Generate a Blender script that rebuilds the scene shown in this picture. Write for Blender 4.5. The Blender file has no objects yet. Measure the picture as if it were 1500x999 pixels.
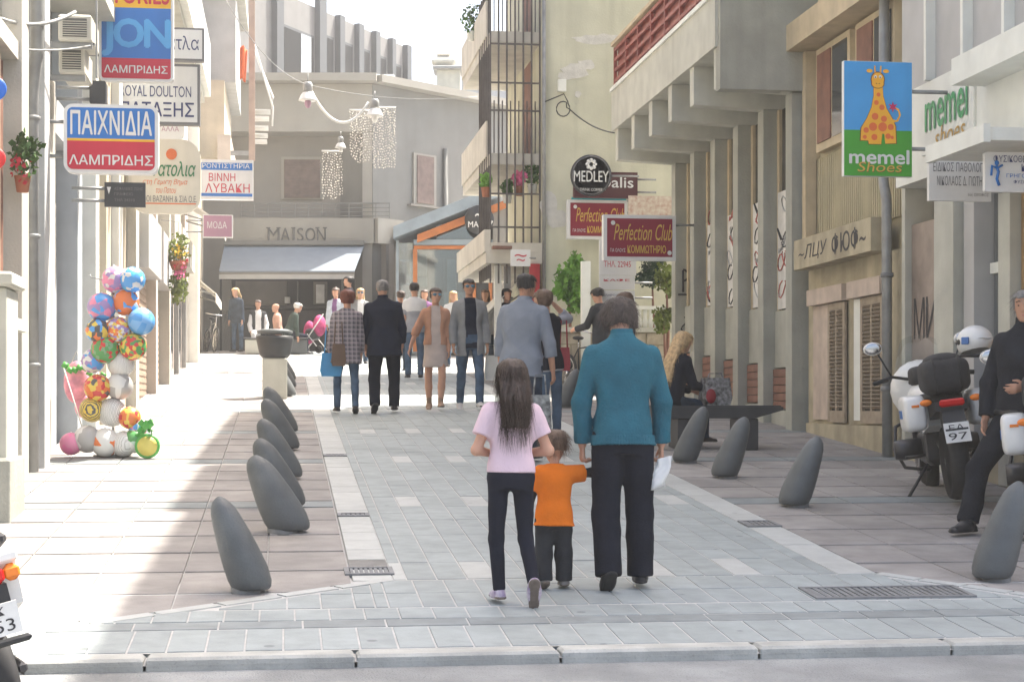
import bpy, math, random
import numpy as np
from mathutils import Vector, Matrix, noise
random.seed(7)
rng = np.random.default_rng(5)
sc = bpy.context.scene
R = math.radians
# ---------------------------------------------------------------- camera, sky, sun, exposure
F, PX0, PY0, SLOPE, EYE = 2500.0, 415.0, 590.0, 0.068, 1.75   # focal length in photo pixels; vanishing point; street rises 6.8 %
TH = math.atan((750 - PX0) / F)
cam = bpy.data.cameras.new('camera'); camo = bpy.data.objects.new('camera', cam)
sc.collection.objects.link(camo); sc.camera = camo
camo.location = (0, 0, EYE); camo.rotation_euler = (R(90), 0, -TH)
cam.sensor_width = 36; cam.lens = 60; cam.shift_y = (PY0 - 499.5) / 1500; cam.clip_start = .1; cam.clip_end = 3000
SUN_AZ, SUN_EL = R(60), R(60)                                  # azimuth clockwise from the street's direction (+Y)
w = bpy.data.worlds.new('World'); sc.world = w; w.use_nodes = True
nt = w.node_tree; sky = nt.nodes.new('ShaderNodeTexSky'); sky.sky_type = 'NISHITA'; sky.sun_disc = False
sky.sun_elevation = SUN_EL; sky.sun_rotation = SUN_AZ; sky.air_density = 1.0; sky.dust_density = 6; sky.ozone_density = .3
nt.links.new(sky.outputs[0], nt.nodes['Background'].inputs[0]); nt.nodes['Background'].inputs[1].default_value = .15
sl = bpy.data.lights.new('sun', 'SUN'); sl.energy = 5.0; sl.angle = R(.53); sl.color = (1, .95, .87)
so = bpy.data.objects.new('sun', sl); sc.collection.objects.link(so)
SUNV = Vector((math.sin(SUN_AZ) * math.cos(SUN_EL), math.cos(SUN_AZ) * math.cos(SUN_EL), math.sin(SUN_EL)))
so.rotation_euler = SUNV.to_track_quat('Z', 'Y').to_euler(); so.location = (20, 20, 40)
vs = sc.view_settings; vs.view_transform = 'Standard'; vs.look = 'None'; vs.gamma = 1; vs.exposure = 1.53; vs.use_white_balance = True; vs.white_balance_temperature = 6600; vs.use_curve_mapping = False
sc.cycles.max_bounces = 7; sc.cycles.diffuse_bounces = 4; sc.cycles.transparent_max_bounces = 12

# ---------------------------------------------------------------- helpers
def ray(px, py):
    a = (px - 750) / F; c = (PY0 - py) / F
    return a * math.cos(TH) + math.sin(TH), math.cos(TH) - a * math.sin(TH), c
def at(px, py, Y):                                             # the point of the plane Y = const seen at a photo pixel
    x, y, z = ray(px, py); t = Y / y
    return Vector((x * t, Y, EYE + z * t))
def atx(px, py, X):                                            # the same for a plane X = const
    x, y, z = ray(px, py); t = X / x
    return Vector((X, y * t, EYE + z * t))
def gp(px, py):                                                # the street surface
    x, y, z = ray(px, py); t = EYE / (SLOPE * y - z)
    return Vector((x * t, y * t, EYE + z * t))
def gz(y): return SLOPE * y
COL = sc.collection

class MB:
    """collects shapes and builds them as one mesh"""
    def __init__(s): s.v = []; s.f = []; s.sm = []; s.mi = []; s.m = 0; s.M = None
    def add(s, vs, fs, smooth=False):
        n = len(s.v)
        if s.M is not None: vs = [tuple(s.M @ Vector(p)) for p in vs]
        s.v.extend(tuple(p) for p in vs)
        for f in fs: s.f.append([i + n for i in f]); s.sm.append(smooth); s.mi.append(s.m)
        return s
    def box(s, c, size, rot=None, bev=0):
        x, y, z = size[0] / 2, size[1] / 2, size[2] / 2
        if bev:
            b = min(bev, x * .9, y * .9, z * .9); vs = []
            for k, (zz, i) in enumerate(((-z, b), (-z + b, 0), (z - b, 0), (z, b))):
                X, Y = x - i, y - i
                vs += [(-X + b * .4, -Y, zz), (X - b * .4, -Y, zz), (X, -Y + b * .4, zz), (X, Y - b * .4, zz), (X - b * .4, Y, zz), (-X + b * .4, Y, zz), (-X, Y - b * .4, zz), (-X, -Y + b * .4, zz)]
            fs = [list(range(7, -1, -1)), [24 + i for i in range(8)]]
            for k in range(3):
                for i in range(8): fs.append([k * 8 + i, k * 8 + (i + 1) % 8, k * 8 + 8 + (i + 1) % 8, k * 8 + 8 + i])
        else:
            vs = [(-x, -y, -z), (x, -y, -z), (x, y, -z), (-x, y, -z), (-x, -y, z), (x, -y, z), (x, y, z), (-x, y, z)]
            fs = [(3, 2, 1, 0), (4, 5, 6, 7), (0, 1, 5, 4), (1, 2, 6, 5), (2, 3, 7, 6), (3, 0, 4, 7)]
        vs = [Vector(p) for p in vs]
        if rot is not None: vs = [rot @ p for p in vs]
        c = Vector(c)
        return s.add([p + c for p in vs], fs)
    def b2(s, lo, hi, bev=0):
        return s.box([(lo[i] + hi[i]) / 2 for i in range(3)], [abs(hi[i] - lo[i]) for i in range(3)], bev=bev)
    def tube(s, path, r, n=8, cap=True, smooth=True):
        path = [Vector(p) for p in path]; m = len(path)
        rs = r if isinstance(r, (list, tuple)) else [r] * m
        vs = []; up = None
        for i, p in enumerate(path):
            t = (path[min(i + 1, m - 1)] - path[max(i - 1, 0)]).normalized()
            if up is None: up = Vector((0, 0, 1)) if abs(t.z) < .9 else Vector((1, 0, 0))
            a = t.cross(up)
            if a.length < 1e-5: a = t.orthogonal()
            a.normalize(); b = t.cross(a); up = -b if False else up
            for k in range(n):
                q = 2 * math.pi * k / n
                vs.append(p + (a * math.cos(q) + b * math.sin(q)) * rs[i])
        fs = [[i * n + k, i * n + (k + 1) % n, i * n + n + (k + 1) % n, i * n + n + k] for i in range(m - 1) for k in range(n)]
        if cap: fs += [list(range(n - 1, -1, -1)), [(m - 1) * n + k for k in range(n)]]
        return s.add(vs, fs, smooth)
    def lathe(s, prof, n=16, c=(0, 0, 0), rot=None, sx=1, sy=1, smooth=True):
        c = Vector(c); vs = []
        for r, z in prof:
            for k in range(n):
                q = 2 * math.pi * k / n; p = Vector((r * math.cos(q) * sx, r * math.sin(q) * sy, z))
                vs.append((rot @ p if rot else p) + c)
        m = len(prof)
        fs = [[i * n + k, i * n + (k + 1) % n, i * n + n + (k + 1) % n, i * n + n + k] for i in range(m - 1) for k in range(n)]
        if prof[0][0] > 1e-4: fs.append(list(range(n - 1, -1, -1)))
        if prof[-1][0] > 1e-4: fs.append([(m - 1) * n + k for k in range(n)])
        return s.add(vs, fs, smooth)
    def ell(s, c, r, n=14, m=9, rot=None):
        prof = [(max(1e-5, math.sin(math.pi * i / m)), -math.cos(math.pi * i / m)) for i in range(m + 1)]
        c = Vector(c); vs = []
        for q, z in prof:
            for k in range(n):
                a = 2 * math.pi * k / n; p = Vector((q * math.cos(a) * r[0], q * math.sin(a) * r[1], z * r[2]))
                vs.append((rot @ p if rot else p) + c)
        fs = [[i * n + k, i * n + (k + 1) % n, i * n + n + (k + 1) % n, i * n + n + k] for i in range(m) for k in range(n)]
        return s.add(vs, fs, True)
    def rbox(s, c, size, e=.35, n=24, m=14):
        """box with softly rounded edges"""
        sp = lambda v: math.copysign(abs(v) ** e, v); c = Vector(c); vs = []
        for j in range(m + 1):
            t = -math.pi / 2 + math.pi * j / m
            for i in range(n):
                a = 2 * math.pi * i / n + .001; vs.append(c + Vector((sp(math.cos(t)) * sp(math.cos(a)) * size[0] / 2, sp(math.cos(t)) * sp(math.sin(a)) * size[1] / 2, sp(math.sin(t)) * size[2] / 2)))
        return s.add(vs, [[j * n + i, j * n + (i + 1) % n, j * n + n + (i + 1) % n, j * n + n + i] for j in range(m) for i in range(n)], True)
    def prism(s, poly, d0, d1, plane='xz'):
        """extrude a 2-D polygon; plane xz extrudes along y, yz along x, xy along z"""
        def P(a, b, d): return {'xz': (a, d, b), 'yz': (d, a, b), 'xy': (a, b, d)}[plane]
        n = len(poly); vs = [P(a, b, d0) for a, b in poly] + [P(a, b, d1) for a, b in poly]
        ar = sum(poly[i][0] * poly[(i + 1) % n][1] - poly[(i + 1) % n][0] * poly[i][1] for i in range(n))
        flip = (ar > 0) ^ (d1 > d0) ^ (plane == 'xz')
        A = list(range(n)); B = [n + i for i in A]
        fs = [A[::-1], B] + [[i, (i + 1) % n, n + (i + 1) % n, n + i] for i in A]
        if flip: fs = [f[::-1] for f in fs]
        return s.add(vs, fs)
    def mesh(s, name, mats):
        me = bpy.data.meshes.new(name); me.from_pydata(s.v, [], s.f); 
        me.polygons.foreach_set('use_smooth', s.sm); me.polygons.foreach_set('material_index', s.mi)
        for m in (mats if isinstance(mats, (list, tuple)) else [mats]): me.materials.append(m)
        me.update(); return me
    def build(s, name, mats, parent=None, loc=None):
        o = bpy.data.objects.new(name, s.mesh(name, mats)); COL.objects.link(o)
        if parent is not None: o.parent = parent
        if loc is not None: o.location = loc
        return o

def tag(o, label=None, cat=None, group=None, kind=None):
    if label: o['label'] = label
    if cat: o['category'] = cat
    if group: o['group'] = group
    if kind: o['kind'] = kind
    return o
def empty(name, loc, label=None, cat=None, group=None, rz=0):
    o = bpy.data.objects.new(name, None); COL.objects.link(o); o.location = loc; o.rotation_euler = (0, 0, rz); o.empty_display_size = .2
    return tag(o, label, cat, group)
def copy_tree(o, parent=None):
    c = o.copy(); COL.objects.link(c)
    if parent is not None: c.parent = parent
    for ch in list(o.children): copy_tree(ch, c)
    return c
def inst(name, me, parent, loc, rz=0, scale=None):
    o = bpy.data.objects.new(name, me); COL.objects.link(o); o.parent = parent; o.location = loc
    if rz: o.rotation_euler = (0, 0, rz)
    if scale: o.scale = scale
    return o

_mats = {}
def mat(name, col, rough=.7, var=.1, scale=5., bump=0., bscale=60., metal=0., spec=.4, rnd=0., streak=0., col2=None, alpha=None, trans=0., emit=0., speck=0., world=False, stain=0., gum=0.):
    if name in _mats: return _mats[name]
    m = bpy.data.materials.new(name); m.use_nodes = True; n = m.node_tree.nodes; l = m.node_tree.links; b = n['Principled BSDF']
    b.inputs['Roughness'].default_value = rough; b.inputs['Metallic'].default_value = metal; b.inputs['Specular IOR Level'].default_value = spec
    tc = n.new('ShaderNodeTexCoord'); co = n.new('ShaderNodeNewGeometry').outputs['Position'] if world else tc.outputs['Object']
    def nz(sc_, det=4, vec=co, stretch=None):
        if stretch:
            mp = n.new('ShaderNodeMapping'); mp.inputs['Scale'].default_value = stretch; l.new(vec, mp.inputs[0]); vec = mp.outputs[0]
        t = n.new('ShaderNodeTexNoise'); t.inputs['Scale'].default_value = sc_; t.inputs['Detail'].default_value = det; l.new(vec, t.inputs['Vector']); return t
    def mix(f, a, bb, typ='MIX'):
        x = n.new('ShaderNodeMix'); x.data_type = 'RGBA'; x.blend_type = typ
        for i, v in ((0, f), (6, a), (7, bb)):
            if isinstance(v, (int, float)): x.inputs[i].default_value = v
            elif isinstance(v, tuple): x.inputs[i].default_value = (*v[:3], 1)
            else: l.new(v, x.inputs[i])
        return x.outputs[2]
    c = tuple(col); c2 = tuple(col2) if col2 else tuple(min(1, v * (1 + var)) for v in c); c1 = c if col2 else tuple(v * (1 - var) for v in c)
    mr = n.new('ShaderNodeMapRange'); mr.inputs[1].default_value = .32; mr.inputs[2].default_value = .68
    l.new(nz(scale, 6).outputs['Fac'], mr.inputs[0]); out = mix(mr.outputs[0], c1, c2)
    if streak:
        mr2 = n.new('ShaderNodeMapRange'); mr2.inputs[1].default_value = .45; mr2.inputs[2].default_value = .75; mr2.inputs[4].default_value = streak
        l.new(nz(1., 5, stretch=(2.6, 2.6, .22)).outputs['Fac'], mr2.inputs[0]); out = mix(mr2.outputs[0], out, tuple(v * .55 for v in c))
        mr3 = n.new('ShaderNodeMapRange'); mr3.inputs[1].default_value = .52; mr3.inputs[2].default_value = .7; mr3.inputs[4].default_value = streak * .8
        l.new(nz(.55, 8).outputs['Fac'], mr3.inputs[0]); out = mix(mr3.outputs[0], out, tuple(v * .72 for v in c))
    if stain:
        for sc_, lo_, hi_, am in ((.9, .48, .7, stain), (4.5, .56, .72, stain * .7)):
            q = n.new('ShaderNodeMapRange'); q.inputs[1].default_value = lo_; q.inputs[2].default_value = hi_; q.inputs[4].default_value = am
            l.new(nz(sc_, 9).outputs['Fac'], q.inputs[0]); out = mix(q.outputs[0], out, tuple(v * .6 for v in c))
    if gum:
        vo = n.new('ShaderNodeTexVoronoi'); vo.inputs['Scale'].default_value = 2.3; l.new(co, vo.inputs['Vector']); q = n.new('ShaderNodeMapRange'); q.inputs[1].default_value = .07; q.inputs[2].default_value = .05; q.inputs[4].default_value = gum
        l.new(vo.outputs['Distance'], q.inputs[0]); out = mix(q.outputs[0], out, tuple(v * .45 for v in c))
    if speck:
        mr4 = n.new('ShaderNodeMapRange'); mr4.inputs[1].default_value = .6; mr4.inputs[2].default_value = .7; mr4.inputs[4].default_value = speck
        l.new(nz(90, 2).outputs['Fac'], mr4.inputs[0]); out = mix(mr4.outputs[0], out, tuple(v * .5 for v in c))
    if rnd:
        oi = n.new('ShaderNodeObjectInfo'); mr5 = n.new('ShaderNodeMapRange'); mr5.inputs[3].default_value = 1 - rnd; mr5.inputs[4].default_value = 1 + rnd
        l.new(oi.outputs['Random'], mr5.inputs[0]); hs = n.new('ShaderNodeHueSaturation'); l.new(mr5.outputs[0], hs.inputs['Value']); l.new(out, hs.inputs['Color']); out = hs.outputs[0]
    l.new(out, b.inputs['Base Color'])
    if bump:
        bp = n.new('ShaderNodeBump'); bp.inputs['Strength'].default_value = bump; bp.inputs['Distance'].default_value = .02
        l.new(nz(bscale, 5).outputs['Fac'], bp.inputs['Height']); l.new(bp.outputs[0], b.inputs['Normal'])
    if trans: b.inputs['Transmission Weight'].default_value = trans
    if alpha is not None: b.inputs['Alpha'].default_value = alpha
    if emit: l.new(out, b.inputs['Emission Color']); b.inputs['Emission Strength'].default_value = emit
    _mats[name] = m; return m

def glass(name, tint=(.8, .86, .88), fac=.25, rough=.03):
    """a window pane: mirrors the street a little, lets the room behind show"""
    if name in _mats: return _mats[name]
    m = bpy.data.materials.new(name); m.use_nodes = True; n = m.node_tree.nodes; l = m.node_tree.links; n.remove(n['Principled BSDF'])
    a = n.new('ShaderNodeBsdfTransparent'); a.inputs[0].default_value = (*tint, 1); g = n.new('ShaderNodeBsdfGlossy'); g.inputs['Roughness'].default_value = rough
    fr = n.new('ShaderNodeFresnel'); fr.inputs[0].default_value = 1.5; ad = n.new('ShaderNodeMath'); ad.operation = 'ADD'; ad.inputs[1].default_value = fac; ad.use_clamp = True
    l.new(fr.outputs[0], ad.inputs[0]); mx = n.new('ShaderNodeMixShader'); l.new(ad.outputs[0], mx.inputs[0]); l.new(a.outputs[0], mx.inputs[1]); l.new(g.outputs[0], mx.inputs[2])
    l.new(mx.outputs[0], n['Material Output'].inputs[0]); _mats[name] = m; return m

SCR = bpy.data.scenes.new('scratch')                            # only for turning text into meshes; removed at the end
def lettering(s, w, h, material, parent, c, name='lettering', rot=None, ext=.004, bold=0., shear=0., spacing=1., fit=True):
    """raised flat letters, centred at c in the parent's XZ plane facing -Y, w wide and h high"""
    cu = bpy.data.curves.new('t', 'FONT'); cu.body = s; cu.size = 1; cu.extrude = 0; cu.offset = 0; cu.shear = shear; cu.space_character = spacing
    cu.resolution_u = 3
    ob = bpy.data.objects.new('t', cu); SCR.collection.objects.link(ob); SCR.view_layers[0].update()
    dg = SCR.view_layers[0].depsgraph; me = bpy.data.meshes.new_from_object(ob.evaluated_get(dg)); bpy.data.objects.remove(ob); bpy.data.curves.remove(cu)
    me.name = name; n = len(me.vertices)
    if n == 0: return None
    co = np.empty(n * 3, np.float32); me.vertices.foreach_get('co', co); co = co.reshape(-1, 3)
    lo = co.min(0); hi = co.max(0); cc = (lo + hi) / 2; sz = hi - lo
    kx = w / sz[0] if w else None; ky = h / sz[1] if h else kx
    if kx is None: kx = ky
    out = np.zeros_like(co); out[:, 0] = (co[:, 0] - cc[0]) * kx; out[:, 2] = (co[:, 1] - cc[1]) * ky
    vs_, fs_ = [], []                                             # every face gets a hair of its own depth: glyph strokes overlap
    sh = [(0, 0)] if bold <= 0 else [(bold * .6 * a * kx, bold * .5 * c_ * ky) for a, c_ in ((-1, 0), (1, 0), (0, 1), (0, -1))]
    for p, (ox, oz) in [(p, q) for p in me.polygons for q in sh]:
        dy = -random.random() * .0009; fs_.append(list(range(len(vs_), len(vs_) + len(p.vertices)))); vs_ += [(out[i][0] + ox, dy, out[i][2] + oz) for i in p.vertices]
    bpy.data.meshes.remove(me); me = bpy.data.meshes.new(name); me.from_pydata(vs_, [], fs_); me.materials.append(material); me.update()
    o = bpy.data.objects.new(name, me); COL.objects.link(o)
    if parent is not None: o.parent = parent
    o.location = c
    if rot is not None: o.rotation_euler = rot
    return o

def clip_poly(poly, planes):
    """clip a polygon by half planes a*x + b*y <= c"""
    for a, b, c in planes:
        out = []
        for i in range(len(poly)):
            p, q = poly[i], poly[(i + 1) % len(poly)]
            dp, dq = a * p[0] + b * p[1] - c, a * q[0] + b * q[1] - c
            if dp <= 0: out.append(p)
            if (dp < 0 < dq) or (dq < 0 < dp):
                t = dp / (dp - dq); out.append((p[0] + t * (q[0] - p[0]), p[1] + t * (q[1] - p[1])))
        poly = out
        if len(poly) < 3: return []
    return poly
# ---------------------------------------------------------------- ground, road, paving
M_asph = mat('asphalt', (.275, .285, .285), .9, .25, 2.2, .5, 90, speck=.5, world=True, stain=.5)
M_grout = mat('grout', (.5, .495, .48), .9, .12, 8, .2, 80, world=True, stain=.5)
M_groutw = mat('white_joint', (.66, .65, .63), .9, .1, 8, .1, 80, world=True, stain=.15)
M_tile = mat('grey_tile', (.305, .338, .338), .62, .1, 7, .12, 60, rnd=.06, speck=.15, world=True, stain=.45, gum=.7)
M_tiled = mat('dark_strip_tile', (.225, .248, .25), .65, .12, 7, .12, 60, rnd=.06, world=True, stain=.4, gum=.5)
M_tilew = mat('white_tile', (.45, .465, .45), .6, .08, 9, .1, 60, rnd=.05, speck=.15, world=True, stain=.35, gum=.5)
M_slab = mat('rose_slab', (.285, .268, .255), .7, .16, 4, .15, 70, rnd=.1, speck=.2, world=True, stain=.5, gum=.7)
M_kerb = mat('kerb_stone', (.4, .405, .38), .75, .15, 6, .25, 50, rnd=.06, speck=.3, world=True, stain=.5)
M_iron = mat('iron_grate', (.2, .205, .21), .6, .2, 9, .3, 50, metal=.2)
def sheet(name, x0, x1, y0, y1, dz, m, slope=SLOPE):
    b = MB(); b.add([(x0, y0, slope * y0 + dz), (x1, y0, slope * y0 + dz), (x1, y1, slope * y1 + dz), (x0, y1, slope * y1 + dz)], [(0, 1, 2, 3)])
    return tag(b.build(name, m), kind='structure')
tag(sheet('ground', -200, 200, -200, 200, -.6, M_asph, 0.0), kind='structure').location.z = -6
tag(sheet('road', -70, 70, -60, 8.12, -.048, M_asph), 'worn asphalt road in front of the kerb', kind='structure')
hill = MB(); hill.add([(-70, 8.1, gz(8.1) - .1), (70, 8.1, gz(8.1) - .1), (70, 140, gz(140) - .1), (-70, 140, gz(140) - .1)], [(0, 1, 2, 3)])
tag(hill.build('terrain', M_grout), kind='structure')
_tiles = {}
def tile_mesh(w_, l_, m, h=.05, seed=0):
    k = (round(w_, 4), round(l_, 4), m.name)
    if k not in _tiles:
        b = MB(); x, y = w_ / 2, l_ / 2; e = .004
        e = .002; vs = [(-x, -y, -h), (x, -y, -h), (x, y, -h), (-x, y, -h), (-x, -y, -e), (x, -y, -e), (x, y, -e), (-x, y, -e),
              (-x + e, -y + e, 0), (x - e, -y + e, 0), (x - e, y - e, 0), (-x + e, y - e, 0)]
        vs = [(a, c, d + SLOPE * c) for a, c, d in vs]
        fs = [(8, 9, 10, 11)] + [(i, (i + 1) % 4, 4 + (i + 1) % 4, 4 + i) for i in range(4)] + [(4 + i, 4 + (i + 1) % 4, 8 + (i + 1) % 4, 8 + i) for i in range(4)]
        b.add(vs, fs); _tiles[k] = b.mesh('paving_tile', m)
    return _tiles[k]
class Paving:
    def __init__(s, name, x0, x1, y0, y1, planes=(), gm=None):
        gm = gm or M_grout; s.root = sheet(name, x0, x1, y0, y1, -.004 if gm is M_grout else -.0025, gm); s.n = 0; s.rest = {}; s.planes = planes; s.name = name
        if planes:
            p = clip_poly([(x0, y0), (x1, y0), (x1, y1), (x0, y1)], planes); b = MB(); b.add([(a, c, gz(c) - .014) for a, c in p], [list(range(len(p)))]); s.root.data = b.mesh(name, M_grout)
    def put(s, kind, x0, x1, y0, y1, m, gx=.006, gy=.006):
        x0 += gx; x1 -= gx; y0 += gy; y1 -= gy
        poly = clip_poly([(x0, y0), (x1, y0), (x1, y1), (x0, y1)], s.planes)
        if len(poly) < 3: return
        ar = abs(sum(poly[i][0] * poly[(i + 1) % len(poly)][1] - poly[(i + 1) % len(poly)][0] * poly[i][1] for i in range(len(poly)))) / 2
        if ar < .004: return
        cx, cy = sum(p[0] for p in poly) / len(poly), sum(p[1] for p in poly) / len(poly)
        px = PX0 + F * cx / cy
        dz = random.uniform(-.001, .002)
        if s.n < 295 and -60 < px < 1560:
            s.n += 1
            if ar > (x1 - x0) * (y1 - y0) * .999:
                o = inst(kind, tile_mesh(x1 - x0, y1 - y0, m), s.root, (cx, cy, gz(cy) + dz))
            else:
                b = MB(); n = len(poly); b.add([(p[0] - cx, p[1] - cy, SLOPE * (p[1] - cy)) for p in poly] + [(p[0] - cx, p[1] - cy, SLOPE * (p[1] - cy) - .05) for p in poly],
                    [list(range(n))] + [[(i + 1) % n, i, n + i, n + (i + 1) % n] for i in range(n)])
                o = inst(kind, b.mesh(kind, m), s.root, (cx, cy, gz(cy) + dz))
        else:
            r = s.rest.setdefault(m.name, (MB(), m)); b = r[0]; n = len(poly)
            b.add([(p[0], p[1], gz(p[1]) + dz) for p in poly] + [(p[0], p[1], gz(p[1]) - .05) for p in poly], [list(range(n))] + [[(i + 1) % n, i, n + i, n + (i + 1) % n] for i in range(n)])
    def done(s):
        mats = [v[1] for v in s.rest.values()]
        if not mats: return
        b = MB()
        for i, (bb, m) in enumerate(s.rest.values()): b.m = i; b.add(bb.v, bb.f)
        tag(b.build('far_tiles', mats, s.root), kind='stuff')
# kerb
kb = sheet('kerb', -2.6, 7, 8.08, 8.26, -.02, M_grout)
x = -2.6
while x < 6.8:
    L = .98; b = MB(); b.box((0, 0, -.055), (L - .012, .17, .125), bev=.014); inst('kerb_stone', b.mesh('kerb_stone', M_kerb), kb, (x + L / 2, 8.167, gz(8.167) + .002 + random.uniform(-.003, .003))); x += L
LD = (.76, -1, .76 * .56 - 10.18)      # left sidewalk lies above this line
RD = (-1.25, -1, -1.25 * 3.67 - 10.16)
neg = lambda p: tuple(-v for v in p)
fp = Paving('front_pavement', -2.4, 6.6, 8.27, 10.19)
def fill_row(P, kind, x0, x1, y0, y1, wd, m, ph=0, mf=None, planes=(), gx=.005, gy=.007):
    n0 = int(math.floor((x0 - ph) / wd)); x = ph + n0 * wd; i = n0
    P.planes = planes
    while x < x1 - .02:
        a, c = max(x, x0), min(x + wd, x1)
        if c - a > .03: P.put(kind, a, c, y0, y1, mf(i) if mf else m, gx, gy)
        x += wd; i += 1
fill_row(fp, 'paving_tile', -2.4, 6.6, 8.28, 8.8, .185, M_tile)
fill_row(fp, 'strip_stone', -2.4, 6.6, 8.81, 9.0, .43, M_tiled, .1)
fill_row(fp, 'paving_tile', -2.4, 6.6, 9.01, 9.31, .185, M_tile, .06)
for y0, y1 in ((9.34, 9.76), (9.76, 10.18)):
    for a, c, pl in ((-2.4, .5, [neg(LD)]), (.5, 3.67, []), (3.67, 6.6, [neg(RD)])):
        fill_row(fp, 'paving_tile', a, c, y0, y1, .185, M_tile, .02, planes=[(p[0], p[1], p[2] - .09 * math.hypot(p[0], p[1])) for p in pl], gy=.006)
fp.done()
# lane between the two white strips
XL0, XL1, XR0, XR1 = .41, .65, 3.4, 3.65
ln = Paving('lane', XL0, XR1, 10.19, 46)
bands = [10.2 + 3.4 * k for k in range(11)]
y = 10.2
def lane_rows():
    out = []
    for k, b0 in enumerate(bands):
        out.append((b0, b0 + .64, True)); n = 7; st = (3.4 - .64) / n
        for j in range(n): out.append((b0 + .64 + j * st, b0 + .64 + (j + 1) * st, False))
    return [r for r in out if r[1] < 46.2]
for y0, y1, band in lane_rows():
    if band:
        off = random.randrange(3)
        fill_row(ln, 'paving_tile', XL1, XR0, y0, y1, .183, M_tile, mf=lambda i, o=off: M_tilew if (i + o) % 3 == 0 and random.random() < .8 else M_tile, gy=.014)
    else: fill_row(ln, 'paving_tile', XL1, XR0, y0, y1, .183, M_tile, gy=.0012)
ln.done()
st = Paving('edging_strip', XL0, XL1, 10.19, 46)
for nm, a, c in (('l', XL0, XL1), ('r', XR0, XR1)):
    y = 10.19
    while y < 46:
        if not (nm == 'l' and 10.36 < y < 10.7): st.put('edging_stone', a, c, y, y + .4, M_tilew, .002, .003)
        y += .4
# diagonal edging
for (ax, ay), (bx, by) in (((.62, 10.2), (-2.0, 8.28)), ((3.66, 10.19), (5.15, 8.3))):
    n = 8
    for k in range(n):
        t0, t1 = k / n, (k + 1) / n - .01; d = Vector((bx - ax, by - ay)).normalized(); nn = Vector((-d.y, d.x)) * .045
        p0 = Vector((ax + (bx - ax) * t0, ay + (by - ay) * t0)); p1 = Vector((ax + (bx - ax) * t1, ay + (by - ay) * t1))
        q = [p0 + nn, p1 + nn, p1 - nn, p0 - nn]; cx = sum(v.x for v in q) / 4; cy = sum(v.y for v in q) / 4
        area = sum(q[i].x * q[(i + 1) % 4].y - q[(i + 1) % 4].x * q[i].y for i in range(4))
        if area < 0: q = q[::-1]
        b = MB(); b.add([(v.x - cx, v.y - cy, SLOPE * (v.y - cy)) for v in q] + [(v.x - cx, v.y - cy, SLOPE * (v.y - cy) - .04) for v in q], [(0, 1, 2, 3)] + [((i + 1) % 4, i, 4 + i, 4 + (i + 1) % 4) for i in range(4)])
        inst('edging_stone', b.mesh('edging_stone', M_tilew), st.root, (cx, cy, gz(cy) + .003))
st.done()
# sidewalks of rose slabs, grey bands in line with the lane's bands
for name, x0, x1, pl, ph in (('left_sidewalk', -2.45, XL0, [(LD[0], LD[1], LD[2] - .06)], -.1), ('right_sidewalk', XR1, 6.6, [(RD[0], RD[1], RD[2] - .08)], 3.65)):
    P = Paving(name, x0, x1, 8.3, 46, pl, M_groutw)
    y = 8.3; k = 0; rows = []
    while y < 46:
        b0 = min((b for b in bands if abs(b - y) < .4 and b > 12), default=None)
        if b0 is not None and abs(b0 - y) < .38: rows.append((b0 + .0, b0 + .4, True)); y = b0 + .4
        else: rows.append((y, y + .76, False)); y += .76
    for i, (y0, y1, band) in enumerate(rows):
        if i + 1 < len(rows): y1 = min(y1, rows[i + 1][0])
        fill_row(P, 'paving_slab', x0, x1, y0, y1, .5, M_tiled if band else M_slab, ph, planes=pl, gx=.005, gy=.028)
    P.done()
# drain covers
def grate(x, y, wx, wy, nb, label):
    r = empty('drain_cover', (x, y, gz(y)), label, 'drain cover'); r.rotation_euler = (math.atan(SLOPE), 0, 0)
    b = MB(); t = .03
    for s in (-1, 1): b.box((s * (wx / 2 - t / 2), 0, .001), (t, wy, .02)); b.box((0, s * (wy / 2 - t / 2), .0012), (wx - 2 * t, t, .02))
    b.build('frame', M_iron, r)
    for k in range(nb):
        bb = MB(); bb.box((-wx / 2 + t + (k + .5) * (wx - 2 * t) / nb, 0, .0005), ((wx - 2 * t) / nb * .62, wy - 2 * t, .014)); bb.build('bar', M_iron, r)
grate(3.47, 9.53, .95, .36, 22, 'large iron drain cover in the paving near the right kerb corner')
grate(.52, 10.5, .3, .26, 8, 'small square iron drain cover at the near end of the left white strip')
grate(.53, 13.1, .24, .16, 5, 'iron drain cover second along the left white strip')
grate(.53, 17.7, .24, .2, 5, 'iron drain cover third along the left white strip')
grate(3.53, 12.4, .26, .3, 5, 'iron drain cover in the right white strip')
# ---------------------------------------------------------------- buildings on the right side of the street
def wpart(root, name, b, m, label=None):
    """a part modelled in street coordinates"""
    o = b.build(name, m, root)
    if root.parent is None and root.type == 'EMPTY': o.location = -root.location
    if label: o['label'] = label
    return o
def bx(root, name, lo, hi, m, bev=0, label=None): return wpart(root, name, MB().b2(lo, hi, bev), m, label)
def wletters(root, s, w_, h_, m, c, rot=None, **k):
    off = root.location if (root.parent is None and root.type == 'EMPTY') else Vector((0, 0, 0))
    return lettering(s, w_, h_, m, root, Vector(c) - off, rot=rot, **k)
M_conc = mat('concrete', (.37, .372, .325), .85, .12, 2.5, .35, 30, streak=.5, speck=.2)
M_concl = mat('concrete_light', (.5, .497, .435), .8, .1, 3, .2, 40, streak=.35)
M_tan = mat('tan_plaster', (.49, .435, .29), .85, .12, 2.5, .25, 40, streak=.5)
M_tand = mat('tan_plaster_ground_floor', (.42, .37, .26), .85, .18, 3.5, .3, 40, streak=.75)
M_beige = mat('beige_trim', (.52, .43, .29), .8, .1, 5, .2, 50, streak=.4)
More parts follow.
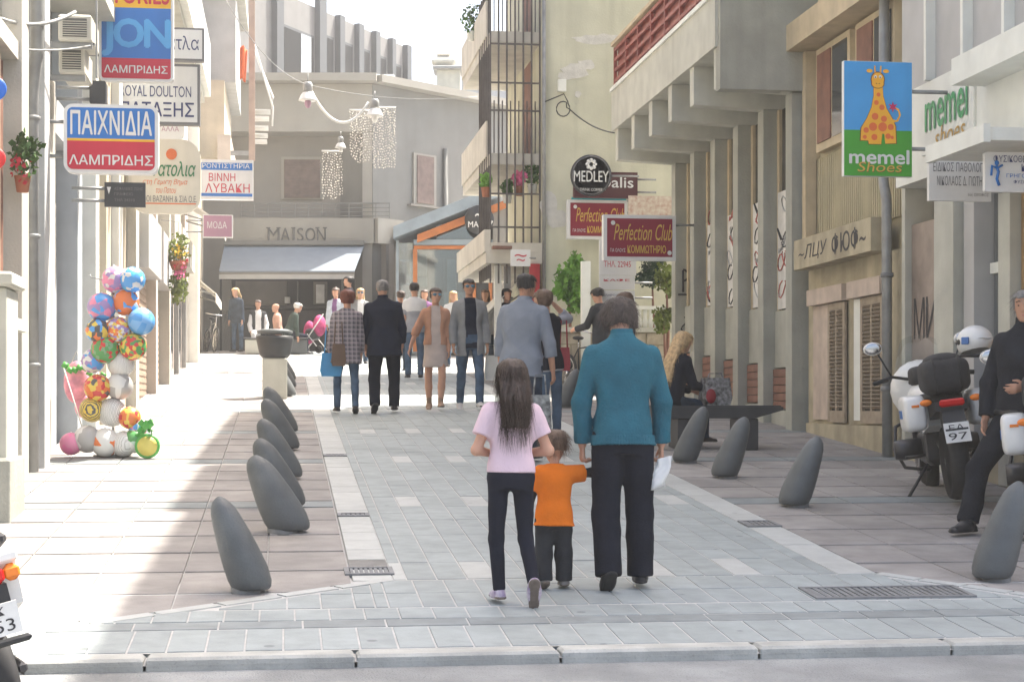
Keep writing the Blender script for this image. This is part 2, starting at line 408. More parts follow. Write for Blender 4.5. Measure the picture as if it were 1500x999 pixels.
M_pinkstone = mat('pinkish_render', (.46, .39, .30), .85, .12, 3, .2, 40, streak=.3)
M_white = mat('white_paint', (.73, .74, .69), .6, .06, 4, .06, 50, streak=.18)
M_greyp = mat('grey_panel', (.42, .42, .42), .5, .07, 3, .0, 50, streak=.2)
M_red = mat('red_rail', (.27, .075, .055), .5, .15, 8, .1, 60)
M_brown = mat('brown_board', (.2, .095, .065), .65, .2, 5, .15, 60)
M_shut = mat('shutter_wood', (.33, .27, .2), .7, .15, 9, .2, 80)
M_shutl = mat('shutter_box_pink', (.50, .41, .34), .7, .12, 6, .15, 60, streak=.4)
M_stoneb = mat('brown_marble', (.25, .2, .17), .35, .3, 3, .05, 40, streak=.5)
M_wood = mat('warm_wood', (.33, .21, .1), .5, .25, 4, .1, 60, streak=.3)
M_poster = mat('poster_white', (.62, .61, .58), .6, .15, 6, .05, 50, streak=.5)
M_steel = mat('pipe_grey', (.28, .285, .28), .5, .15, 7, .05, 50, metal=.3, streak=.4)
M_dglass = mat('dark_glass', (.035, .04, .045), .08, .2, 2, 0, 10, spec=.8)
M_black = mat('black_paint', (.025, .026, .028), .45, .2, 8)
M_graf = mat('graffiti_black', (.03, .03, .035), .6)
M_grafr = mat('graffiti_red', (.45, .12, .1), .6)
M_dark = mat('dark_recess', (.05, .048, .045), .9, .2, 3)
M_roof = mat('roof_cement', (.4, .39, .37), .9, .12, 2, .2, 30)

# concrete building with piers and the cantilevered balcony
cb = empty('concrete_building', (6.6, 24, gz(24)), 'grey concrete building with piers and a beam-carried balcony with red railing', 'building')
Y0, Y1 = 20.62, 27.35; ZT = gz(24) + 11.7
bx(cb, 'wall', (7.0, Y0, gz(20) - .3), (13.5, Y1, ZT), M_conc)
PIER = [20.72 + 1.275 * i for i in range(6)]
pier_me = {}
for i, py in enumerate(PIER):
    p = MB().b2((6.27, py - .13, gz(py) - .1), (6.63, py + .13, 5.62), .015); wpart(cb, 'pier', p, M_conc)
    g = MB(); z0 = 5.58                                    # haunched bracket under the beam
    g.prism([(6.27, z0), (6.63, z0), (6.63, z0 - .02), (6.5, z0 - .14), (6.32, z0 - .14)], py - .09, py + .09); wpart(cb, 'bracket', g, M_conc)
    be = MB(); be.prism([(5.34, 5.66), (6.96, 5.58), (6.96, 6.16), (5.34, 6.16)], py - .11, py + .11); wpart(cb, 'beam', be, M_concl)
for i in range(5):
    a, c = PIER[i] + .13, PIER[i + 1] - .13; g = gz((a + c) / 2)
    bx(cb, 'sill_wall', (6.38, a, g - .2), (6.99, c, g + .2), M_conc)
    b = MB()
    for k in range(5): b.b2((6.4, a + .02, g + .22 + k * .105), (6.44, c - .02, g + .315 + k * .105))
    wpart(cb, 'slatted_board', b, M_brown)
    bx(cb, 'panel', (6.43, a, g + .76), (6.995, c, g + 1.5), M_conc)
    if i < 4:
        po = bx(cb, 'poster_panel', (6.44, a + .4, g + 1.52), (6.48, c - .1 - .08 * (i % 2), g + 3.05 - .1 * i), M_poster)
        for k in range(7):
            cy = c - .4 + random.uniform(-.1, .15); cz = g + 1.6 + random.random() * 1.3; q = MB()
            q.tube([(6.433, cy + .16 * math.sin(t * 1.7 + k), cz + .11 * math.cos(t * 2.1 + k * 2)) for t in np.linspace(0, 3.2, 9)], .009, 4); wpart(po, 'scrawl', q, M_grafr if (i + k) % 3 == 0 else (M_greyp if k % 2 else M_graf))
    bx(cb, 'window', (6.5, a, g + 1.5), (6.9, c, 5.6), M_dglass)
    bx(cb, 'window_frame', (6.46, c - .1, g + 1.5), (6.52, c, 5.6), M_beige)
slab = MB(); slab.b2((5.3, Y0, 6.16), (6.99, Y1, 6.8)); wpart(cb, 'balcony_slab', slab, M_concl)
bx(cb, 'balcony_edge', (5.27, Y0, 6.8), (5.42, Y1, 6.86), M_white)
bx(cb, 'end_wall', (5.34, Y0 - .1, 5.62), (6.98, Y0 + .12, 9.4), M_conc)
for k in range(8):
    yy = Y0 + .2 + k * (Y1 - Y0 - .25) / 7; bx(cb, 'railing_post', (5.33, yy - .03, 6.86), (5.38, yy + .03, 7.52), M_red)
for k in range(4): bx(cb, 'railing_bar', (5.335, Y0 + .14, 6.95 + k * .17), (5.375, Y1 - .02, 7.0 + k * .17), M_red)
bx(cb, 'railing_panel', (5.40, Y0 + .14, 6.88), (5.42, Y1 - .02, 7.5), M_red)
bx(cb, 'handrail', (5.29, Y0 + .12, 7.54), (5.42, Y1, 7.6), M_beige)
for z in (9.4, 12.0): bx(cb, 'upper_balcony', (5.3, Y0, z), (6.99, Y1, z + .35), M_concl); bx(cb, 'upper_railing', (5.32, Y0, z + .37), (5.37, Y1, z + 1.2), M_red)
for k in range(4):
    yy = Y0 + .7 + k * 1.6
    f = bx(cb, 'balcony_door', (6.93, yy, 6.86), (7.0, yy + .9, 9.0), M_beige); bx(f, 'pane', (6.9, yy + .1, 7.0), (6.94, yy + .8, 8.9), M_brown)
bx(cb, 'roof', (5.35, Y0 - .1, ZT), (13.6, Y1 + .02, ZT + .35), M_roof)
# graffiti on the nearest far pier
pf = PIER[5] - .135
def stroke(root, pts, r=.018, m=None): wpart(root, 'graffiti', MB().tube(pts, r, 5), m or M_graf)
zc = at(1012, 410, pf).z
stroke(cb, [(6.4, pf, zc - .2), (6.4, pf, zc + .15)]); stroke(cb, [(6.4 + .09 * math.sin(t) , pf, zc + .07 + .09 * math.cos(t)) for t in np.linspace(0, 3.1, 9)]); stroke(cb, [(6.32, pf, zc - .24), (6.58, pf, zc - .24)], .014)
stroke(cb, [(6.42 + .05 * math.sin(t * 3), pf, zc - .6 - t * .12) for t in np.linspace(0, 6, 20)], .012)

# tan building with shutters
tb = empty('tan_building', (6.5, 19, gz(19)), 'tan plastered building with louvred shutters and a scrawled lintel box', 'building')
TX = 6.46; T0, T1 = 17.22, 20.5; ZT = gz(18) + 12.7
bx(tb, 'wall', (TX + .12, T0, gz(17) - .4), (13.5, T1, ZT), M_tan)
bx(tb, 'ground_floor_wall', (TX, T0, gz(17) - .4), (TX + .119, T1, 3.38), M_tand)
bx(tb, 'plinth', (TX - .05, T0, gz(17) - .5), (TX - .001, T1 - .05, 1.5), M_tand)
lb = bx(tb, 'lintel_box', (TX - .22, 17.62, 3.38), (TX - .001, 20.4, 3.74), M_tand)
def wscrawl(root, x, y0, y1, zc, h, n, m, r=.016):
    for k in range(n):
        yy = y0 + (y1 - y0) * (k + .3) / n; ph = random.random() * 6
        stroke(root, [(x, yy + .09 * math.sin(t * 1.3 + ph), zc + h * math.sin(t * 2.3 + ph)) for t in np.linspace(0, 4.5, 14)], r, m)
wletters(lb, '~ЛЦУ', 1.1, .2, M_graf, (TX - .223, 19.65, 3.55), rot=(0, 0, -R(90)), shear=.2, name='graffiti'); wletters(lb, 'ФЮФ~', 1.15, .24, M_graf, (TX - .223, 18.35, 3.56), rot=(0, 0, -R(90)), bold=.02, name='graffiti')
for (y0, y1, s0, s1) in ((18.98, 20.22, 18.99, 19.6), (17.72, 18.72, 17.73, 18.45)):
    bx(tb, 'shutter_box', (TX - .1, y0 - .03, 2.93), (TX - .002, y1 + .05, 3.12), M_shutl)
    w_ = bx(tb, 'window', (TX - .03, s1, 1.55), (TX - .003, y1, 2.92), M_shutl if y0 > 18.9 else M_white)
    s = bx(tb, 'shutter', (TX - .05, s0, 1.52), (TX - .02, s0 + .07, 2.92), M_shut); b = MB()
    b.b2((TX - .051, s1 - .07, 1.52), (TX - .02, s1, 2.92)); b.b2((TX - .05, s0 + .071, 1.52), (TX - .02, s1 - .071, 1.66)); b.b2((TX - .05, s0 + .071, 2.84), (TX - .02, s1 - .071, 2.92)); wpart(s, 'shutter_frame', b, M_shut)
    bx(s, 'shutter_stile', (TX - .052, (s0 + s1) / 2 - .025, 1.661), (TX - .021, (s0 + s1) / 2 + .025, 2.839), M_shut)
    b = MB(); sl = []
    for k in range(27):
        z = 1.68 + k * .043; me = MB(); c = ((TX - .035), (s0 + s1) / 2, z + .02)
        me.box((0, 0, 0), (.05, s1 - s0 - .145, .008), Matrix.Rotation(R(38), 3, 'Y')); o = wpart(s, 'slat', me, M_shut); o.location = c
    bx(s, 'backing', (TX - .012, s0 + .05, 1.6), (TX - .001, s1 - .05, 2.9), M_dark)
b = MB()
for k in range(46): b.b2((TX + .07, T0 + .1 + k * .07, 3.75), (TX + .118, T0 + .135 + k * .07, 4.75))
tag(wpart(tb, 'ribbed_panel', b, M_tan), kind='stuff')
for y0 in (17.5, 18.95):
    f = bx(tb, 'upper_window', (TX + .0, y0, 4.8), (TX + .1, y0 + 1.25, 6.05), M_beige); bx(f, 'pane', (TX - .012, y0 + .09, 4.9), (TX - .001, y0 + .6, 5.97), M_dglass); bx(f, 'shutter_panel', (TX - .02, y0 + .66, 4.9), (TX - .002, y0 + 1.16, 5.97), M_brown)
bx(tb, 'cornice', (TX - .28, T0 + .02, 6.1), (TX + .118, T1 + .08, 6.42), M_beige)
bx(tb, 'corner_strip', (TX - .07, T1 - .1, 3.76), (TX + .118, T1 + .04, 6.09), M_beige)
for z in (7.2, 10.2):
    for y0 in (17.6, 19.1):
        f = bx(tb, 'upper_window', (TX + .05, y0, z), (TX + .115, y0 + 1.1, z + 1.6), M_beige); bx(f, 'pane', (TX + .03, y0 + .1, z + .1), (TX + .048, y0 + 1., z + 1.5), M_brown)
bx(tb, 'roof', (5.75, T0, ZT), (13.6, T1 + .05, ZT + .3), M_roof)
dp = empty('drain_pipe', (6.3, 17.35, gz(17.35)), 'grey drain pipe bending down the tan building beside the motorcycles', 'pipe')
wpart(dp, 'pipe', MB().tube([(6.38, 17.5, 12), (6.38, 17.62, 4.35), (6.34, 17.5, 4.1), (6.33, 17.38, 3.9), (6.33, 17.36, gz(17.3) - .05)], .055, 12), M_steel)
for z in (1.9, 3.1, 4.8): wpart(dp, 'clamp', MB().lathe([(.062, -.025), (.07, -.02), (.07, .02), (.062, .025)], 12, (6.33 if z < 4 else 6.378, 17.365 if z < 4 else 17.6, z)), M_iron)

# nearest building on the right: marble, white fascia, canopy
nb = empty('shop_building', (6.5, 13.5, gz(13.5)), 'white fronted shop building with brown marble base and canopy at the right edge', 'building')
NX = 6.5; N0, N1 = 9.4, 17.18; ZT = gz(13) + 12.7
bx(nb, 'wall', (NX + .25, N0, gz(9) - .4), (13.5, N1, ZT), M_pinkstone)
bx(nb, 'plinth', (NX - .06, N0, gz(9) - .4), (NX + .24, N1, 1.36), M_tand)
mp = bx(nb, 'marble_panel', (NX, 16.05, 1.38), (NX + .24, N1 - .08, 3.6), M_stoneb)
bx(nb, 'corner_post', (NX - .07, N1 - .075, 1.0), (NX + .24, N1 + .02, 4.1), M_concl)
for i, ch in enumerate('МИР'):
    wletters(mp, ch, .3, .42, M_graf, (NX - .004, 16.88 - i * .34, 2.62), rot=(0, 0, -R(90)), name='graffiti')
wscrawl(mp, NX - .004, 16.2, 16.9, 2.05, .09, 4, M_stoneb, .008)
bx(nb, 'pillar', (NX - .2, 15.5, 1.0), (NX + .24, 15.98, 4.0), M_concl, .01); bx(nb, 'pillar', (NX - .12, 15.2, 1.0), (NX + .24, 15.44, 4.0), M_greyp, .01)
wn = bx(nb, 'shop_window', (NX + .1, 14.72, 1.2), (NX + .24, 15.19, 3.9), M_dglass)
bx(wn, 'pane', (NX + .07, 14.73, 1.45), (NX + .085, 15.18, 3.85), glass('shop_glass', fac=.45)); bx(wn, 'blind', (NX + .088, 14.8, 1.5), (NX + .096, 14.98, 3.8), M_white)
bx(wn, 'window_rail', (NX + .03, 14.73, 2.95), (NX + .068, 15.18, 3.05), M_white)
bx(nb, 'pillar', (NX - .1, 14.45, 1.0), (NX + .24, 14.7, 4.0), M_concl, .01)
wdn = bx(nb, 'wood_panel', (NX, 9.5, 1.38), (NX + .24, 14.43, 4.0), M_wood)
for k, (yy, z0, z1, m) in enumerate(((13.98, 3.0, 3.22, M_white), (13.98, 2.72, 2.95, M_beige), (13.98, 2.4, 2.66, M_white))):
    pq = bx(wdn, 'plaque', (NX - .03, yy - .2, z0), (NX - .002, yy + .16, z1), m)
    wletters(pq, ('ΙΑΤΡΟΣ', 'ΔΙΚΗΓΟΡΟΣ', 'Γ')[k], .24, .06, M_graf, (NX - .034, yy - .02, (z0 + z1) / 2), rot=(0, 0, -R(90)))
# upper storey: white band, grey panels
bx(nb, 'white_band', (NX - .18, N0, 3.98), (NX + .24, N1 - .1, 4.92), M_white, label='white painted fascia band')
for k in range(7):
    y1 = N1 - .12 - k * .92; bx(nb, 'facade_panel', (NX - .12, y1 - .86, 4.94), (NX + .24, y1, 7.6), M_greyp); bx(nb, 'fin', (NX - .22, y1 - .92, 4.93), (NX + .24, y1 - .861, 7.6), M_white)
bx(nb, 'ledge', (NX - .5, N0, 4.62), (NX - .181, 14.8, 4.86), M_white)
bx(nb, 'canopy', (5.62, 13.08, 3.86), (NX - .182, 14.27, 3.965), M_white); bx(nb, 'canopy_edge', (5.56, 13.05, 3.84), (5.619, 14.3, 3.985), M_white)
bx(nb, 'upper_wall_band', (NX - .2, N0, 7.62), (NX + .249, N1, 8.2), M_white)
for z in (8.6, 11.4): bx(nb, 'upper_balcony', (5.75, N0, z), (NX + .249, N1, z + .25), M_white)
bx(nb, 'roof', (5.72, N0, ZT), (13.6, N1, ZT + .3), M_roof)
# raised shop letters seen edge on
M_green = mat('green_letters', (.06, .3, .12), .5); M_gold = mat('gold_letters', (.45, .27, .05), .5)
sg = empty('raised_shop_letters', (NX - .2, 15.6, 4.1), 'green raised shop lettering with yellow script under it on the white band', 'sign')
wpart(sg, 'backing', MB().b2((NX - .205, 15.0, 4.2), (NX - .182, 16.3, 4.86)), M_white)
wletters(sg, 'memel', 1.05, .4, M_green, (NX - .215, 15.65, 4.62), rot=(0, 0, -R(90)), bold=.03)
wletters(sg, 'shoes', .75, .2, M_gold, (NX - .215, 15.55, 4.32), rot=(0, 0, -R(90)), shear=.2)
# yellow building with caged balconies
yb = empty('yellow_building', (5, 32.5, gz(32.5)), 'pale yellow plastered building with stacked caged balconies', 'building')
M_yel = mat('pale_yellow_plaster', (.56, .55, .43), .85, .1, 1.6, .2, 30, streak=.55)
M_scar = mat('bare_plaster', (.58, .565, .52), .9, .1, 8, .3, 40)
YX, YA, YB_ = 4.62, 30.4, 35.3; ZT = gz(31) + 8.9
bx(yb, 'wall', (YX, YA, 1.5), (10.5, YB_, ZT), M_yel); bx(yb, 'roof', (YX - .2, YA - .1, ZT), (10.6, YB_ + .1, ZT + .25), M_roof)
for (px, py, sx, sz) in ((868, 58, .45, .1), (890, 55, .3, .07), (843, 105, .3, .18), (858, 96, .2, .12), (828, 112, .16, .1), (846, 139, .08, .07), (806, 300, .2, .3), (815, 320, .25, .2)):
    p = at(px, py, YA); b = MB(); n = 13
    b.prism([(p.x + sx * math.cos(2 * math.pi * i / n) * random.uniform(.6, 1), p.z + sz * math.sin(2 * math.pi * i / n) * random.uniform(.6, 1)) for i in range(n)], YA - .004 - .003 * (px % 7), YA - .001 + .02); wpart(yb, 'bare_patch', b, M_scar)
def wpipe(root, name, pts, r, m, n=8): return wpart(root, name, MB().tube(pts, r, n), m)
wpipe(yb, 'pipe', [at(797, 0, YA - .06), at(797, 430, YA - .06)], .035, M_steel); 
b = MB(); p = at(823, 126, YA - .05); b.box(p, (.15, .1, .22), bev=.01); wpart(yb, 'cable_box', b, M_white)
p = at(845, 150, YA); b = MB(); b.lathe([(.05, 0), (.09, -.03), (.09, -.06), (.03, -.06)], 12, p, Matrix.Rotation(R(90), 3, 'X')); wpart(yb, 'vent', b, M_steel)
def cable(label, pts, r=.012, name='cable', m=None):
    o = MB().tube(pts, r, 6).build(name, m or M_black); return tag(o, label, 'cable')
def sag(p, q, s, n=12): return [Vector(p).lerp(Vector(q), i / n) - Vector((0, 0, s * 4 * (i / n) * (1 - i / n))) for i in range(n + 1)]
p0 = at(826, 138, YA - .08); p1 = at(900, 195, 27.6)
cable('black cable looping from the cable box to the concrete balcony', [at(797, 150, YA - .08), p0, at(832, 150, YA - .1)] + [at(825 + 10 * math.cos(t), 160 + 11 * math.sin(t), YA - .09) for t in np.linspace(-.8, 5.2, 14)] + [at(830, 158, YA - .1)] + sag(at(834, 160, YA - .1), p1, .08))
# balconies of the yellow building, cages of thin bars
BXF = YX - .92
M_cage = mat('cage_iron', (.1, .09, .085), .6, .2)
M_bsl = mat('balcony_cream', (.58, .55, .48), .8, .1, 3, .1, 40, streak=.4)
for i, z in enumerate((6.05, 8.25)):
    s = MB(); s.b2((BXF, YA + .15, z), (YX, YB_, z + .2)); sb = wpart(yb, 'balcony', s, M_bsl)
    bx(sb, 'parapet', (BXF - .03, YA + .6, z + .2), (BXF + .03, YB_, z + .85), M_bsl)
    bx(sb, 'balcony_door', (YX - .03, YA + 1.2, z + .2), (YX - .005, YA + 2.2, z + 2.1), M_brown)
    for k in range(6): bx(sb, 'balustrade_bar', (BXF + .06 + k * .15, YA + .16, z + .2), (BXF + .08 + k * .15, YA + .18, z + 1.15), M_cage)
cg = bx(yb, 'cage', (BXF - .02, YA + .1, 3.9), (BXF + .01, YA + .13, 10.2), M_cage)
for k in range(1, 7): bx(cg, 'cage_bar', (BXF - .02 + k * .15, YA + .1, 3.9), (BXF + .01 + k * .15, YA + .13, 10.2), M_cage)
for k in range(1, 7): bx(cg, 'cage_bar', (BXF - .02, YA + .1 + k * .28, 4.0), (BXF + .01, YA + .13 + k * .28, 9.3), M_cage)
for z in (4.4, 4.9, 5.5, 7.0, 7.5, 8.2, 9.1, 9.6): bx(cg, 'cage_rail', (BXF, YA + .105, z), (YX - .01, YA + .125, z + .03), M_cage)
lb2 = bx(yb, 'lower_balcony', (BXF - .1, YA - .05, 4.25), (YX, YB_, 4.45), M_bsl); bx(lb2, 'parapet', (BXF - .13, YA - .05, 4.451), (BXF - .02, YB_, 4.85), M_bsl)
bx(lb2, 'front_parapet', (BXF - .018, YA - .055, 4.451), (YX, YA + .05, 4.62), M_bsl)
bx(yb, 'red_column', (YX - .24, YA - .12, 1.9), (YX - .06, YA - .01, 4.24), mat('red_column_paint', (.4, .03, .035), .5), label='bright red painted corner column')
bx(yb, 'post', (YX - .82, YA + .3, 1.9), (YX - .7, YA + .42, 4.24), M_white); bx(yb, 'post', (YX - .62, YA + .5, 1.9), (YX - .5, YA + .62, 4.24), M_greyp); bx(yb, 'shop_door', (YX - .1, YA + .05, 2.0), (YX - .052, YA + .9, 3.9), M_wood)
# ---------------------------------------------------------------- buildings on the left side of the street
M_pl1 = mat('ivory_plaster', (.47, .45, .40), .85, .1, 2.5, .25, 40, streak=.45)
M_pl2 = mat('pale_grey_plaster', (.43, .44, .44), .85, .08, 2.5, .2, 40, streak=.3)
M_pl3 = mat('cream_plaster', (.52, .46, .36), .85, .1, 2.5, .2, 40, streak=.35)
M_pl4 = mat('rose_beige_plaster', (.5, .43, .37), .85, .1, 2.5, .2, 40, streak=.3)
M_bluep = mat('blue_grey_door', (.37, .4, .42), .6, .08, 4, .05, 40, streak=.15)
M_blued = mat('slate_blue_frame', (.13, .19, .25), .55)
M_roll = mat('tan_roller_shutter', (.36, .26, .19), .6, .1, 5, .1, 40, streak=.3)
M_ac = mat('air_conditioner_cream', (.55, .53, .46), .6, .08, 6, .05, 60, streak=.3)
M_acd = mat('air_conditioner_grille', (.1, .1, .095), .7)
def YL(px, X=-2.35): return atx(px, 500, X).y
def zl(py, Y): return at(100, py, Y).z
l1 = empty('old_plaster_building', (-2.6, 12.5, gz(12.5)), 'old ivory plaster building with downpipe and gate pillar at the left edge', 'building')
bx(l1, 'wall', (-9, 8.6, 0), (-2.45, 17.2, 12.5), M_pl1)
bx(l1, 'dado', (-2.449, 8.6, 0), (-2.38, 15.4, 1.9), M_pl2)
f = bx(l1, 'window', (-2.449, 13.0, 2.5), (-2.40, 15.2, 4.7), M_brown); bx(f, 'pane', (-2.40, 13.15, 2.6), (-2.385, 14.4, 4.6), M_dglass); bx(f, 'mullion', (-2.40, 14.45, 2.55), (-2.33, 14.62, 4.65), M_shut)
bx(l1, 'window_sill', (-2.449, 12.9, 2.36), (-2.2, 15.3, 2.46), M_concl)
for z in (4.75, 8.2, 11.6): bx(l1, 'string_course', (-2.449, 8.6, z), (-2.3, 15.55, z + .16), M_pl1)
bx(l1, 'pilaster', (-2.449, 15.4, .9), (-2.27, 15.8, 12.4), M_pl1, .01); bx(l1, 'pilaster', (-2.449, 16.62, .9), (-2.24, 16.98, 12.4), M_pl2, .01)
bx(l1, 'gate_pillar', (-2.45, 12.95, .5), (-2.02, 13.5, gz(13) + 1.72), M_concl, .015); bx(l1, 'pillar_cap', (-2.448, 12.88, gz(13) + 1.721), (-1.97, 13.56, gz(13) + 1.83), M_concl, .02); bx(l1, 'pillar_foot', (-2.449, 12.85, .5), (-1.98, 13.58, gz(13) + .46), M_conc, .02)
wpipe(l1, 'downpipe', [(-2.32, 16.35, 1.05), (-2.32, 16.35, 4.55), (-2.3, 16.3, 4.75), (-2.26, 16.25, 5.0), (-2.26, 16.2, 12.3)], .06, M_steel, 12)
for z in (2.1, 3.3, 4.4): wpart(l1, 'pipe_clamp', MB().lathe([(.066, -.02), (.078, -.015), (.078, .015), (.066, .02)], 12, (-2.32, 16.35, z)), M_steel)
# toy shop
l2 = empty('toy_shop_building', (-2.6, 19.5, gz(19.5)), 'pale grey shop building with blue door behind the ball rack', 'building')
bx(l2, 'wall', (-9, 17.201, 0), (-2.62, 22.3, 12.8), M_pl2)
bx(l2, 'door_jamb', (-2.62, 17.25, .9), (-2.36, 18.3, 5.1), M_pl1, .01); bx(l2, 'door_frame', (-2.619, 18.31, 1.1), (-2.5, 18.5, 4.6), M_blued); bx(l2, 'door', (-2.619, 18.52, 1.1), (-2.55, 19.9, 4.0), M_bluep)
bx(l2, 'pilaster', (-2.619, 20.0, 1.1), (-2.33, 20.45, 9), M_bluep, .01); bx(l2, 'pilaster', (-2.619, 20.9, 1.1), (-2.22, 21.25, 10), M_white, .01); bx(l2, 'pilaster', (-2.619, 21.7, 1.1), (-2.18, 22.2, 10), M_pl3, .01)
bx(l2, 'shop_lintel', (-2.619, 18.31, 4.62), (-2.4, 19.98, 5.0), M_pl2); bx(l2, 'shop_window', (-2.618, 20.46, 1.3), (-2.56, 20.89, 4.2), M_dglass)
for z in (6.2, 9.2):
    s = bx(l2, 'balcony', (-2.618, 18.6, z), (-1.95, 22.25, z + .16), M_concl); bx(s, 'balcony_rail', (-1.98, 18.6, z + .9), (-1.94, 22.2, z + .95), M_steel)
    for k in range(14): bx(s, 'baluster', (-1.97, 18.7 + k * .26, z + .161), (-1.95, 18.72 + k * .26, z + .9), M_steel)
# shops farther on
l3 = empty('cream_shop_building', (-2.4, 26, gz(26)), 'cream shop building with red door, grey shutter boxes and tan roller shutters', 'building')
bx(l3, 'wall', (-9, 22.31, 0), (-2.2, 30.9, 13.5), M_pl3)
bx(l3, 'shop_door', (-2.4, 22.25, 1.5), (-2.205, 22.305, 4.3), mat('oxblood_paint', (.2, .035, .03), .5)); bx(l3, 'pilaster', (-2.199, 22.5, 1.4), (-2.1, 23.0, 8), M_white); bx(l3, 'pilaster', (-2.199, 24.6, 1.4), (-2.06, 25.1, 8), M_pl1)
for y0, y1 in ((25.3, 27.7), (28.4, 30.4)):
    sh = bx(l3, 'roller_shutter', (-2.199, y0, 1.6), (-2.17, y1, 3.7), M_roll); b = MB()
    for k in range(18): b.b2((-2.169, y0 + .03, 1.75 + k * .105), (-2.157, y1 - .03, 1.82 + k * .105))
    wpart(sh, 'shutter_ribs', b, M_roll)
    bx(l3, 'shutter_box', (-2.199, y0 - .1, 3.71), (-1.93, y1 + .1, 4.55), M_greyp)
bx(l3, 'pilaster', (-2.199, 27.85, 1.6), (-2.02, 28.25, 8), M_pl4); bx(l3, 'pilaster', (-2.199, 30.5, 1.8), (-1.98, 30.88, 8), M_pl1)
for z in (8.1, 11.2):
    s = bx(l3, 'balcony', (-2.199, 26.5, z), (-1.5, 36, z + .3), M_white); bx(s, 'balcony_parapet', (-1.56, 26.5, z + .301), (-1.5, 36, z + 1.1), M_pl2); bx(s, 'shadow_gap', (-2.19, 26.48, z - .15), (-1.62, 35.9, z - .002), M_concl)
l4 = empty('rose_beige_building', (-2.3, 36, gz(36)), 'rose beige building with small awnings at the far left', 'building')
bx(l4, 'wall', (-9, 30.91, 0), (-2.12, 39.6, 12), M_pl4)
for y0 in (31.6, 34.1, 36.6):
    sh = bx(l4, 'shop_window', (-2.119, y0, 2.4), (-2.09, y0 + 1.7, 4.4), M_dglass); bx(sh, 'window_frame', (-2.119, y0 - .15, 2.2), (-2.03, y0 - .01, 4.6), M_steel); bx(l4, 'shop_fascia', (-2.119, y0 - .1, 4.61), (-1.95, y0 + 1.9, 5.2), M_pl1)
bx(l4, 'pilaster', (-2.119, 39.0, 2.2), (-1.9, 39.55, 8), M_white)
M_awnw = mat('white_awning_canvas', (.68, .66, .6), .85, .06, 5, .1, 40, streak=.2)
def awning(label, x0, x1, y0, y1, z0, z1, m, name='awning', drop=.22):
    """sloping canvas from the wall (x0, z0) out to (x1, z1) with a hanging valance"""
    r = empty(name, (x0, (y0 + y1) / 2, z0), label, 'awning'); b = MB(); d = -.03
    b.add([(x0, y0, z0), (x1, y0, z1), (x1, y1, z1), (x0, y1, z0), (x0, y0, z0 + d), (x1, y0, z1 + d), (x1, y1, z1 + d), (x0, y1, z0 + d)], [(0, 1, 2, 3), (7, 6, 5, 4), (0, 4, 5, 1), (1, 5, 6, 2), (2, 6, 7, 3), (3, 7, 4, 0)])
    wpart(r, 'canvas', b, m); wpart(r, 'valance', MB().b2((x1 - .01, y0, z1 - drop), (x1 + .01, y1, z1 - .031)), m)
    for y in (y0 + .05, y1 - .05): wpart(r, 'arm', MB().tube([(x0, y, z0 - .35), (x1, y, z1 - .04)], .018, 6), M_steel)
    return r
awning('small white canvas awning on the rose beige building, nearer of two', -2.1, -1.25, 36.2, 37.8, 6.05, 5.5, M_awnw)
awning('low cream awning near the parked bicycle at the far left', -2.1, -1.55, 40.2, 43.5, 4.75, 4.3, M_awnw)
l5 = empty('grey_corner_building', (-2, 42, gz(42)), 'grey and cream corner block with overhanging floors at the far left', 'building')
bx(l5, 'wall', (-9, 39.61, 0), (-2.15, 47, 7.4), M_pl3)
bx(l5, 'upper_floor', (-9, 40.0, 7.41), (-1.35, 45, 9.2), M_pl3); bx(l5, 'grey_floor', (-9, 40.3, 9.21), (-1.1, 45, 11.4), M_pl2); bx(l5, 'slab', (-9, 39.9, 11.41), (-.9, 45, 11.75), M_pl1); bx(l5, 'top_floor', (-9, 40.2, 11.76), (-1.0, 45, 14), M_pl1)
bx(l5, 'parapet', (-1.5, 39.7, 7.1), (-1.2, 44, 7.9), M_pl4)
p1 = at(369, 236, 39.8); wpart(l5, 'corner_post', MB().b2((p1.x - .07, 39.75, p1.z), (p1.x + .07, 39.895, 13.9)), mat('tan_post', (.36, .27, .22), .7, streak=.3)); bx(l5, 'post_arm', (-1.4, 39.8, 7.45), (p1.x, 39.88, 7.55), M_steel)
cl = MB(); a = at(352, 70, 39.5); c = at(362, 118, 39.5); n = 8
for i in range(n):
    for j in range(7):
        u, v = i / (n - 1), j / 6; cl.v.append((a.x + (c.x - a.x) * u * (1 - .3 * v) , 39.5 + .06 * math.sin(u * 9) * (1 - .5 * v), a.z + (c.z - a.z) * v + .05 * math.sin(u * 5)))
for i in range(n - 1):
    for j in range(6): cl.f.append([i * 7 + j, i * 7 + j + 1, i * 7 + j + 8, i * 7 + j + 7]); cl.sm.append(True); cl.mi.append(0)
o = cl.build('hanging_cloth', mat('orange_cloth', (.62, .13, .04), .9, .15)); o.modifiers.new('thick', 'SOLIDIFY').thickness = .015; tag(o, 'orange cloth hanging from the far left corner building', 'cloth')
fs = empty('fire_stair', at(385, 205, 41.5), 'white metal stair with handrails under the far left corner block', 'stair'); M_wmet = mat('white_metal', (.62, .62, .6), .45, .06)
for k, (py, x0, x1) in enumerate(((160, 371, 396), (170, 371, 394), (184, 371, 393), (195, 371, 392), (204, 371, 391))):
    wpart(fs, 'tread', MB().b2(at(x0, py, 41.5), at(x1, py + 2.5, 41.5) + Vector((0, .6, 0))), M_wmet)
for d in (0, 5): wpart(fs, 'handrail', MB().tube([at(366 + d, 60, 41.2), at(400, 143 + d * 3, 41.6), at(399, 160 + d * 5, 41.6)], .025, 6), M_wmet)
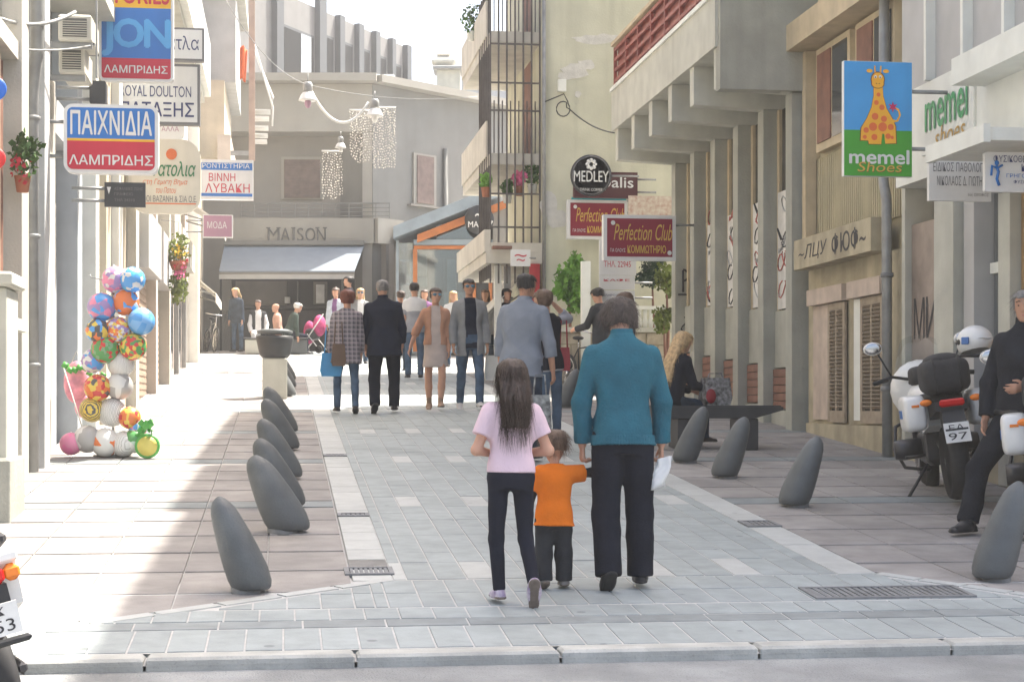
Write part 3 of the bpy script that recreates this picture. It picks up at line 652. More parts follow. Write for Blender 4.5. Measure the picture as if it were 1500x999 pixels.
# climbing plants, flower basket
def leaf_cloud(b, c, r, n, s, up=.3, squash=1):
    for _ in range(n):
        d = Vector((random.gauss(0, 1), random.gauss(0, 1), random.gauss(0, 1))).normalized() * (random.random() ** .45)
        p = Vector(c) + Vector((d.x * r[0], d.y * r[1], d.z * r[2])); a = Vector((random.gauss(0, 1), random.gauss(0, 1), random.gauss(0, .6))).normalized(); t = a.orthogonal().normalized()
        t = (t + a.cross(t) * random.uniform(-1, 1)).normalized(); L = s * random.uniform(.6, 1.3); W = L * .42; q = a.cross(t) * W
        b.add([p, p + t * L * .5 + q, p + t * L, p + t * L * .5 - q], [(0, 1, 2, 3)])
def leafmat(name, c, v=.45): 
    m = mat(name, c, .55, v, 2.2, 0, 10, spec=.3); return m
M_leaf = leafmat('leaf_green', (.055, .12, .025)); M_leafy = leafmat('leaf_yellow_green', (.16, .2, .045)); M_leafd = leafmat('leaf_dark', (.02, .045, .022)); M_leafb = leafmat('leaf_bright', (.12, .27, .035))
M_petr = mat('petal_red', (.5, .03, .05), .6, .2); M_pety = mat('petal_yellow', (.75, .5, .05), .6, .2); M_petp = mat('petal_pink', (.7, .15, .3), .6, .2); M_pot = mat('terracotta', (.35, .14, .08), .8, .15)
p = at(262, 390, 29.5)
hb = empty('hanging_flower_basket', p, 'hanging basket of yellow and red flowers on the left shop front', 'flower basket')
wpart(hb, 'basket', MB().lathe([(.02, -.1), (.12, -.06), (.16, .06), (.17, .08)], 14, p), M_pot); wpart(hb, 'chain', MB().tube([p + Vector((0, 0, .05)), p + Vector((0, 0, .75)), p + Vector((-.3, 0, .78))], .008, 5), M_iron)
b = MB(); leaf_cloud(b, p + Vector((0, 0, .3)), (.17, .17, .3), 260, .07); leaf_cloud(b, p + Vector((.0, 0, -.35)), (.14, .14, .32), 260, .08); tag(wpart(hb, 'foliage', b, M_leafy), kind='stuff')
for m, zz, nm in ((M_pety, .25, 'yellow_flowers'), (M_petr, .02, 'red_flowers'), (M_petp, -.12, 'pink_flowers')):
    b = MB(); leaf_cloud(b, p + Vector((.02, -.1, zz)), (.14, .1, .1), 46, .06); tag(wpart(hb, nm, b, m), kind='stuff')
p = at(33, 265, 15.2)
fp_ = empty('window_flower_pot', p, 'pot of red geraniums on the left window sill', 'flower pot')
wpart(fp_, 'pot', MB().lathe([(.05, -.1), (.07, .03), (.075, .04)], 12, p), M_pot); b = MB(); leaf_cloud(b, p + Vector((.03, 0, .22)), (.13, .13, .2), 240, .06); tag(wpart(fp_, 'foliage', b, M_leaf), kind='stuff')
b = MB(); leaf_cloud(b, p + Vector((.0, -.05, .1)), (.13, .1, .15), 40, .05); tag(wpart(fp_, 'red_flowers', b, M_petr), kind='stuff')
def ac_unit(label, x0, y0, x1, y1, Y, dep=.7):
    a, c = at(x0, y1, Y), at(x1, y0, Y); r = empty('air_conditioner', (a.x, Y, a.z), label, 'air conditioner', 'air conditioners on the left wall')
    w_, h_ = c.x - a.x, c.z - a.z
    wpart(r, 'case', MB().b2(a, (c.x, Y + dep, c.z), .02), M_ac); b = MB(); bb = .14
    g = wpart(r, 'grille', MB().b2((a.x + w_ * bb, Y - .012, a.z + h_ * .16), (c.x - w_ * bb, Y - .002, c.z - h_ * .16)), M_acd)
    for k in range(7): bx(g, 'louvre', (a.x + w_ * bb, Y - .022, a.z + h_ * (.2 + .085 * k)), (c.x - w_ * bb, Y - .0125, a.z + h_ * (.225 + .085 * k)), M_ac)
    wpart(r, 'bracket', MB().b2((a.x - .15, Y + .05, a.z - .06), (c.x, Y + .1, a.z - .002)), M_steel)
ac_unit('cream air conditioner at the top left, upper of two on brackets', 85, 22, 134, 60, 17.3)
ac_unit('cream air conditioner at the top left, lower of two on brackets', 86, 68, 124, 108, 17.6)
bx(l2, 'service_duct', at(62, 62, 17.4), at(140, 66, 17.5), M_steel); bx(l2, 'conduit', at(140, 0, 17.2), at(143, 115, 17.25), M_steel)
cable('grey cable drooping below the upper left air conditioner', sag(at(0, 28, 15), at(110, 18, 17.2), .08), .018, m=M_steel)
cable('thin cable strung below the lower left air conditioner', sag(at(25, 72, 15.6), at(140, 66, 17.5), .03), .01, m=M_steel)
for px, py, r0, ring, inner, lab in ((-9, 130, .07, (.03, .15, .6), (.03, .15, .6), 'blue round traffic sign cut by the left edge'), (-9, 232, .065, (.6, .03, .03), (.65, .05, .04), 'red round traffic sign cut by the left edge')):
    p = at(px, py, 12.2); r = empty('traffic_sign', p, lab, 'traffic sign'); rot = Matrix.Rotation(R(90), 3, 'X')
    wpart(r, 'disc', MB().lathe([(.001, 0), (r0 * 1.15, 0), (r0 * 1.2, -.01), (r0 * 1.2, -.02)], 28, p, rot), mat('traffic_%d' % py, ring, .4))
    wpart(r, 'post', MB().tube([p + Vector((0, .06, -1.8 if py > 200 else -.5)), p + Vector((0, .06, .3))], .02, 8), M_steel)
# ---------------------------------------------------------------- far end: corner shop, block behind it, glass cafe
M_taupe = mat('taupe_render', (.235, .222, .2), .85, .06, 1.5, .12, 30, streak=.2)
M_taupel = mat('light_taupe_render', (.3, .285, .25), .85, .06, 1.5, .1, 30, streak=.15)
M_tauped = mat('grey_taupe_render', (.198, .196, .183), .85, .06, 1.5, .12, 30, streak=.2)
M_awng = mat('grey_blue_canvas', (.2, .235, .275), .8, .05, 4, .08, 60)
M_awnl = mat('pale_grey_canvas', (.42, .42, .41), .8, .05, 4, .08, 60)
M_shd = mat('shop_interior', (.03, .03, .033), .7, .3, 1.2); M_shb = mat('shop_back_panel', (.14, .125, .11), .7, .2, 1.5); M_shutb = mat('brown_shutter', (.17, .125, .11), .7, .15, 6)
M_letd = mat('charcoal_letters', (.09, .09, .09), .5)
D = 47.0
def fl(px, py, d=D): return Vector(((px - 750) / F * d, d, (PY0 - py) / F * d + EYE))     # point in the camera-square frame of the far end
def far_root(name, px, d, label, cat='building'):
    r = empty(name, (0, 0, 0), label, cat); r.rotation_euler = (0, 0, -TH); p = fl(px, 515, d); c, s = math.cos(-TH), math.sin(-TH)
    r.location = (p.x * c - p.y * s, p.x * s + p.y * c, gz(d)); r['o'] = 0
    return r, Vector((p.x, p.y, gz(d)))
class Far:
    def __init__(s, *a, **k): s.root, s.o = far_root(*a, **k); del s.root['o']
    def part(s, name, b, m, parent=None, label=None):
        o = b.build(name, m, parent or s.root)
        if parent is None: o.location = -s.o
        if label: o['label'] = label
        return o
    def box(s, name, px0, py0, px1, py1, d0, d1, m, parent=None, bev=0):
        a, c = fl(px0, py1, d0), fl(px1, py0, d0); return s.part(name, MB().b2((a.x, d0, a.z), (c.x, d1, c.z), bev), m, parent)
    def letters(s, t, px0, py0, px1, py1, d, m, parent=None, **k):
        a, c = fl(px0, py1, d), fl(px1, py0, d); cc = (a + c) / 2
        return lettering(t, c.x - a.x, c.z - a.z, m, parent or s.root, cc if parent else cc - s.o, **k)
ms = Far('corner_shop_building', 440, D, 'two storey taupe corner building with a grey awning at the street end')
zb = 2.9
def up(px, py, d): return fl(px, py, d).z
a, c = fl(300, 515), fl(545, 122)
ms.part('wall', MB().b2((fl(200, 0).x, D + .9, zb), (c.x, D + 7, c.z - .02)), M_taupe)
ms.part('upper_wall', MB().b2((fl(300, 0).x, D, up(0, 193, D)), (c.x, D + .899, c.z - .02)), M_taupel)
ms.part('fascia', MB().b2((fl(338, 0).x, D - .1, up(0, 357, D)), (fl(548, 0).x, D + .899, up(0, 320, D))), M_taupel)
ms.part('column', MB().b2((fl(531, 0).x, D - .02, zb), (fl(545, 0).x, D + .45, up(0, 194, D))), M_taupel)
ms.part('side_pier', MB().b2((fl(560, 0).x - .0, D + .2, zb), (fl(576, 0).x, D + .8, up(0, 357, D))), M_taupe)
ms.part('roof_slab', MB().b2((fl(285, 0).x, D - .45, c.z - .01), (c.x + .15, D + 7, c.z + .2)), M_taupel)
w1 = ms.box('window', 412, 230, 473, 292, D + .84, D + .9, M_taupel); ms.box('shutter', 416, 234, 469, 290, D + .8, D + .838, M_shutb, w1)
for k in range(22): ms.box('slat', 417, 236 + k * 2.4, 468, 237.4 + k * 2.4, D + .775, D + .799, M_shutb, w1)
# railing in front of the recess
rl = ms.box('railing', 352, 297, 571, 299, D - .06, D - .02, M_tauped)
for py in (304, 310, 316): ms.box('rail_bar', 352, py, 571, py + 1, D - .05, D - .03, M_tauped, rl)
for k in range(12): ms.box('rail_post', 352 + k * 19.8, 299, 353.2 + k * 19.8, 320, D - .055, D - .025, M_tauped, rl)
for i, (ch, x0, x1) in enumerate((('M', 392, 409), ('A', 410.5, 425), ('I', 428, 431.5), ('S', 435, 444.5), ('O', 447, 462), ('N', 464, 477))):
    lt = ms.letters(ch, x0, 334, x1, 353.5, D - .13, M_letd, name='shop_letter', ext=0)
    lt.modifiers.new('t', 'SOLIDIFY').thickness = .03
    for (sx, top) in {'M': ((x0 + 1, 1), (x0 + 1, 0), (x1 - 1, 1), (x1 - 1, 0)), 'A': ((x0 + .8, 0), (x1 - .8, 0)), 'I': ((429.7, 1), (429.7, 0)), 'N': ((x0 + 1, 1), (x0 + 1, 0), (x1 - 1, 1))}.get(ch, ()):
        q = fl(sx, 334 if top else 353.5, D - .13); o = MB().box((0, 0, 0), (.11, .02, .03)).build('serif', M_letd, lt); o.location = q - ms.o - lt.location
# chamfer and right hand wing, going back
wdir = Vector((math.sin(R(42)), math.cos(R(42)))); n_ = Vector((wdir.y, -wdir.x)); w0 = Vector((fl(545, 0).x, D)); Lw = 13.0
def wing(s0, s1, z0, z1, o0, o1):
    P = [w0 + wdir * s0 + n_ * o1, w0 + wdir * s1 + n_ * o1, w0 + wdir * s1 - n_ * o0, w0 + wdir * s0 - n_ * o0]
    b = MB(); b.add([(p.x, p.y, z0) for p in P] + [(p.x, p.y, z1) for p in P], [(3, 2, 1, 0), (4, 5, 6, 7), (0, 1, 5, 4), (1, 2, 6, 5), (2, 3, 7, 6), (3, 0, 4, 7)][::1]); return b
def flipn(b): b.f = [f[::-1] for f in b.f]; return b
zt = c.z
ms.part('wing_wall', wing(0.02, Lw, zb, zt - .02, 5, 0), M_tauped); ms.part('wing_roof', wing(0, Lw + .3, zt - .01, zt + .19, 5, .4), M_taupel)
ms.part('wing_fascia', wing(0.02, 1.0, up(0, 357, D), up(0, 320, D), .0, .22), M_taupel)
def wpx(px):  # distance along the wing seen at a photo column
    k = (px - 750) / F; return (k * w0.y - w0.x) / (wdir.x - k * wdir.y)
for x0, x1, y0, y1 in ((604, 637, 224, 300),):
    s0, s1 = wpx(x0), wpx(x1); dd = (w0 + wdir * s0).y
    wf = ms.part('window', wing(s0, s1, up(0, y1, dd), up(0, y0, dd), .0, .06), M_taupel); ms.part('shutter', wing(s0 + .12, s1 - .12, up(0, y1 - 3, dd), up(0, y0 + 3, dd), -.061, .09), M_shutb, wf); ms.part('sill', wing(s0 - .2, s1 + .2, up(0, y1 + 2.5, dd), up(0, y1, dd) - .002, .0, .16), M_taupe, wf)
s0 = wpx(650); pp = w0 + wdir * s0 + n_ * .08; ms.part('downpipe', MB().tube([(pp.x, pp.y, zb), (pp.x, pp.y, zt - 1.5)], .07, 8), M_tauped)
s0 = wpx(566); ms.part('wing_column', wing(s0 - .2, s0 + .25, zb, up(0, 357, D), 0, .2), M_taupe)
# shop front under the awning
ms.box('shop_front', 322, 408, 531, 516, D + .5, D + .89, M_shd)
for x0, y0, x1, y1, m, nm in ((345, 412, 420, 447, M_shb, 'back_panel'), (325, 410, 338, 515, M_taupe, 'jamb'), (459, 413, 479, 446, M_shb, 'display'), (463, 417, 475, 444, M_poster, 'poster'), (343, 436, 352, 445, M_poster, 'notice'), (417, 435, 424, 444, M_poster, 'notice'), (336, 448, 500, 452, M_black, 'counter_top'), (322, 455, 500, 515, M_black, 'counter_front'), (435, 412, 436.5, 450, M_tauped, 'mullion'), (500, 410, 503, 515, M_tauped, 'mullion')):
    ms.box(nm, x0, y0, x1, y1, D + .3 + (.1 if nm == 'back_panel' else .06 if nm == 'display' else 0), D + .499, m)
aw = Far('shop_awning', 426, D - .2, 'wide grey blue canvas awning of the corner shop below its name', 'awning')
za, zf, zv = up(0, 360, D), up(0, 397, D - 1.5), up(0, 409, D - 1.5); xa0, xa1, xf0, xf1 = fl(330, 0).x, fl(534, 0).x, fl(321, 0, D - 1.5).x, fl(519, 0, D - 1.5).x
b = MB(); T = .035
b.add([(xa0, D - .12, za), (xf0, D - 1.5, zf), (xf1, D - 1.5, zf), (xa1, D - .12, za), (xa0, D - .12, za - T), (xf0, D - 1.5, zf - T), (xf1, D - 1.5, zf - T), (xa1, D - .12, za - T)], [(0, 1, 2, 3), (7, 6, 5, 4), (0, 4, 5, 1), (1, 5, 6, 2), (2, 6, 7, 3), (3, 7, 4, 0)]); aw.part('canvas', b, M_awng)
aw.part('front_bar', MB().b2((xf0, D - 1.55, zf - .09), (xf1, D - 1.49, zf - .036)), M_tauped); aw.part('valance', MB().b2((xf0, D - 1.53, zv), (xf1, D - 1.515, zf - .092)), M_awnl); aw.part('cassette', MB().b2((xa0, D - .25, za + .0), (xa1, D - .11, za + .12)), M_tauped)
# roof things
chm = Far('chimney_stack', 657, 55, 'square rendered chimney with a metal cap on the corner roof', 'chimney')
chm.box('stack', 640, 101, 674, 150, 55, 55.8, M_concl); chm.box('cap', 634, 96, 679, 101.5, 54.8, 56, M_steel, bev=.03); chm.box('cowl', 632, 82, 668, 95.8, 55.1, 55.7, M_ac, bev=.12); chm.box('crown', 640, 78, 660, 81.8, 55.2, 55.6, M_ac, bev=.05)
for k, (x0, x1) in enumerate(((499, 545), (546, 578))):
    rb = Far('roof_air_conditioner', (x0 + x1) / 2, 49, ('longer', 'shorter')[k] + ' white air conditioner case lying on the corner roof', 'air conditioner'); rb.box('case', x0, 109, x1, 125, 49, 49.8, M_white, bev=.04); rb.box('grille', x0 + 6, 112, x0 + 20, 122, 48.97, 48.999, M_greyp)
# grey block with fins
gb = Far('grey_block', 480, 60, 'grey concrete block with tall vertical fins behind the corner shop')
g0 = Vector((fl(372, 0, 58.).x, 58.0)); gd = Vector((math.sin(R(22.4)), math.cos(R(22.4)))); gn = Vector((gd.y, -gd.x))
M_blk = mat('grey_block_concrete', (.17, .17, .168), .85, .06, 2, .15, 30, streak=.25); M_fin = mat('blue_grey_fin', (.07, .08, .09), .8, .06, 2, .1, 30, streak=.2)
M_cur = mat('curtain_and_reflection', (.3, .33, .36), .9, .1, 6)
def gbl(s0, s1, z0, z1, o0, o1):
    P = [g0 + gd * s0 + gn * o1, g0 + gd * s1 + gn * o1, g0 + gd * s1 - gn * o0, g0 + gd * s0 - gn * o0]
    b = MB(); b.add([(p.x, p.y, z0) for p in P] + [(p.x, p.y, z1) for p in P], [(3, 2, 1, 0), (4, 5, 6, 7), (0, 1, 5, 4), (1, 2, 6, 5), (2, 3, 7, 6), (3, 0, 4, 7)]); return b
def gpx(px):
    k = (px - 750) / F; return (k * g0.y - g0.x) / (gd.x - k * gd.y)
ZG = 16.1; sE = gpx(600)
gb.part('wall', gbl(-6, sE, 4, ZG - .02, 6, 0), M_blk)
for i, (x0, x1) in enumerate(((398, 408), (461, 471), (491, 498), (519, 526), (544, 550), (568, 573), (590, 596))): s0 = gpx(x0); gb.part('fin', gbl(s0, gpx(x1), 9.5, ZG + .02 + (1.2 if i < 2 else 0), 0, .22), M_fin)
def gwin(x0, x1, y0, y1, curtain):
    s0, s1 = gpx(x0), gpx(x1); dm = (g0 + gd * s0).y; f = gb.part('window', gbl(s0, s1, up(0, y1, dm), up(0, y0, dm), 0, .03), M_fin); gb.part('pane', gbl(s0 + .08, s1 - .08, up(0, y1, dm) + .1, up(0, y0, dm) - .1, -.031, .05), mat('matt_window', (.012, .014, .017), .5, spec=.1), f)
    if curtain: gb.part('curtain', gbl(s0 + (s1 - s0) * .55, s1 - (s1 - s0) * .12, up(0, y1, dm) + .1, up(0, y0, dm) - .1, -.051, .07), M_cur, f)
gwin(413, 459, 35, 108, True)
for x0, x1, y0 in ((473, 488, 50), (500, 516, 60), (528, 541, 70), (552, 565, 80), (575, 587, 92)): gwin(x0, x1, y0, 122, False)
gb.part('ledge', gbl(gpx(412), gpx(460), up(0, 125, 60), up(0, 110, 60), 0, .3), M_pl3)
# glass cafe with sloping roof
M_org = mat('orange_frame', (.42, .14, .04), .5, .15); M_zinc = mat('zinc_roof', (.27, .32, .36), .45, .1, 3, metal=.4); M_gl = glass('cafe_glass', (.55, .68, .7), .2)
cf = Far('glass_cafe', 650, 43.5, 'glass fronted cafe with orange frames and a sloping zinc roof', 'building'); DC = 43.5
b = MB(); th_ = .3; A, B_ = fl(578, 352, DC), fl(745, 286, DC)
b.add([(A.x, DC - .5, A.z), (B_.x, DC - .5, B_.z), (B_.x, DC + 4, B_.z), (A.x, DC + 4, A.z), (A.x, DC - .5, A.z + th_), (B_.x, DC - .5, B_.z + th_), (B_.x, DC + 4, B_.z + th_), (A.x, DC + 4, A.z + th_)], [(3, 2, 1, 0), (4, 5, 6, 7), (0, 1, 5, 4), (1, 2, 6, 5), (2, 3, 7, 6), (3, 0, 4, 7)]); cf.part('roof', b, M_zinc)
b = MB(); A2, B2 = fl(612, 349, DC), fl(745, 297, DC); b.prism([(A2.x, A2.z - .14), (B2.x, B2.z - .14), (B2.x, B2.z + .06), (A2.x, A2.z + .06)], DC - .3, DC - .2); cf.part('verge_board', b, M_org)
cf.box('beam', 606, 351, 722, 359, DC - .12, DC + .05, M_zinc); cf.box('frame_head', 606, 360, 722, 365, DC - .1, DC + .02, M_org)
for x0, x1, m in ((605, 611, M_org), (692, 697, M_org), (716, 721, M_org), (580, 584, M_zinc)): cf.box('post', x0, 365.5 if m is M_org else 352, x1, 515, DC - .1, DC + .02, m)
cf.box('door', 698, 385, 715, 510, DC - .03, DC + .02, M_black); cf.box('door_head', 697.3, 377, 715.7, 384.8, DC - .08, DC + .02, M_org)
pn = cf.box('pane', 611.5, 366, 691.5, 500, DC - .04, DC - .02, M_gl); cf.box('pane', 584.5, 356, 604.5, 500, DC - .04, DC - .02, M_gl); cf.box('gable_pane', 640, 330, 716, 350.5, DC - .04, DC - .02, M_gl)
cf.box('back_wall', 580, 330, 722, 516, DC + 3.6, DC + 3.9, M_shb); cf.box('side_wall', 722, 300, 760, 516, DC - .2, DC + 4, M_taupe); cf.box('floor_plinth', 580, 500.5, 722, 517, DC - .08, DC + .02, M_zinc)
for (x0, y0, x1, y1, m, nm) in ((600, 372, 625, 420, M_cur, 'reflection_sheet'), (655, 380, 668, 430, M_cur, 'reflection_sheet'), (628, 378, 650, 470, M_shutb, 'shelf_unit'), (670, 372, 690, 400, M_brown, 'panel'), (612, 425, 640, 470, M_dark, 'counter'), (640, 428, 690, 470, M_pl2, 'counter')): cf.box(nm, x0, y0, x1, y1, DC + 1.2, DC + 1.5, m)  # the two pale sheets stand in for white reflections in the cafe glass
for k, py in enumerate((380, 402, 415)): cf.box('shelf', 586 + (18 if k == 1 else 0), py, 606 + (18 if k == 1 else 2), py + 2.5, DC + .2, DC + .5, M_cur)
sgn = Far('round_cafe_sign', 702, 42.8, 'round black sign with white lettering under the cafe roof', 'sign'); p = fl(702, 322, 42.8); b = MB(); b.lathe([(.001, 0), (.36, 0), (.37, -.02), (.37, -.06), (.001, -.06)], 32, p, Matrix.Rotation(R(90), 3, 'X')); sgn.part('disc', b, M_black); sgn.letters('MAΣΑΖ', 686, 324, 722, 333, 42.78, M_poster, bold=.02); sgn.letters('~', 696, 313, 708, 318, 42.78, M_poster)
# far houses closing the view
fb = Far('distant_block', 700, 72, 'pale distant apartment block in the gap above the corner roof'); fb.box('wall', 676, 110, 900, 430, 72, 78, M_pl2)
for k in range(3): fb.box('window', 684 + k * 40, 150, 704 + k * 40, 200, 71.95, 71.999, M_dglass)
# ---------------------------------------------------------------- signs
def flat(name, c, rough=.45, **k): return mat(name, c, rough, .05, 3, 0, 10, streak=.3, stain=.12, **k)
S_wh = flat('sign_white', (.7, .7, .69)); S_bl = flat('sign_blue', (.02, .16, .5)); S_rd = flat('sign_red', (.52, .02, .05)); S_ye = flat('sign_yellow', (.75, .42, .02)); S_lb = flat('sign_light_blue', (.08, .36, .72)); S_nv = flat('sign_navy', (.03, .04, .14)); S_gr = flat('sign_frame_grey', (.16, .16, .17)); S_cr = flat('sign_cream', (.68, .65, .56)); S_or = flat('sign_orange', (.7, .16, .04)); S_gn = flat('sign_green', (.03, .2, .08)); S_mr = flat('sign_maroon', (.24, .015, .035)); S_gd = flat('sign_gold', (.62, .4, .08)); S_dk = flat('sign_charcoal', (.035, .038, .045)); S_pk = flat('sign_mauve', (.4, .22, .3)); S_tq = flat('sign_turquoise', (.05, .4, .45)); S_br = flat('sign_brown_maroon', (.075, .02, .025))
def rrect(w_, h_, r, n=6):
    if r <= 0: return [(-w_ / 2, -h_ / 2), (w_ / 2, -h_ / 2), (w_ / 2, h_ / 2), (-w_ / 2, h_ / 2)]
    P = []
    for cx, cz, a0 in ((w_ / 2 - r, -h_ / 2 + r, -90), (w_ / 2 - r, h_ / 2 - r, 0), (-w_ / 2 + r, h_ / 2 - r, 90), (-w_ / 2 + r, -h_ / 2 + r, 180)):
        for i in range(n + 1): a = R(a0 + 90 * i / n); P.append((cx + r * math.cos(a), cz + r * math.sin(a)))
    return P
def sign(name, label, rect, Y, body, r=0., border=.03, bands=(), texts=(), thick=.14, mount=-1, rz=0, mz=(.25, .75), reach=.35, group=None, cat='sign', double=False):
    x0, y0, x1, y1 = rect; a, c = at(x0, y1, Y), at(x1, y0, Y); w_, h_ = c.x - a.x, c.z - a.z
    root = empty(name, ((a.x + c.x) / 2, Y, a.z), label, cat, group, rz)
    b = MB(); b.prism([(p, q + h_ / 2) for p, q in rrect(w_, h_, r)], 0, thick); b.build('box', body, root)
    iw, ih = w_ - 2 * border, h_ - 2 * border; inner = rrect(iw, ih, max(0, r - border))
    for i, (f0, f1, m) in enumerate(bands):
        P = clip_poly(inner, [(0, 1, ih / 2 - ih * f0), (0, -1, -(ih / 2 - ih * f1))]); b = MB(); b.prism([(p, q + h_ / 2) for p, q in P], -.006, -.0005); b.build('panel', m, root)
    for i, (s, u0, v0, u1, v1, m, k) in enumerate(texts):
        lettering(s, (u1 - u0) * w_, (v1 - v0) * h_, m, root, (-w_ / 2 + w_ * (u0 + u1) / 2, -.009 - .001 * i, h_ - h_ * (v0 + v1) / 2), **k)
    if mount:
        for f in mz:
            b = MB(); xx = mount * w_ / 2; b.tube([(xx - mount * .02, thick / 2, h_ * f), (xx + mount * reach, thick / 2, h_ * f)], .02, 6); b.build('bracket', M_steel, root)
    return root, w_, h_
B2 = dict(bold=.025)
sign('toy_shop_sign', 'blue and red illuminated toy shop sign with white Greek lettering, lower of the pair', (93, 155, 232, 253), 17.0, S_wh, .09, .035, ((0, .5, S_bl), (.5, .54, S_ye), (.54, 1, S_rd)), (('ΠΑΙΧΝΙΔΙΑ', .075, .1, .93, .44, S_wh, dict(bold=.03)), ('ΛΑΜΠΡΙΔΗΣ', .06, .74, .94, .88, S_wh, dict(bold=.02))), reach=.2)
r, w_, h_ = sign('tall_toy_sign', 'tall blue sign with light blue letters and a red foot at the top left', (145, -34, 254, 118), 20.4, S_wh, .06, .03, ((0, .3, S_ye), (.3, .8, S_bl), (.8, 1, S_rd)), (('JON', .05, .42, .95, .76, S_lb, dict(bold=.06, spacing=.9)), ('STORIES', .06, .1, .94, .27, S_rd, dict(bold=.04)), ('ΛΑΜΠΡΙΔΗΣ', .07, .855, .92, .925, S_wh, dict(bold=.02))))
sign('small_white_sign', 'small white framed sign with navy lettering behind the tall blue sign', (222, 42, 299, 88), 22.6, S_gr, 0, .025, ((0, 1, S_wh),), (('ατλα', .3, .25, .9, .68, S_nv, {}),))
sign('china_shop_sign', 'white sign naming fine china in navy capitals with a grey frame', (163, 95, 293, 181), 23.2, S_gr, 0, .035, ((0, 1, S_wh),), (('75', .52, .13, .6, .22, S_gr, {}), ('ROYAL DOULTON', .1, .37, .9, .55, S_nv, {}), ('ΠΑΤΑΞΗΣ', .1, .64, .93, .87, S_nv, dict(bold=.02))))
sign('rounded_cream_sign', 'cream sign with rounded corners, orange dot and green script', (188, 205, 294, 312), 24.4, S_cr, .27, .025, ((.88, .895, S_or),), (('Ανατολια', .2, .3, .93, .5, S_gn, dict(shear=.25, bold=.02)), ('στη Γεμιση Βημα', .2, .54, .82, .63, S_or, dict(shear=.3)), ('του Ποτου', .38, .65, .66, .73, S_or, dict(shear=.3)), ('ΑΦΟΙ ΒΑΖΑΝΗ & ΣΙΑ Ο.Ε.', .14, .76, .95, .85, S_gr, {}), ('●', .52, .13, .67, .28, S_or, {})))
sign('tutoring_sign', 'white tutoring school sign with blue bands and red names at the far left', (283, 235, 371, 292), 36.5, S_wh, 0, .02, ((.06, .25, S_bl), (.86, .94, S_bl)), (('ΦΡΟΝΤΙΣΤΗΡΙΑ', .04, .09, .94, .22, S_wh, {}), ('ΒΙΝΝΗ', .26, .34, .7, .54, S_rd, {}), ('ΛΥΒΑΚΗ', .2, .6, .94, .82, S_rd, {})))
sign('dark_plaque_sign', 'small dark plaque with a crest hanging below the toy shop sign', (153, 268, 213, 303), 19.0, S_dk, 0, .01, (), (('▼', .06, .2, .16, .5, S_wh, {}), ('ΑΣΦΑΛΕΙΕΣ ΖΩΗΣ', .24, .2, .94, .32, S_gr, {}), ('ΓΡΑΦΕΙΟ', .24, .42, .7, .54, S_gr, {}), ('ΤΗΛ 24310', .24, .66, .74, .78, S_gr, {})), thick=.05)
sign('mauve_sign', 'small faded mauve and white sign near the far awnings', (297, 315, 341, 348), 35.5, S_wh, 0, .02, ((.0, 1, S_pk),), (('ΜΟΔΑ', .15, .3, .8, .6, S_wh, {}),), thick=.1)
sign('half_round_sign', 'pale rounded sign half hidden between the white and cream signs', (190, 172, 270, 206), 25.6, S_wh, .15, .02, (), (('ΚΡΥΣΤΑΛΛΑ', .2, .4, .9, .6, S_pk, {}),))
sign('grey_wall_box', 'dark grey lamp box on the left wall above the toy shop sign', (131, 119, 155, 152), 18.6, S_dk, .02, .01, thick=.2)
# right
def script(u0, v0, u1, v1): return ('Perfection Club', u0, v0, u1, v1, S_gd, dict(shear=.35, bold=-.004))
for Y, rect, lab in ((25.4, (884, 316, 990, 381), 'maroon hairdresser sign with gold script, nearer of the two'), (30.0, (831, 294, 919, 350), 'maroon hairdresser sign with gold script, farther and partly hidden')):
    sign('hairdresser_sign', lab, rect, Y, S_wh, 0, .055, ((0, 1, S_mr),), (script(.14, .2, .95, .56), ('ΚΟΜΜΩΤΗΡΙΟ', .33, .67, .86, .84, S_gd, dict(bold=.03)), ('ΓΙΑ ΟΛΟΥΣ', .09, .74, .3, .82, S_wh, {}), ('●', .1, .13, .16, .23, S_wh, {}), ('●', .88, .78, .94, .88, S_wh, {})), mount=1, mz=(.8,) if Y < 26 else (.3, .7), reach=.3, group='hairdresser signs')
p = at(866, 257, 29.2); md = empty('round_cafe_sign', (p.x, p.y, p.z - .37), 'round charcoal cafe sign lettered MEDLEY in white', 'sign'); rd = 30.5 / F * 29.2
RX = Matrix.Rotation(R(90), 3, 'X'); b = MB(); b.lathe([(.001, -.08), (rd, -.08), (rd + .004, -.06), (rd + .004, 0), (.001, 0)], 40, (0, 0, .37), RX); b.build('disc', S_dk, md)
b = MB(); b.lathe([(rd * .9, .004), (rd * .94, .004), (rd * .94, .001), (rd * .9, .001), (rd * .9, .004)], 40, (0, 0, .37), RX); b.build('ring', S_gr, md)
lettering('MEDLEY', rd * 1.72, rd * .52, S_wh, md, (0, -.008, .35), bold=.015); lettering('DRINK COFFEE', rd * 1.1, rd * .14, S_wh, md, (0, -.008, .12)); 
em = MB(); em.lathe([(.035, .006), (.065, .006), (.065, .001), (.035, .001), (.035, .006)], 16, (0, 0, .56), RX)
for k in range(8): a = k * math.pi / 4; em.lathe([(.001, .007), (.03, .007), (.03, .001)], 8, (.075 * math.cos(a), 0, .56 + .075 * math.sin(a)), RX)
em.build('emblem', S_wh, md); MB().tube([(rd, .04, .37), (rd + .5, .04, .37)], .02, 6).build('bracket', M_steel, md)
sign('maroon_shop_sign', 'dark maroon shop sign with white lowercase lettering behind the round sign', (841, 253, 934, 289), 29.8, S_br, 0, .01, (), (('κεφalis', .1, .2, .93, .72, S_wh, dict(bold=.02)),), mount=1)
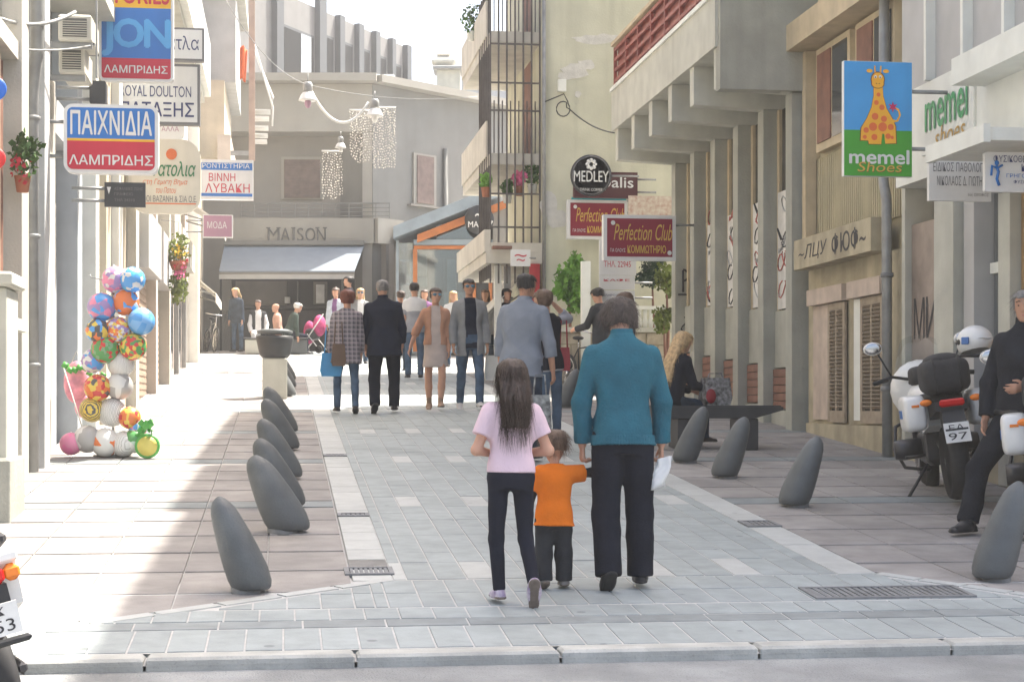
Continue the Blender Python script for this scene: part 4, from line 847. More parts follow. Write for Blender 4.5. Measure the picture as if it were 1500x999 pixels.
sign('turquoise_strip_sign', 'thin turquoise and red sign strip above the farther hairdresser sign', (838, 290, 917, 297), 30.2, S_tq, 0, .0, (), (), thick=.08, mount=1, mz=(.5,))
sign('patterned_banner', 'pale banner with reddish leaf pattern beside the far pier', (921, 288, 993, 317), 29.0, mat('patterned_cream', (.62, .58, .5), .7, 0, 14, col2=(.45, .3, .24)), 0, .01, thick=.05, mount=1)
for rect, Y, tx, lab in (((809, 328, 836, 391), 31.0, ('ΙΑΤΡΕΙΟ', 'ΔΗΜΟΤΙΚΟ'), 'white notice board with a blue mark, left of the garden tree'), ((830, 352, 862, 391), 30.8, ('ΕΝΟΙΚΙΑΖΕΤΑΙ', 'ΓΡΑΦΕΙΟ'), 'white notice board with grey lines, below the farther hairdresser sign'), ((878, 352, 932, 403), 27.8, ('Πωλειται', 'ΤΗΛ. 22945'), 'white notice board with red lettering below the nearer hairdresser sign'), ((878, 404, 930, 424), 27.8, ('ΚΑΦΕ', ''), 'white notice strip with a red ring, under the red lettered board'), ((876, 426, 930, 446), 27.8, ('ΠΛΗΡΟΦΟΡΙΕΣ', ''), 'lowest pale notice strip behind the teal sweater')):
    red = 'red' in lab
    sign('notice_board', lab, rect, Y, S_wh, 0, .02, (), tuple((t, .12, .25 + .35 * i, .85, .42 + .35 * i, S_rd if red else S_nv, {}) for i, t in enumerate(tx) if t), thick=.04, mount=1, mz=(.5,), reach=.3, group='notice boards by the garden')
sign('no_entry_notice', 'small white notice with a red mark next to the red column', (748, 366, 777, 390), 30.0, S_wh, 0, .02, (), (('~', .2, .28, .8, .44, S_rd, {}), ('~', .3, .56, .72, .7, S_rd, {})), thick=.03, mount=1, mz=(.5,), reach=.1)
# shoe shop sign
S_sky = flat('sign_sky_blue', (.06, .32, .68)); S_gs = flat('sign_grass_green', (.06, .33, .03)); S_gy = flat('emblem_yellow', (.85, .42, .03)); S_gsp = flat('emblem_spot', (.75, .16, .04)); S_gb = flat('emblem_brown', (.16, .05, .02)); S_gm = flat('emblem_magenta', (.55, .02, .1))
r, w_, h_ = sign('shoe_shop_sign', 'bright blue and green shoe shop sign with a spotted giraffe emblem', (1236, 92, 1336, 258), 15.6, S_wh, 0, .004, ((0, .6, S_sky), (.6, 1, S_gs)), (('memel', .08, .77, .95, .89, S_wh, dict(bold=.035)), ('Shoes', .2, .88, .85, .965, S_gb, dict(shear=.15, bold=-.008)), ('Shoes', .195, .875, .845, .96, S_gd, dict(shear=.15))), thick=.06, mount=1, reach=.62)
def poly(pts, m, d, name='emblem', parent=r, grow=0):
    P = [(-w_ / 2 + w_ * u, h_ - h_ * v) for u, v in pts]; b = MB(); n = len(P); b.add([(x, -d, z) for x, z in P], [list(range(n))])
    A = sum(P[i][0] * P[(i + 1) % n][1] - P[(i + 1) % n][0] * P[i][1] for i in range(n))
    if A < 0: b.f = [f[::-1] for f in b.f]
    return b.build(name, m, parent)
def blob(u, v, ru, m, d, k=1.0, n=14): return poly([(u + ru * math.cos(2 * math.pi * i / n), v + ru * .62 * k * math.sin(2 * math.pi * i / n)) for i in range(n)], m, d)
body = [(.43, .2), (.56, .2), (.57, .3), (.62, .41), (.7, .49), (.75, .56), (.76, .71), (.6, .715), (.585, .63), (.555, .63), (.54, .72), (.36, .72), (.35, .69), (.24, .69), (.25, .58), (.33, .5), (.4, .4), (.43, .3)]
poly([(.5 + (u - .5) * 1.05, .47 + (v - .47) * 1.018) for u, v in body], S_gb, .010); poly(body, S_gy, .012)
blob(.49, .16, .105, S_gb, .0125, 1.1); blob(.49, .16, .092, S_gy, .0135, 1.1); blob(.49, .195, .1, S_gb, .013, .7); blob(.49, .195, .088, S_gy, .0145, .7)
for s in (-1, 1): blob(.49 + s * .12, .085, .045, S_gy, .0128, .6); poly([(.49 + s * .03, .1), (.49 + s * .05, .1), (.49 + s * .055, .04), (.49 + s * .035, .04)], S_gy, .0132); blob(.49 + s * .035, .135, .022, S_wh, .0152); blob(.49 + s * .035, .14, .01, S_gb, .0158); blob(.49 + s * .02, .195, .008, S_gb, .0158)
for u, v, q in ((.5, .29, .03), (.47, .36, .035), (.55, .4, .04), (.45, .48, .05), (.58, .5, .045), (.42, .57, .06), (.56, .57, .065), (.32, .6, .04), (.68, .57, .045), (.44, .66, .045), (.64, .65, .04), (.3, .66, .03), (.7, .66, .025)): blob(u, v, q, S_gsp, .0138)
tl = [(.7, .5), (.76, .51), (.8, .47), (.79, .43), (.74, .41), (.74, .395), (.8, .41), (.83, .46), (.79, .52), (.72, .53)]; poly(tl, S_gy, .0118); 
poly([(.71 + (.075 if i % 2 else .03) * math.cos(i * math.pi / 6), .395 + (.05 if i % 2 else .02) * math.sin(i * math.pi / 6)) for i in range(12)], S_gm, .0148)
# doctors' signs
sign('doctor_sign', 'pale doctor sign with two lines of dark Greek capitals under the canopy', (1361, 232, 1452, 294), 14.6, S_wh, 0, .0, (), (('ΕΙΔΙΚΟΣ ΠΑΘΟΛΟΓΟΣ', .06, .12, .98, .33, S_gr, {}), ('ΝΙΚΟΛΑΟΣ Δ. ΓΙΩΤΗΣ', .12, .43, .9, .65, S_gr, {}), ('1ος ΟΡΟΦΟΣ', .62, .82, .95, .9, S_gr, {})), thick=.05, mount=1, reach=.8)
rs, w2, h2 = sign('physiotherapy_sign', 'white physiotherapy sign with a blue figure mark at the right edge', (1443, 225, 1560, 281), 13.4, S_wh, .02, .0, (), (('ΦΥΣΙΚΟΘΕΡΑΠΕΥΤΙΚΟ', .1, .08, .95, .26, S_nv, {}), ('ΚΕΝΤΡΟ', .45, .3, .8, .48, S_nv, dict(bold=.03)), ('ΓΡΗΓΟΡΗΣ Δ.', .26, .54, .75, .64, S_bl, {}), ('ΦΥΣΙΚΟΘΕΡΑΠΕΥΤΗΣ', .35, .7, .92, .79, S_nv, {})), thick=.05, mount=1, reach=.5)
b = MB(); zz = lambda v: h2 - h2 * v; xx = lambda u: -w2 / 2 + w2 * u
b.tube([(xx(.13), -.012, zz(.35)), (xx(.16), -.012, zz(.5)), (xx(.14), -.012, zz(.68)), (xx(.17), -.012, zz(.85))], .012, 6); b.tube([(xx(.07), -.012, zz(.6)), (xx(.08), -.012, zz(.35)), (xx(.14), -.012, zz(.42)), (xx(.21), -.012, zz(.33))], .01, 6); b.ell((xx(.14), -.012, zz(.28)), (.02, .006, .022)); b.build('emblem', S_bl, rs)
b = MB(); b.tube([(xx(-.02), .02, h2 + .08), (xx(1.3), .02, h2 + .08)], .02, 6); b.build('hanging_bar', M_brown, rs)
# lamps, garland and bead curtains over the far end
M_lampw = mat('lamp_white_enamel', (.7, .7, .68), .4); M_bead = mat('glass_beads', (.36, .34, .29), .3, .3, 30, spec=.8)
for px, py, k, lab in ((451, 143, 1.0, 'white bell lamp hanging from the cable, left of three'), (549, 166, .92, 'white bell lamp hanging from the cable, right of three'), (499, 214, .6, 'small white bell lamp above the narrow bead curtain')):
    p = at(px, py, 36.0); r = empty('hanging_lamp', p, lab, 'lamp', 'bell lamps on the street cable'); s = .2 * k
    wpart(r, 'shade', MB().lathe([(s, -.07 * k), (s * .96, -.05 * k), (s * .7, .06 * k), (s * .5, .1 * k)], 20, p), M_lampw); wpart(r, 'housing', MB().lathe([(s * .5, .1 * k), (s * .5, .28 * k), (s * .35, .32 * k), (.02, .33 * k)], 16, p), M_steel); wpart(r, 'bulb', MB().ell(p + Vector((0, 0, -.13 * k)), (.07 * k, .07 * k, .1 * k)), S_pk if k == 1.0 else M_lampw); wpart(r, 'hook', MB().tube([p + Vector((0, 0, .32 * k)), p + Vector((0, 0, .5 * k))], .012, 6), M_steel)
cable('pale garland drooping between the two larger bell lamps', sag(at(455, 132, 36), at(540, 150, 36), .55, 16), .03, 'garland', M_lampw)
cable('thin black cable crossing above the corner shop roof', sag(at(330, 0, 34), at(452, 125, 36), .3) + sag(at(452, 125, 36), at(700, 142, 36.), .15), .009, m=M_steel)
for k, (px0, px1, py0, py1, lab) in enumerate(((512, 543, 162, 237, 'wide curtain of pale beads under the garland, left one'), (545, 580, 158, 246, 'wide curtain of pale beads under the garland, right one'), (471, 502, 222, 291, 'narrow bead curtain hanging from the small bell lamp'))):
    Yb = 36.2; a, c = at(px0, py1, Yb), at(px1, py0, Yb); r = empty('bead_curtain', (a.x, Yb, c.z), lab, 'bead curtain', 'bead curtains over the street'); wpart(r, 'hoop', MB().tube([(a.x, Yb, c.z), (c.x, Yb, c.z)], .018, 6), M_lampw); b = MB()
    n = 12 if k < 2 else 9
    for i in range(n):
        x = a.x + (c.x - a.x) * (i + .5) / n; L = (c.z - a.z) * (1 - .25 * abs(2 * (i + .5) / n - 1) ** 2 * random.random()); yy = Yb + random.uniform(-.15, .15); m = int(L / .055)
        for j in range(m):
            q = Vector((x + random.uniform(-.02, .02), yy, c.z - L * (j + 1) / m)); e = random.uniform(.012, .024)
            b.add([q + Vector((e, 0, 0)), q + Vector((-e, 0, 0)), q + Vector((0, e, 0)), q + Vector((0, -e, 0)), q + Vector((0, 0, e)), q + Vector((0, 0, -e))], [(0, 2, 4), (2, 1, 4), (1, 3, 4), (3, 0, 4), (2, 0, 5), (1, 2, 5), (3, 1, 5), (0, 3, 5)])
    tag(wpart(r, 'beads', b, M_bead), kind='stuff')
# ---------------------------------------------------------------- street furniture, toys, garden, vehicles
M_bol = mat('bollard_grey', (.115, .125, .128), .55, .16, 5, .15, 70, rnd=.08, speck=.25, streak=.35, stain=.4)
def bollard(x, y, lean, sx, rz, label, k=1.):
    b = MB(); prof = [(0, .03, .1), (.015, .028, .115), (.05, .02, .125), (.12, -.002, .127), (.2, -.032, .12), (.28, -.063, .109), (.36, -.095, .095), (.42, -.118, .082), (.46, -.132, .068), (.49, -.142, .048), (.508, -.148, .028), (.518, -.151, .012), (.52, -.152, .002)]
    n = 24; vs = []
    for z, cx, r in prof:
        for i in range(n):
            a = 2 * math.pi * i / n; vs.append(((cx + r * math.cos(a)) * lean * -1 * -1 * sx, r * 1.12 * math.sin(a), z * k))
    fs = [[i * n + j, i * n + (j + 1) % n, i * n + n + (j + 1) % n, i * n + n + j] for i in range(len(prof) - 1) for j in range(n)] + [list(range(n - 1, -1, -1))]
    if lean < 0: fs = [f[::-1] for f in fs]
    b.add(vs, fs, True); r_ = empty('bollard', (x, y, gz(y)), label, 'bollard', 'pebble shaped bollards along the lane', rz); b.build('body', M_bol, r_, (0, 0, .018))
    q = MB(); q.lathe([(.085 * sx, -.03), (.088 * sx, .03)], 16); q.build('foot', M_iron, r_)
OR = ['nearest to the kerb', 'second from the kerb', 'third from the kerb', 'fourth from the kerb', 'fifth from the kerb', 'sixth from the kerb', 'seventh from the kerb, in sun', 'eighth from the kerb, in sun', 'ninth from the kerb, in sun']
for i, (x, y, sx) in enumerate(((-.21, 9.86, 1.), (-.0, 12.23, 1.3), (.0, 13.6, 1.2), (.0, 15.6, 1.2), (.0, 18.35, 1.2), (.0, 20.5, 1.2), (.03, 27.2, 1.2), (.05, 29.4, 1.2), (.06, 31.8, 1.2))): bollard(x, y, 1, sx, R(random.uniform(-8, 8)), 'grey leaning bollard of the left row, ' + OR[i], 1.02)
for i, (x, y) in enumerate(((4.3, 9.9), (4.13, 13.4), (4.1, 15.48), (4.05, 16.85), (4.1, 24.7))): bollard(x, y, -1, 1.05 if i else 1.0, R(random.uniform(-8, 8)), 'grey leaning bollard of the right row, ' + ('nearest, beside the police motorcycle', 'second from the kerb', 'third from the kerb, before the bench', 'fourth from the kerb, left of the bench', 'farthest, behind the couple')[i], 1.06 if i else 1.12)
# bench
M_bench = mat('bench_black', (.045, .047, .05), .45, .15, 6, .05, 60)
be = empty('bench', (4.8, 18.4, gz(18.4)), 'black slab bench with a blonde person seated on its left end', 'bench'); g = gz(18.4)
b = MB(); b.prism([(3.98, g + .36), (4.06, g + .33), (5.1, g + .33), (5.42, g + .42), (5.42, g + .455), (3.98, g + .455)], 18.1, 18.65); wpart(be, 'seat', b, M_bench)
for k in range(6): bx(be, 'seat_slat', (4.01, 18.12 + k * .088, g + .4555), (5.4, 18.19 + k * .088, g + .47), M_bench)
for x0 in (4.25, 4.95): bx(be, 'leg', (x0, 18.14, g - .02), (x0 + .2, 18.6, g + .329), M_bench, .01)
# litter bin
lbn = empty('litter_bin', (-.12, 26.8, gz(26.8)), 'dark metal litter bin on a stone pedestal at the end of the left bollards', 'litter bin'); g = gz(26.8)
bx(lbn, 'pedestal', (-.32, 26.62, g - .02), (.06, 26.98, g + .62), M_concl, .02)
wpart(lbn, 'bin', MB().lathe([(.19, .62), (.24, .68), (.285, .9), (.285, .96), (.25, .97)], 20, (-.13, 26.8, g)), M_bench); wpart(lbn, 'hood', MB().lathe([(.27, 1.0), (.28, 1.04), (.2, 1.07), (.001, 1.075)], 20, (-.13, 26.8, g)), M_bol)
for a in range(4): q = a * math.pi / 2 + .6; wpart(lbn, 'hood_post', MB().tube([(-.13 + .25 * math.cos(q), 26.8 + .25 * math.sin(q), g + .95), (-.13 + .25 * math.cos(q), 26.8 + .25 * math.sin(q), g + 1.02)], .015, 6), M_bol)
# toy balls on the rack
def ballmat(name, cols, sc_, stripes=False):
    m = bpy.data.materials.new(name); m.use_nodes = True; n = m.node_tree.nodes; l = m.node_tree.links; bs = n['Principled BSDF']; bs.inputs['Roughness'].default_value = .25
    tc = n.new('ShaderNodeTexCoord'); t = n.new('ShaderNodeTexVoronoi' if not stripes else 'ShaderNodeTexWave'); t.inputs['Scale'].default_value = sc_ * 1.7
    if stripes: t.inputs['Distortion'].default_value = 4
    l.new(tc.outputs['Object'], t.inputs['Vector']); cr = n.new('ShaderNodeValToRGB'); cr.color_ramp.interpolation = 'CONSTANT'
    while len(cr.color_ramp.elements) < len(cols): cr.color_ramp.elements.new(.5)
    for i, c in enumerate(cols): cr.color_ramp.elements[i].position = i / len(cols); cr.color_ramp.elements[i].color = (*c, 1)
    if stripes: l.new(t.outputs['Fac'], cr.inputs[0])
    else: sx = n.new('ShaderNodeSeparateColor'); l.new(t.outputs['Color'], sx.inputs[0]); l.new(sx.outputs[0], cr.inputs[0])
    l.new(cr.outputs[0], bs.inputs['Base Color']); return m
PK, BL, ORG, YE, GN, WH, GY, PU, RD, DK = (.75, .25, .4), (.1, .35, .75), (.75, .2, .06), (.75, .55, .1), (.1, .32, .1), (.7, .7, .68), (.42, .41, .4), (.35, .25, .5), (.6, .05, .05), (.1, .1, .1)
rk = empty('ball_rack', (-1.72, 17.75, gz(17.75)), 'slim metal rack holding a column of netted toy balls', 'rack'); g = gz(17.75)
wpart(rk, 'post', MB().tube([(-1.72, 17.8, g), (-1.72, 17.8, g + 1.95)], .014, 8), M_steel); wpart(rk, 'base', MB().lathe([(.2, 0), (.2, .015), (.03, .03)], 16, (-1.72, 17.8, g)), M_steel)
for k in range(6):
    for s in (-1, 1): wpart(rk, 'hook', MB().tube([(-1.72, 17.8, g + .42 + k * .27), (-1.72 + s * .22, 17.78, g + .47 + k * .27), (-1.72 + s * .23, 17.78, g + .5 + k * .27)], .006, 5), M_steel)
BALLS = [(169, 410, 17, (PK, WH, PK, PU), 14, 0, 'pink and white patterned ball at the top of the rack, left'), (194, 410, 16, (BL, BL, WH, (.1, .5, .8)), 12, 0, 'bright blue ball at the top of the rack, right'), (184, 443, 17, (ORG, ORG, BL, WH), 9, 0, 'orange ball with blue patches in the second row of the rack'), (149, 450, 18, (PU, BL, PK, BL), 9, 0, 'purple and blue ball at the left of the second row'), (207, 471, 17, (BL, (.2, .45, .8), BL), 6, 0, 'plain blue ball sticking out to the right of the rack'), (173, 484, 17, (YE, PU, ORG, WH), 22, 0, 'yellow and purple checked ball in the middle of the rack'), (143, 484, 15, (YE, DK, BL, ORG), 12, 0, 'yellow and dark ball at the left of the third row'), (154, 512, 18, (GN, (.2, .35, .2), RD, GN), 16, 0, 'green patterned ball at the left of the fourth row'), (195, 508, 17, (GN, RD, YE, GN), 16, 0, 'green and red patterned ball at the right of the fourth row'), (136, 529, 15, (PU, WH, BL), 13, 0, 'lilac ball at the far left under the green balls'), (177, 533, 17, (WH, GY, WH), 7, 1, 'white and grey ball at the middle of the rack'), (175, 566, 17, (GY, WH, GY), 5, 0, 'plain pale grey ball below the middle of the rack'), (143, 568, 17, (ORG, YE, RD, DK), 11, 0, 'orange and red ball at the left below the middle'), (135, 600, 16, (YE, YE, DK), 10, 1, 'yellow and black ball low on the left'), (164, 604, 18, (WH, WH, DK, WH), 8, 1, 'white ball with dark stripes low on the rack'), (190, 612, 14, (ORG, YE, RD), 13, 0, 'small orange and yellow ball low on the right'), (202, 627, 12, (BL, WH, PK), 14, 0, 'small blue and pink ball low on the right'), (104, 650, 14, (PK, (.8, .2, .4), PK), 9, 0, 'bright pink ball on the ground by the wall'), (128, 643, 17, (GY, GY, WH), 6, 0, 'grey ball on the ground left of the white one'), (154, 648, 18, (WH, WH, ORG, WH), 5, 0, 'white ball with an orange mark on the ground'), (181, 655, 16, (WH, GY, WH), 6, 1, 'white and grey striped ball on the ground'), (197, 646, 15, ((.5, .65, .55), WH, GN), 8, 0, 'pale green ball resting on the ground row')]
for i, (px, py, rp, cols, s_, st_, lab) in enumerate(BALLS):
    on = py > 640; Yb = 17.62 if on else 17.7 + random.uniform(-.06, .06)
    p = at(px, py, Yb); r = rp * 1.16 / F * 17.6
    if on: p.z = max(gz(Yb) + r + .004, min(p.z, gz(Yb) + r + .05))
    o = empty('toy_ball', (p.x, p.y, p.z - r), lab, 'ball', 'toy balls on the rack'); o.rotation_euler = (0, 0, random.random() * 6)
    MB().ell((0, 0, r), (r, r, r), 20, 12).build('skin', ballmat('ball_%d' % i, cols, s_, st_), o)
    MB().lathe([(.008, 2 * r - .002), (.008, 2 * r + .006), (.002, 2 * r + .007)], 8).build('valve', M_white, o)
tw = empty('pull_along_toy', at(216, 668, 17.5), 'green and yellow toy wheel on the ground at the right of the balls', 'toy'); tw.location.z = gz(17.5)
b = MB(); b.lathe([(.11, -.025), (.125, -.02), (.125, .02), (.11, .025)], 20, (0, 0, .125), RX); b.build('tyre', mat('toy_green', (.1, .4, .08), .4), tw); b = MB(); b.lathe([(.001, -.03), (.1, -.028), (.1, .028), (.001, .03)], 20, (0, 0, .125), RX); b.build('hub', mat('toy_yellow', (.7, .6, .15), .4), tw); b = MB(); leaf_cloud(b, (0, 0, .3), (.1, .05, .09), 26, .09); b.build('leaf_crest', mat('toy_green', (.1, .4, .08)), tw)
bn = empty('butterfly_net', at(100, 640, 17.75), 'green butterfly net on a white stick leaning on the wall', 'toy net'); bn.location.z = gz(17.75)
p0 = at(128, 650, 17.75); p1 = at(92, 535, 17.95); wpart(bn, 'stick', MB().tube([p0, p1], .007, 6), M_white); q = MB()
for t in range(9): a = at(92 + t * 7, 533 + t * 2.2 + 5 * math.sin(t * 1.3), 17.9); q.tube([a, a + Vector((.05, 0, -.03))], .035 - .002 * t, 6)
wpart(bn, 'net', q, mat('toy_green', (.1, .4, .08), .4))
pb = empty('pink_toy_bag', at(118, 600, 17.9), 'pink plastic toy bag hanging left of the balls', 'toy'); b = MB(); p = at(112, 560, 18.0); b.ell(p, (.13, .06, .22), 12, 9); b.ell(p + Vector((.08, 0, -.25)), (.1, .05, .12)); wpart(pb, 'bag', b, mat('toy_pink', (.75, .3, .4), .4, .25, 12)); wpart(pb, 'handle', MB().tube([p + Vector((-.05, 0, .2)), p + Vector((0, 0, .32)), p + Vector((.05, 0, .2))], .006, 5), M_white)
# garden between the yellow and the concrete building
M_ston = mat('fence_stone', (.4, .35, .27), .85, .2, 6, .3, 40, rnd=.12)
gw = empty('garden_wall', (5.3, 28.9, gz(28.9)), 'tan stone garden wall behind the parked bicycle', 'garden wall'); g = gz(28.9)
bx(gw, 'core', (4.72, 28.95, g - .2), (6.62, 29.15, g + 1.0), M_tand)
for r_ in range(5):
    x = 4.7 - (.18 if r_ % 2 else 0)
    while x < 6.6:
        x0, x1 = max(x, 4.7), min(x + .37, 6.62)
        if x1 - x0 > .05: o = MB().b2((x0 + .006, 28.91 + random.uniform(0, .02), g - .05 + r_ * .21), (x1 - .006, 28.949, g + .15 + r_ * .21), .008).build('stone', M_ston, gw); o.location = -gw.location
        x += .38
bx(gw, 'coping', (4.66, 28.85, g + 1.001), (6.66, 29.2, g + 1.08), M_concl)
bx(gw, 'gate_post', (5.05, 28.7, g - .1), (5.2, 28.84, g + 2.2), M_white)
bal = empty('white_balustrade', (6.3, 29, g + 1.08), 'short white balustrade on the garden wall next to the far pier', 'balustrade')
for k in range(5): wpart(bal, 'baluster', MB().lathe([(.035, 0), (.05, .1), (.03, .2), (.035, .32)], 10, (6.12 + k * .1, 29.03, g + 1.08)), M_white)
bx(bal, 'rail', (6.02, 28.97, g + 1.4), (6.6, 29.1, g + 1.46), M_white)
def shrub(name, label, px, py, Y, rad, n, s, m, stem_to, cat='plant'):
    p = at(px, py, Y); r = empty(name, (p.x, Y, stem_to), label, cat); wpart(r, 'trunk', MB().tube([(p.x, Y, stem_to), (p.x + .03, Y, (p.z + stem_to) / 2), (p.x, Y, p.z)], [.035, .03, .012], 7), M_brown)
    b = MB()
    for k in range(7): d = Vector((random.uniform(-.5, .5) * rad[0], random.uniform(-.5, .5) * rad[1], random.uniform(-.6, .6) * rad[2])); leaf_cloud(b, p + d, [v * random.uniform(.45, .75) for v in rad], n // 7, s)
    tag(wpart(r, 'crown', b, m), kind='stuff')
shrub('garden_tree', 'bright green young tree behind the garden wall', 833, 410, 29.75, (.3, .3, .5), 1500, .1, M_leafb, gz(29.7), 'tree')
shrub('dark_cypress', 'dark green conifer above the balustrade', 955, 398, 29.6, (.34, .25, .25), 1200, .06, M_leafd, gz(29.7), 'tree')
shrub('climbing_vine', 'yellow green climbing vine beside the far pier, upper clump', 976, 405, 28.4, (.22, .2, .35), 420, .08, M_leafy, gz(28.4))
shrub('low_garden_shrub', 'yellow green shrub against the far pier, lower clump', 972, 468, 28.3, (.18, .18, .26), 360, .08, M_leafy, gz(28.3))
for k, (px, py, s, m, lab) in enumerate(((743, 275, .12, M_leaf, 'green pot plant on the low caged balcony, left'), (760, 262, .15, M_petp, 'pink flowering pot plant on the low caged balcony'), (780, 255, .2, M_leaf, 'tall green pot plant on the low caged balcony, right'), (712, 266, .12, M_leafb, 'bright green plant hanging at the corner of the low balcony'), (676, 12, .25, M_leaf, 'leafy plant trailing from the topmost balcony'))):
    p = at(px, py, YA + .25) if k < 4 else Vector((BXF - .08, 33.0, 9.2)); r = empty('potted_plant', (p.x, p.y, p.z - s), lab, 'plant', 'pot plants on the balconies'); wpart(r, 'pot', MB().lathe([(.07, -s - .16), (.09, -s), (.095, -s + .01)], 12, p), M_pot if k % 2 else M_white); b = MB(); leaf_cloud(b, p, (s * .8, s * .8, s * 1.2), 220, .07); tag(wpart(r, 'foliage', b, m), kind='stuff')
o = awning('white folding awning over the yellow building shop', YX - .2, YX - 1.0, YA + .4, YA + 2.5, 4.15, 3.35, M_awnw)
bx(yb, 'hanging_planter', at(722, 360, 30.1), at(748, 366, 30.3), M_brown)

# ---- two-wheelers
M_tyre = mat('tyre_rubber', (.025, .025, .026), .75, .2, 20); M_chr = mat('chrome', (.5, .5, .5), .2, .05, metal=1.); M_whb = mat('white_bodywork', (.72, .72, .7), .3, .04, spec=.6); M_blkp = mat('black_plastic', (.025, .026, .028), .4, .15); M_blkc = mat('black_nylon', (.03, .03, .032), .75, .2, 12, .3, 60); M_redl = mat('red_lens', (.55, .01, .01), .2); M_oral = mat('orange_lens', (.75, .2, .02), .2); M_whl = mat('white_plate', (.7, .7, .68), .4); M_eng = mat('engine_grey', (.07, .07, .075), .4, .2, metal=.6)
RY = Matrix.Rotation(R(90), 3, 'Y')
def wheel(root, name, c, r, w_, rim=M_eng, spokes=5):
    o = bpy.data.objects.new(name, None); COL.objects.link(o); o.parent = root; o.location = c
    n = 28; b = MB(); prof = [(r - .05, -w_ * .5), (r - .02, -w_ * .5), (r, -w_ * .2), (r, w_ * .2), (r - .02, w_ * .5), (r - .05, w_ * .5), (r - .05, -w_ * .5)]
    b.lathe(prof, n, (0, 0, 0), RY); b.build('tyre', M_tyre, o)
    b = MB(); b.lathe([(r - .075, -w_ * .4), (r - .05, -w_ * .42), (r - .05, w_ * .42), (r - .075, w_ * .4), (r - .075, -w_ * .4)], n, (0, 0, 0), RY); b.lathe([(.001, -w_ * .5), (.045, -w_ * .5), (.045, w_ * .5), (.001, w_ * .5)], 12, (0, 0, 0), RY)
    for k in range(spokes): a = 2 * math.pi * k / spokes; b.tube([(0, .03 * math.cos(a), .03 * math.sin(a)), (0, (r - .06) * math.cos(a), (r - .06) * math.sin(a))], .022 if spokes < 9 else .004, 6)
    b.build('rim', rim, o)
    return o
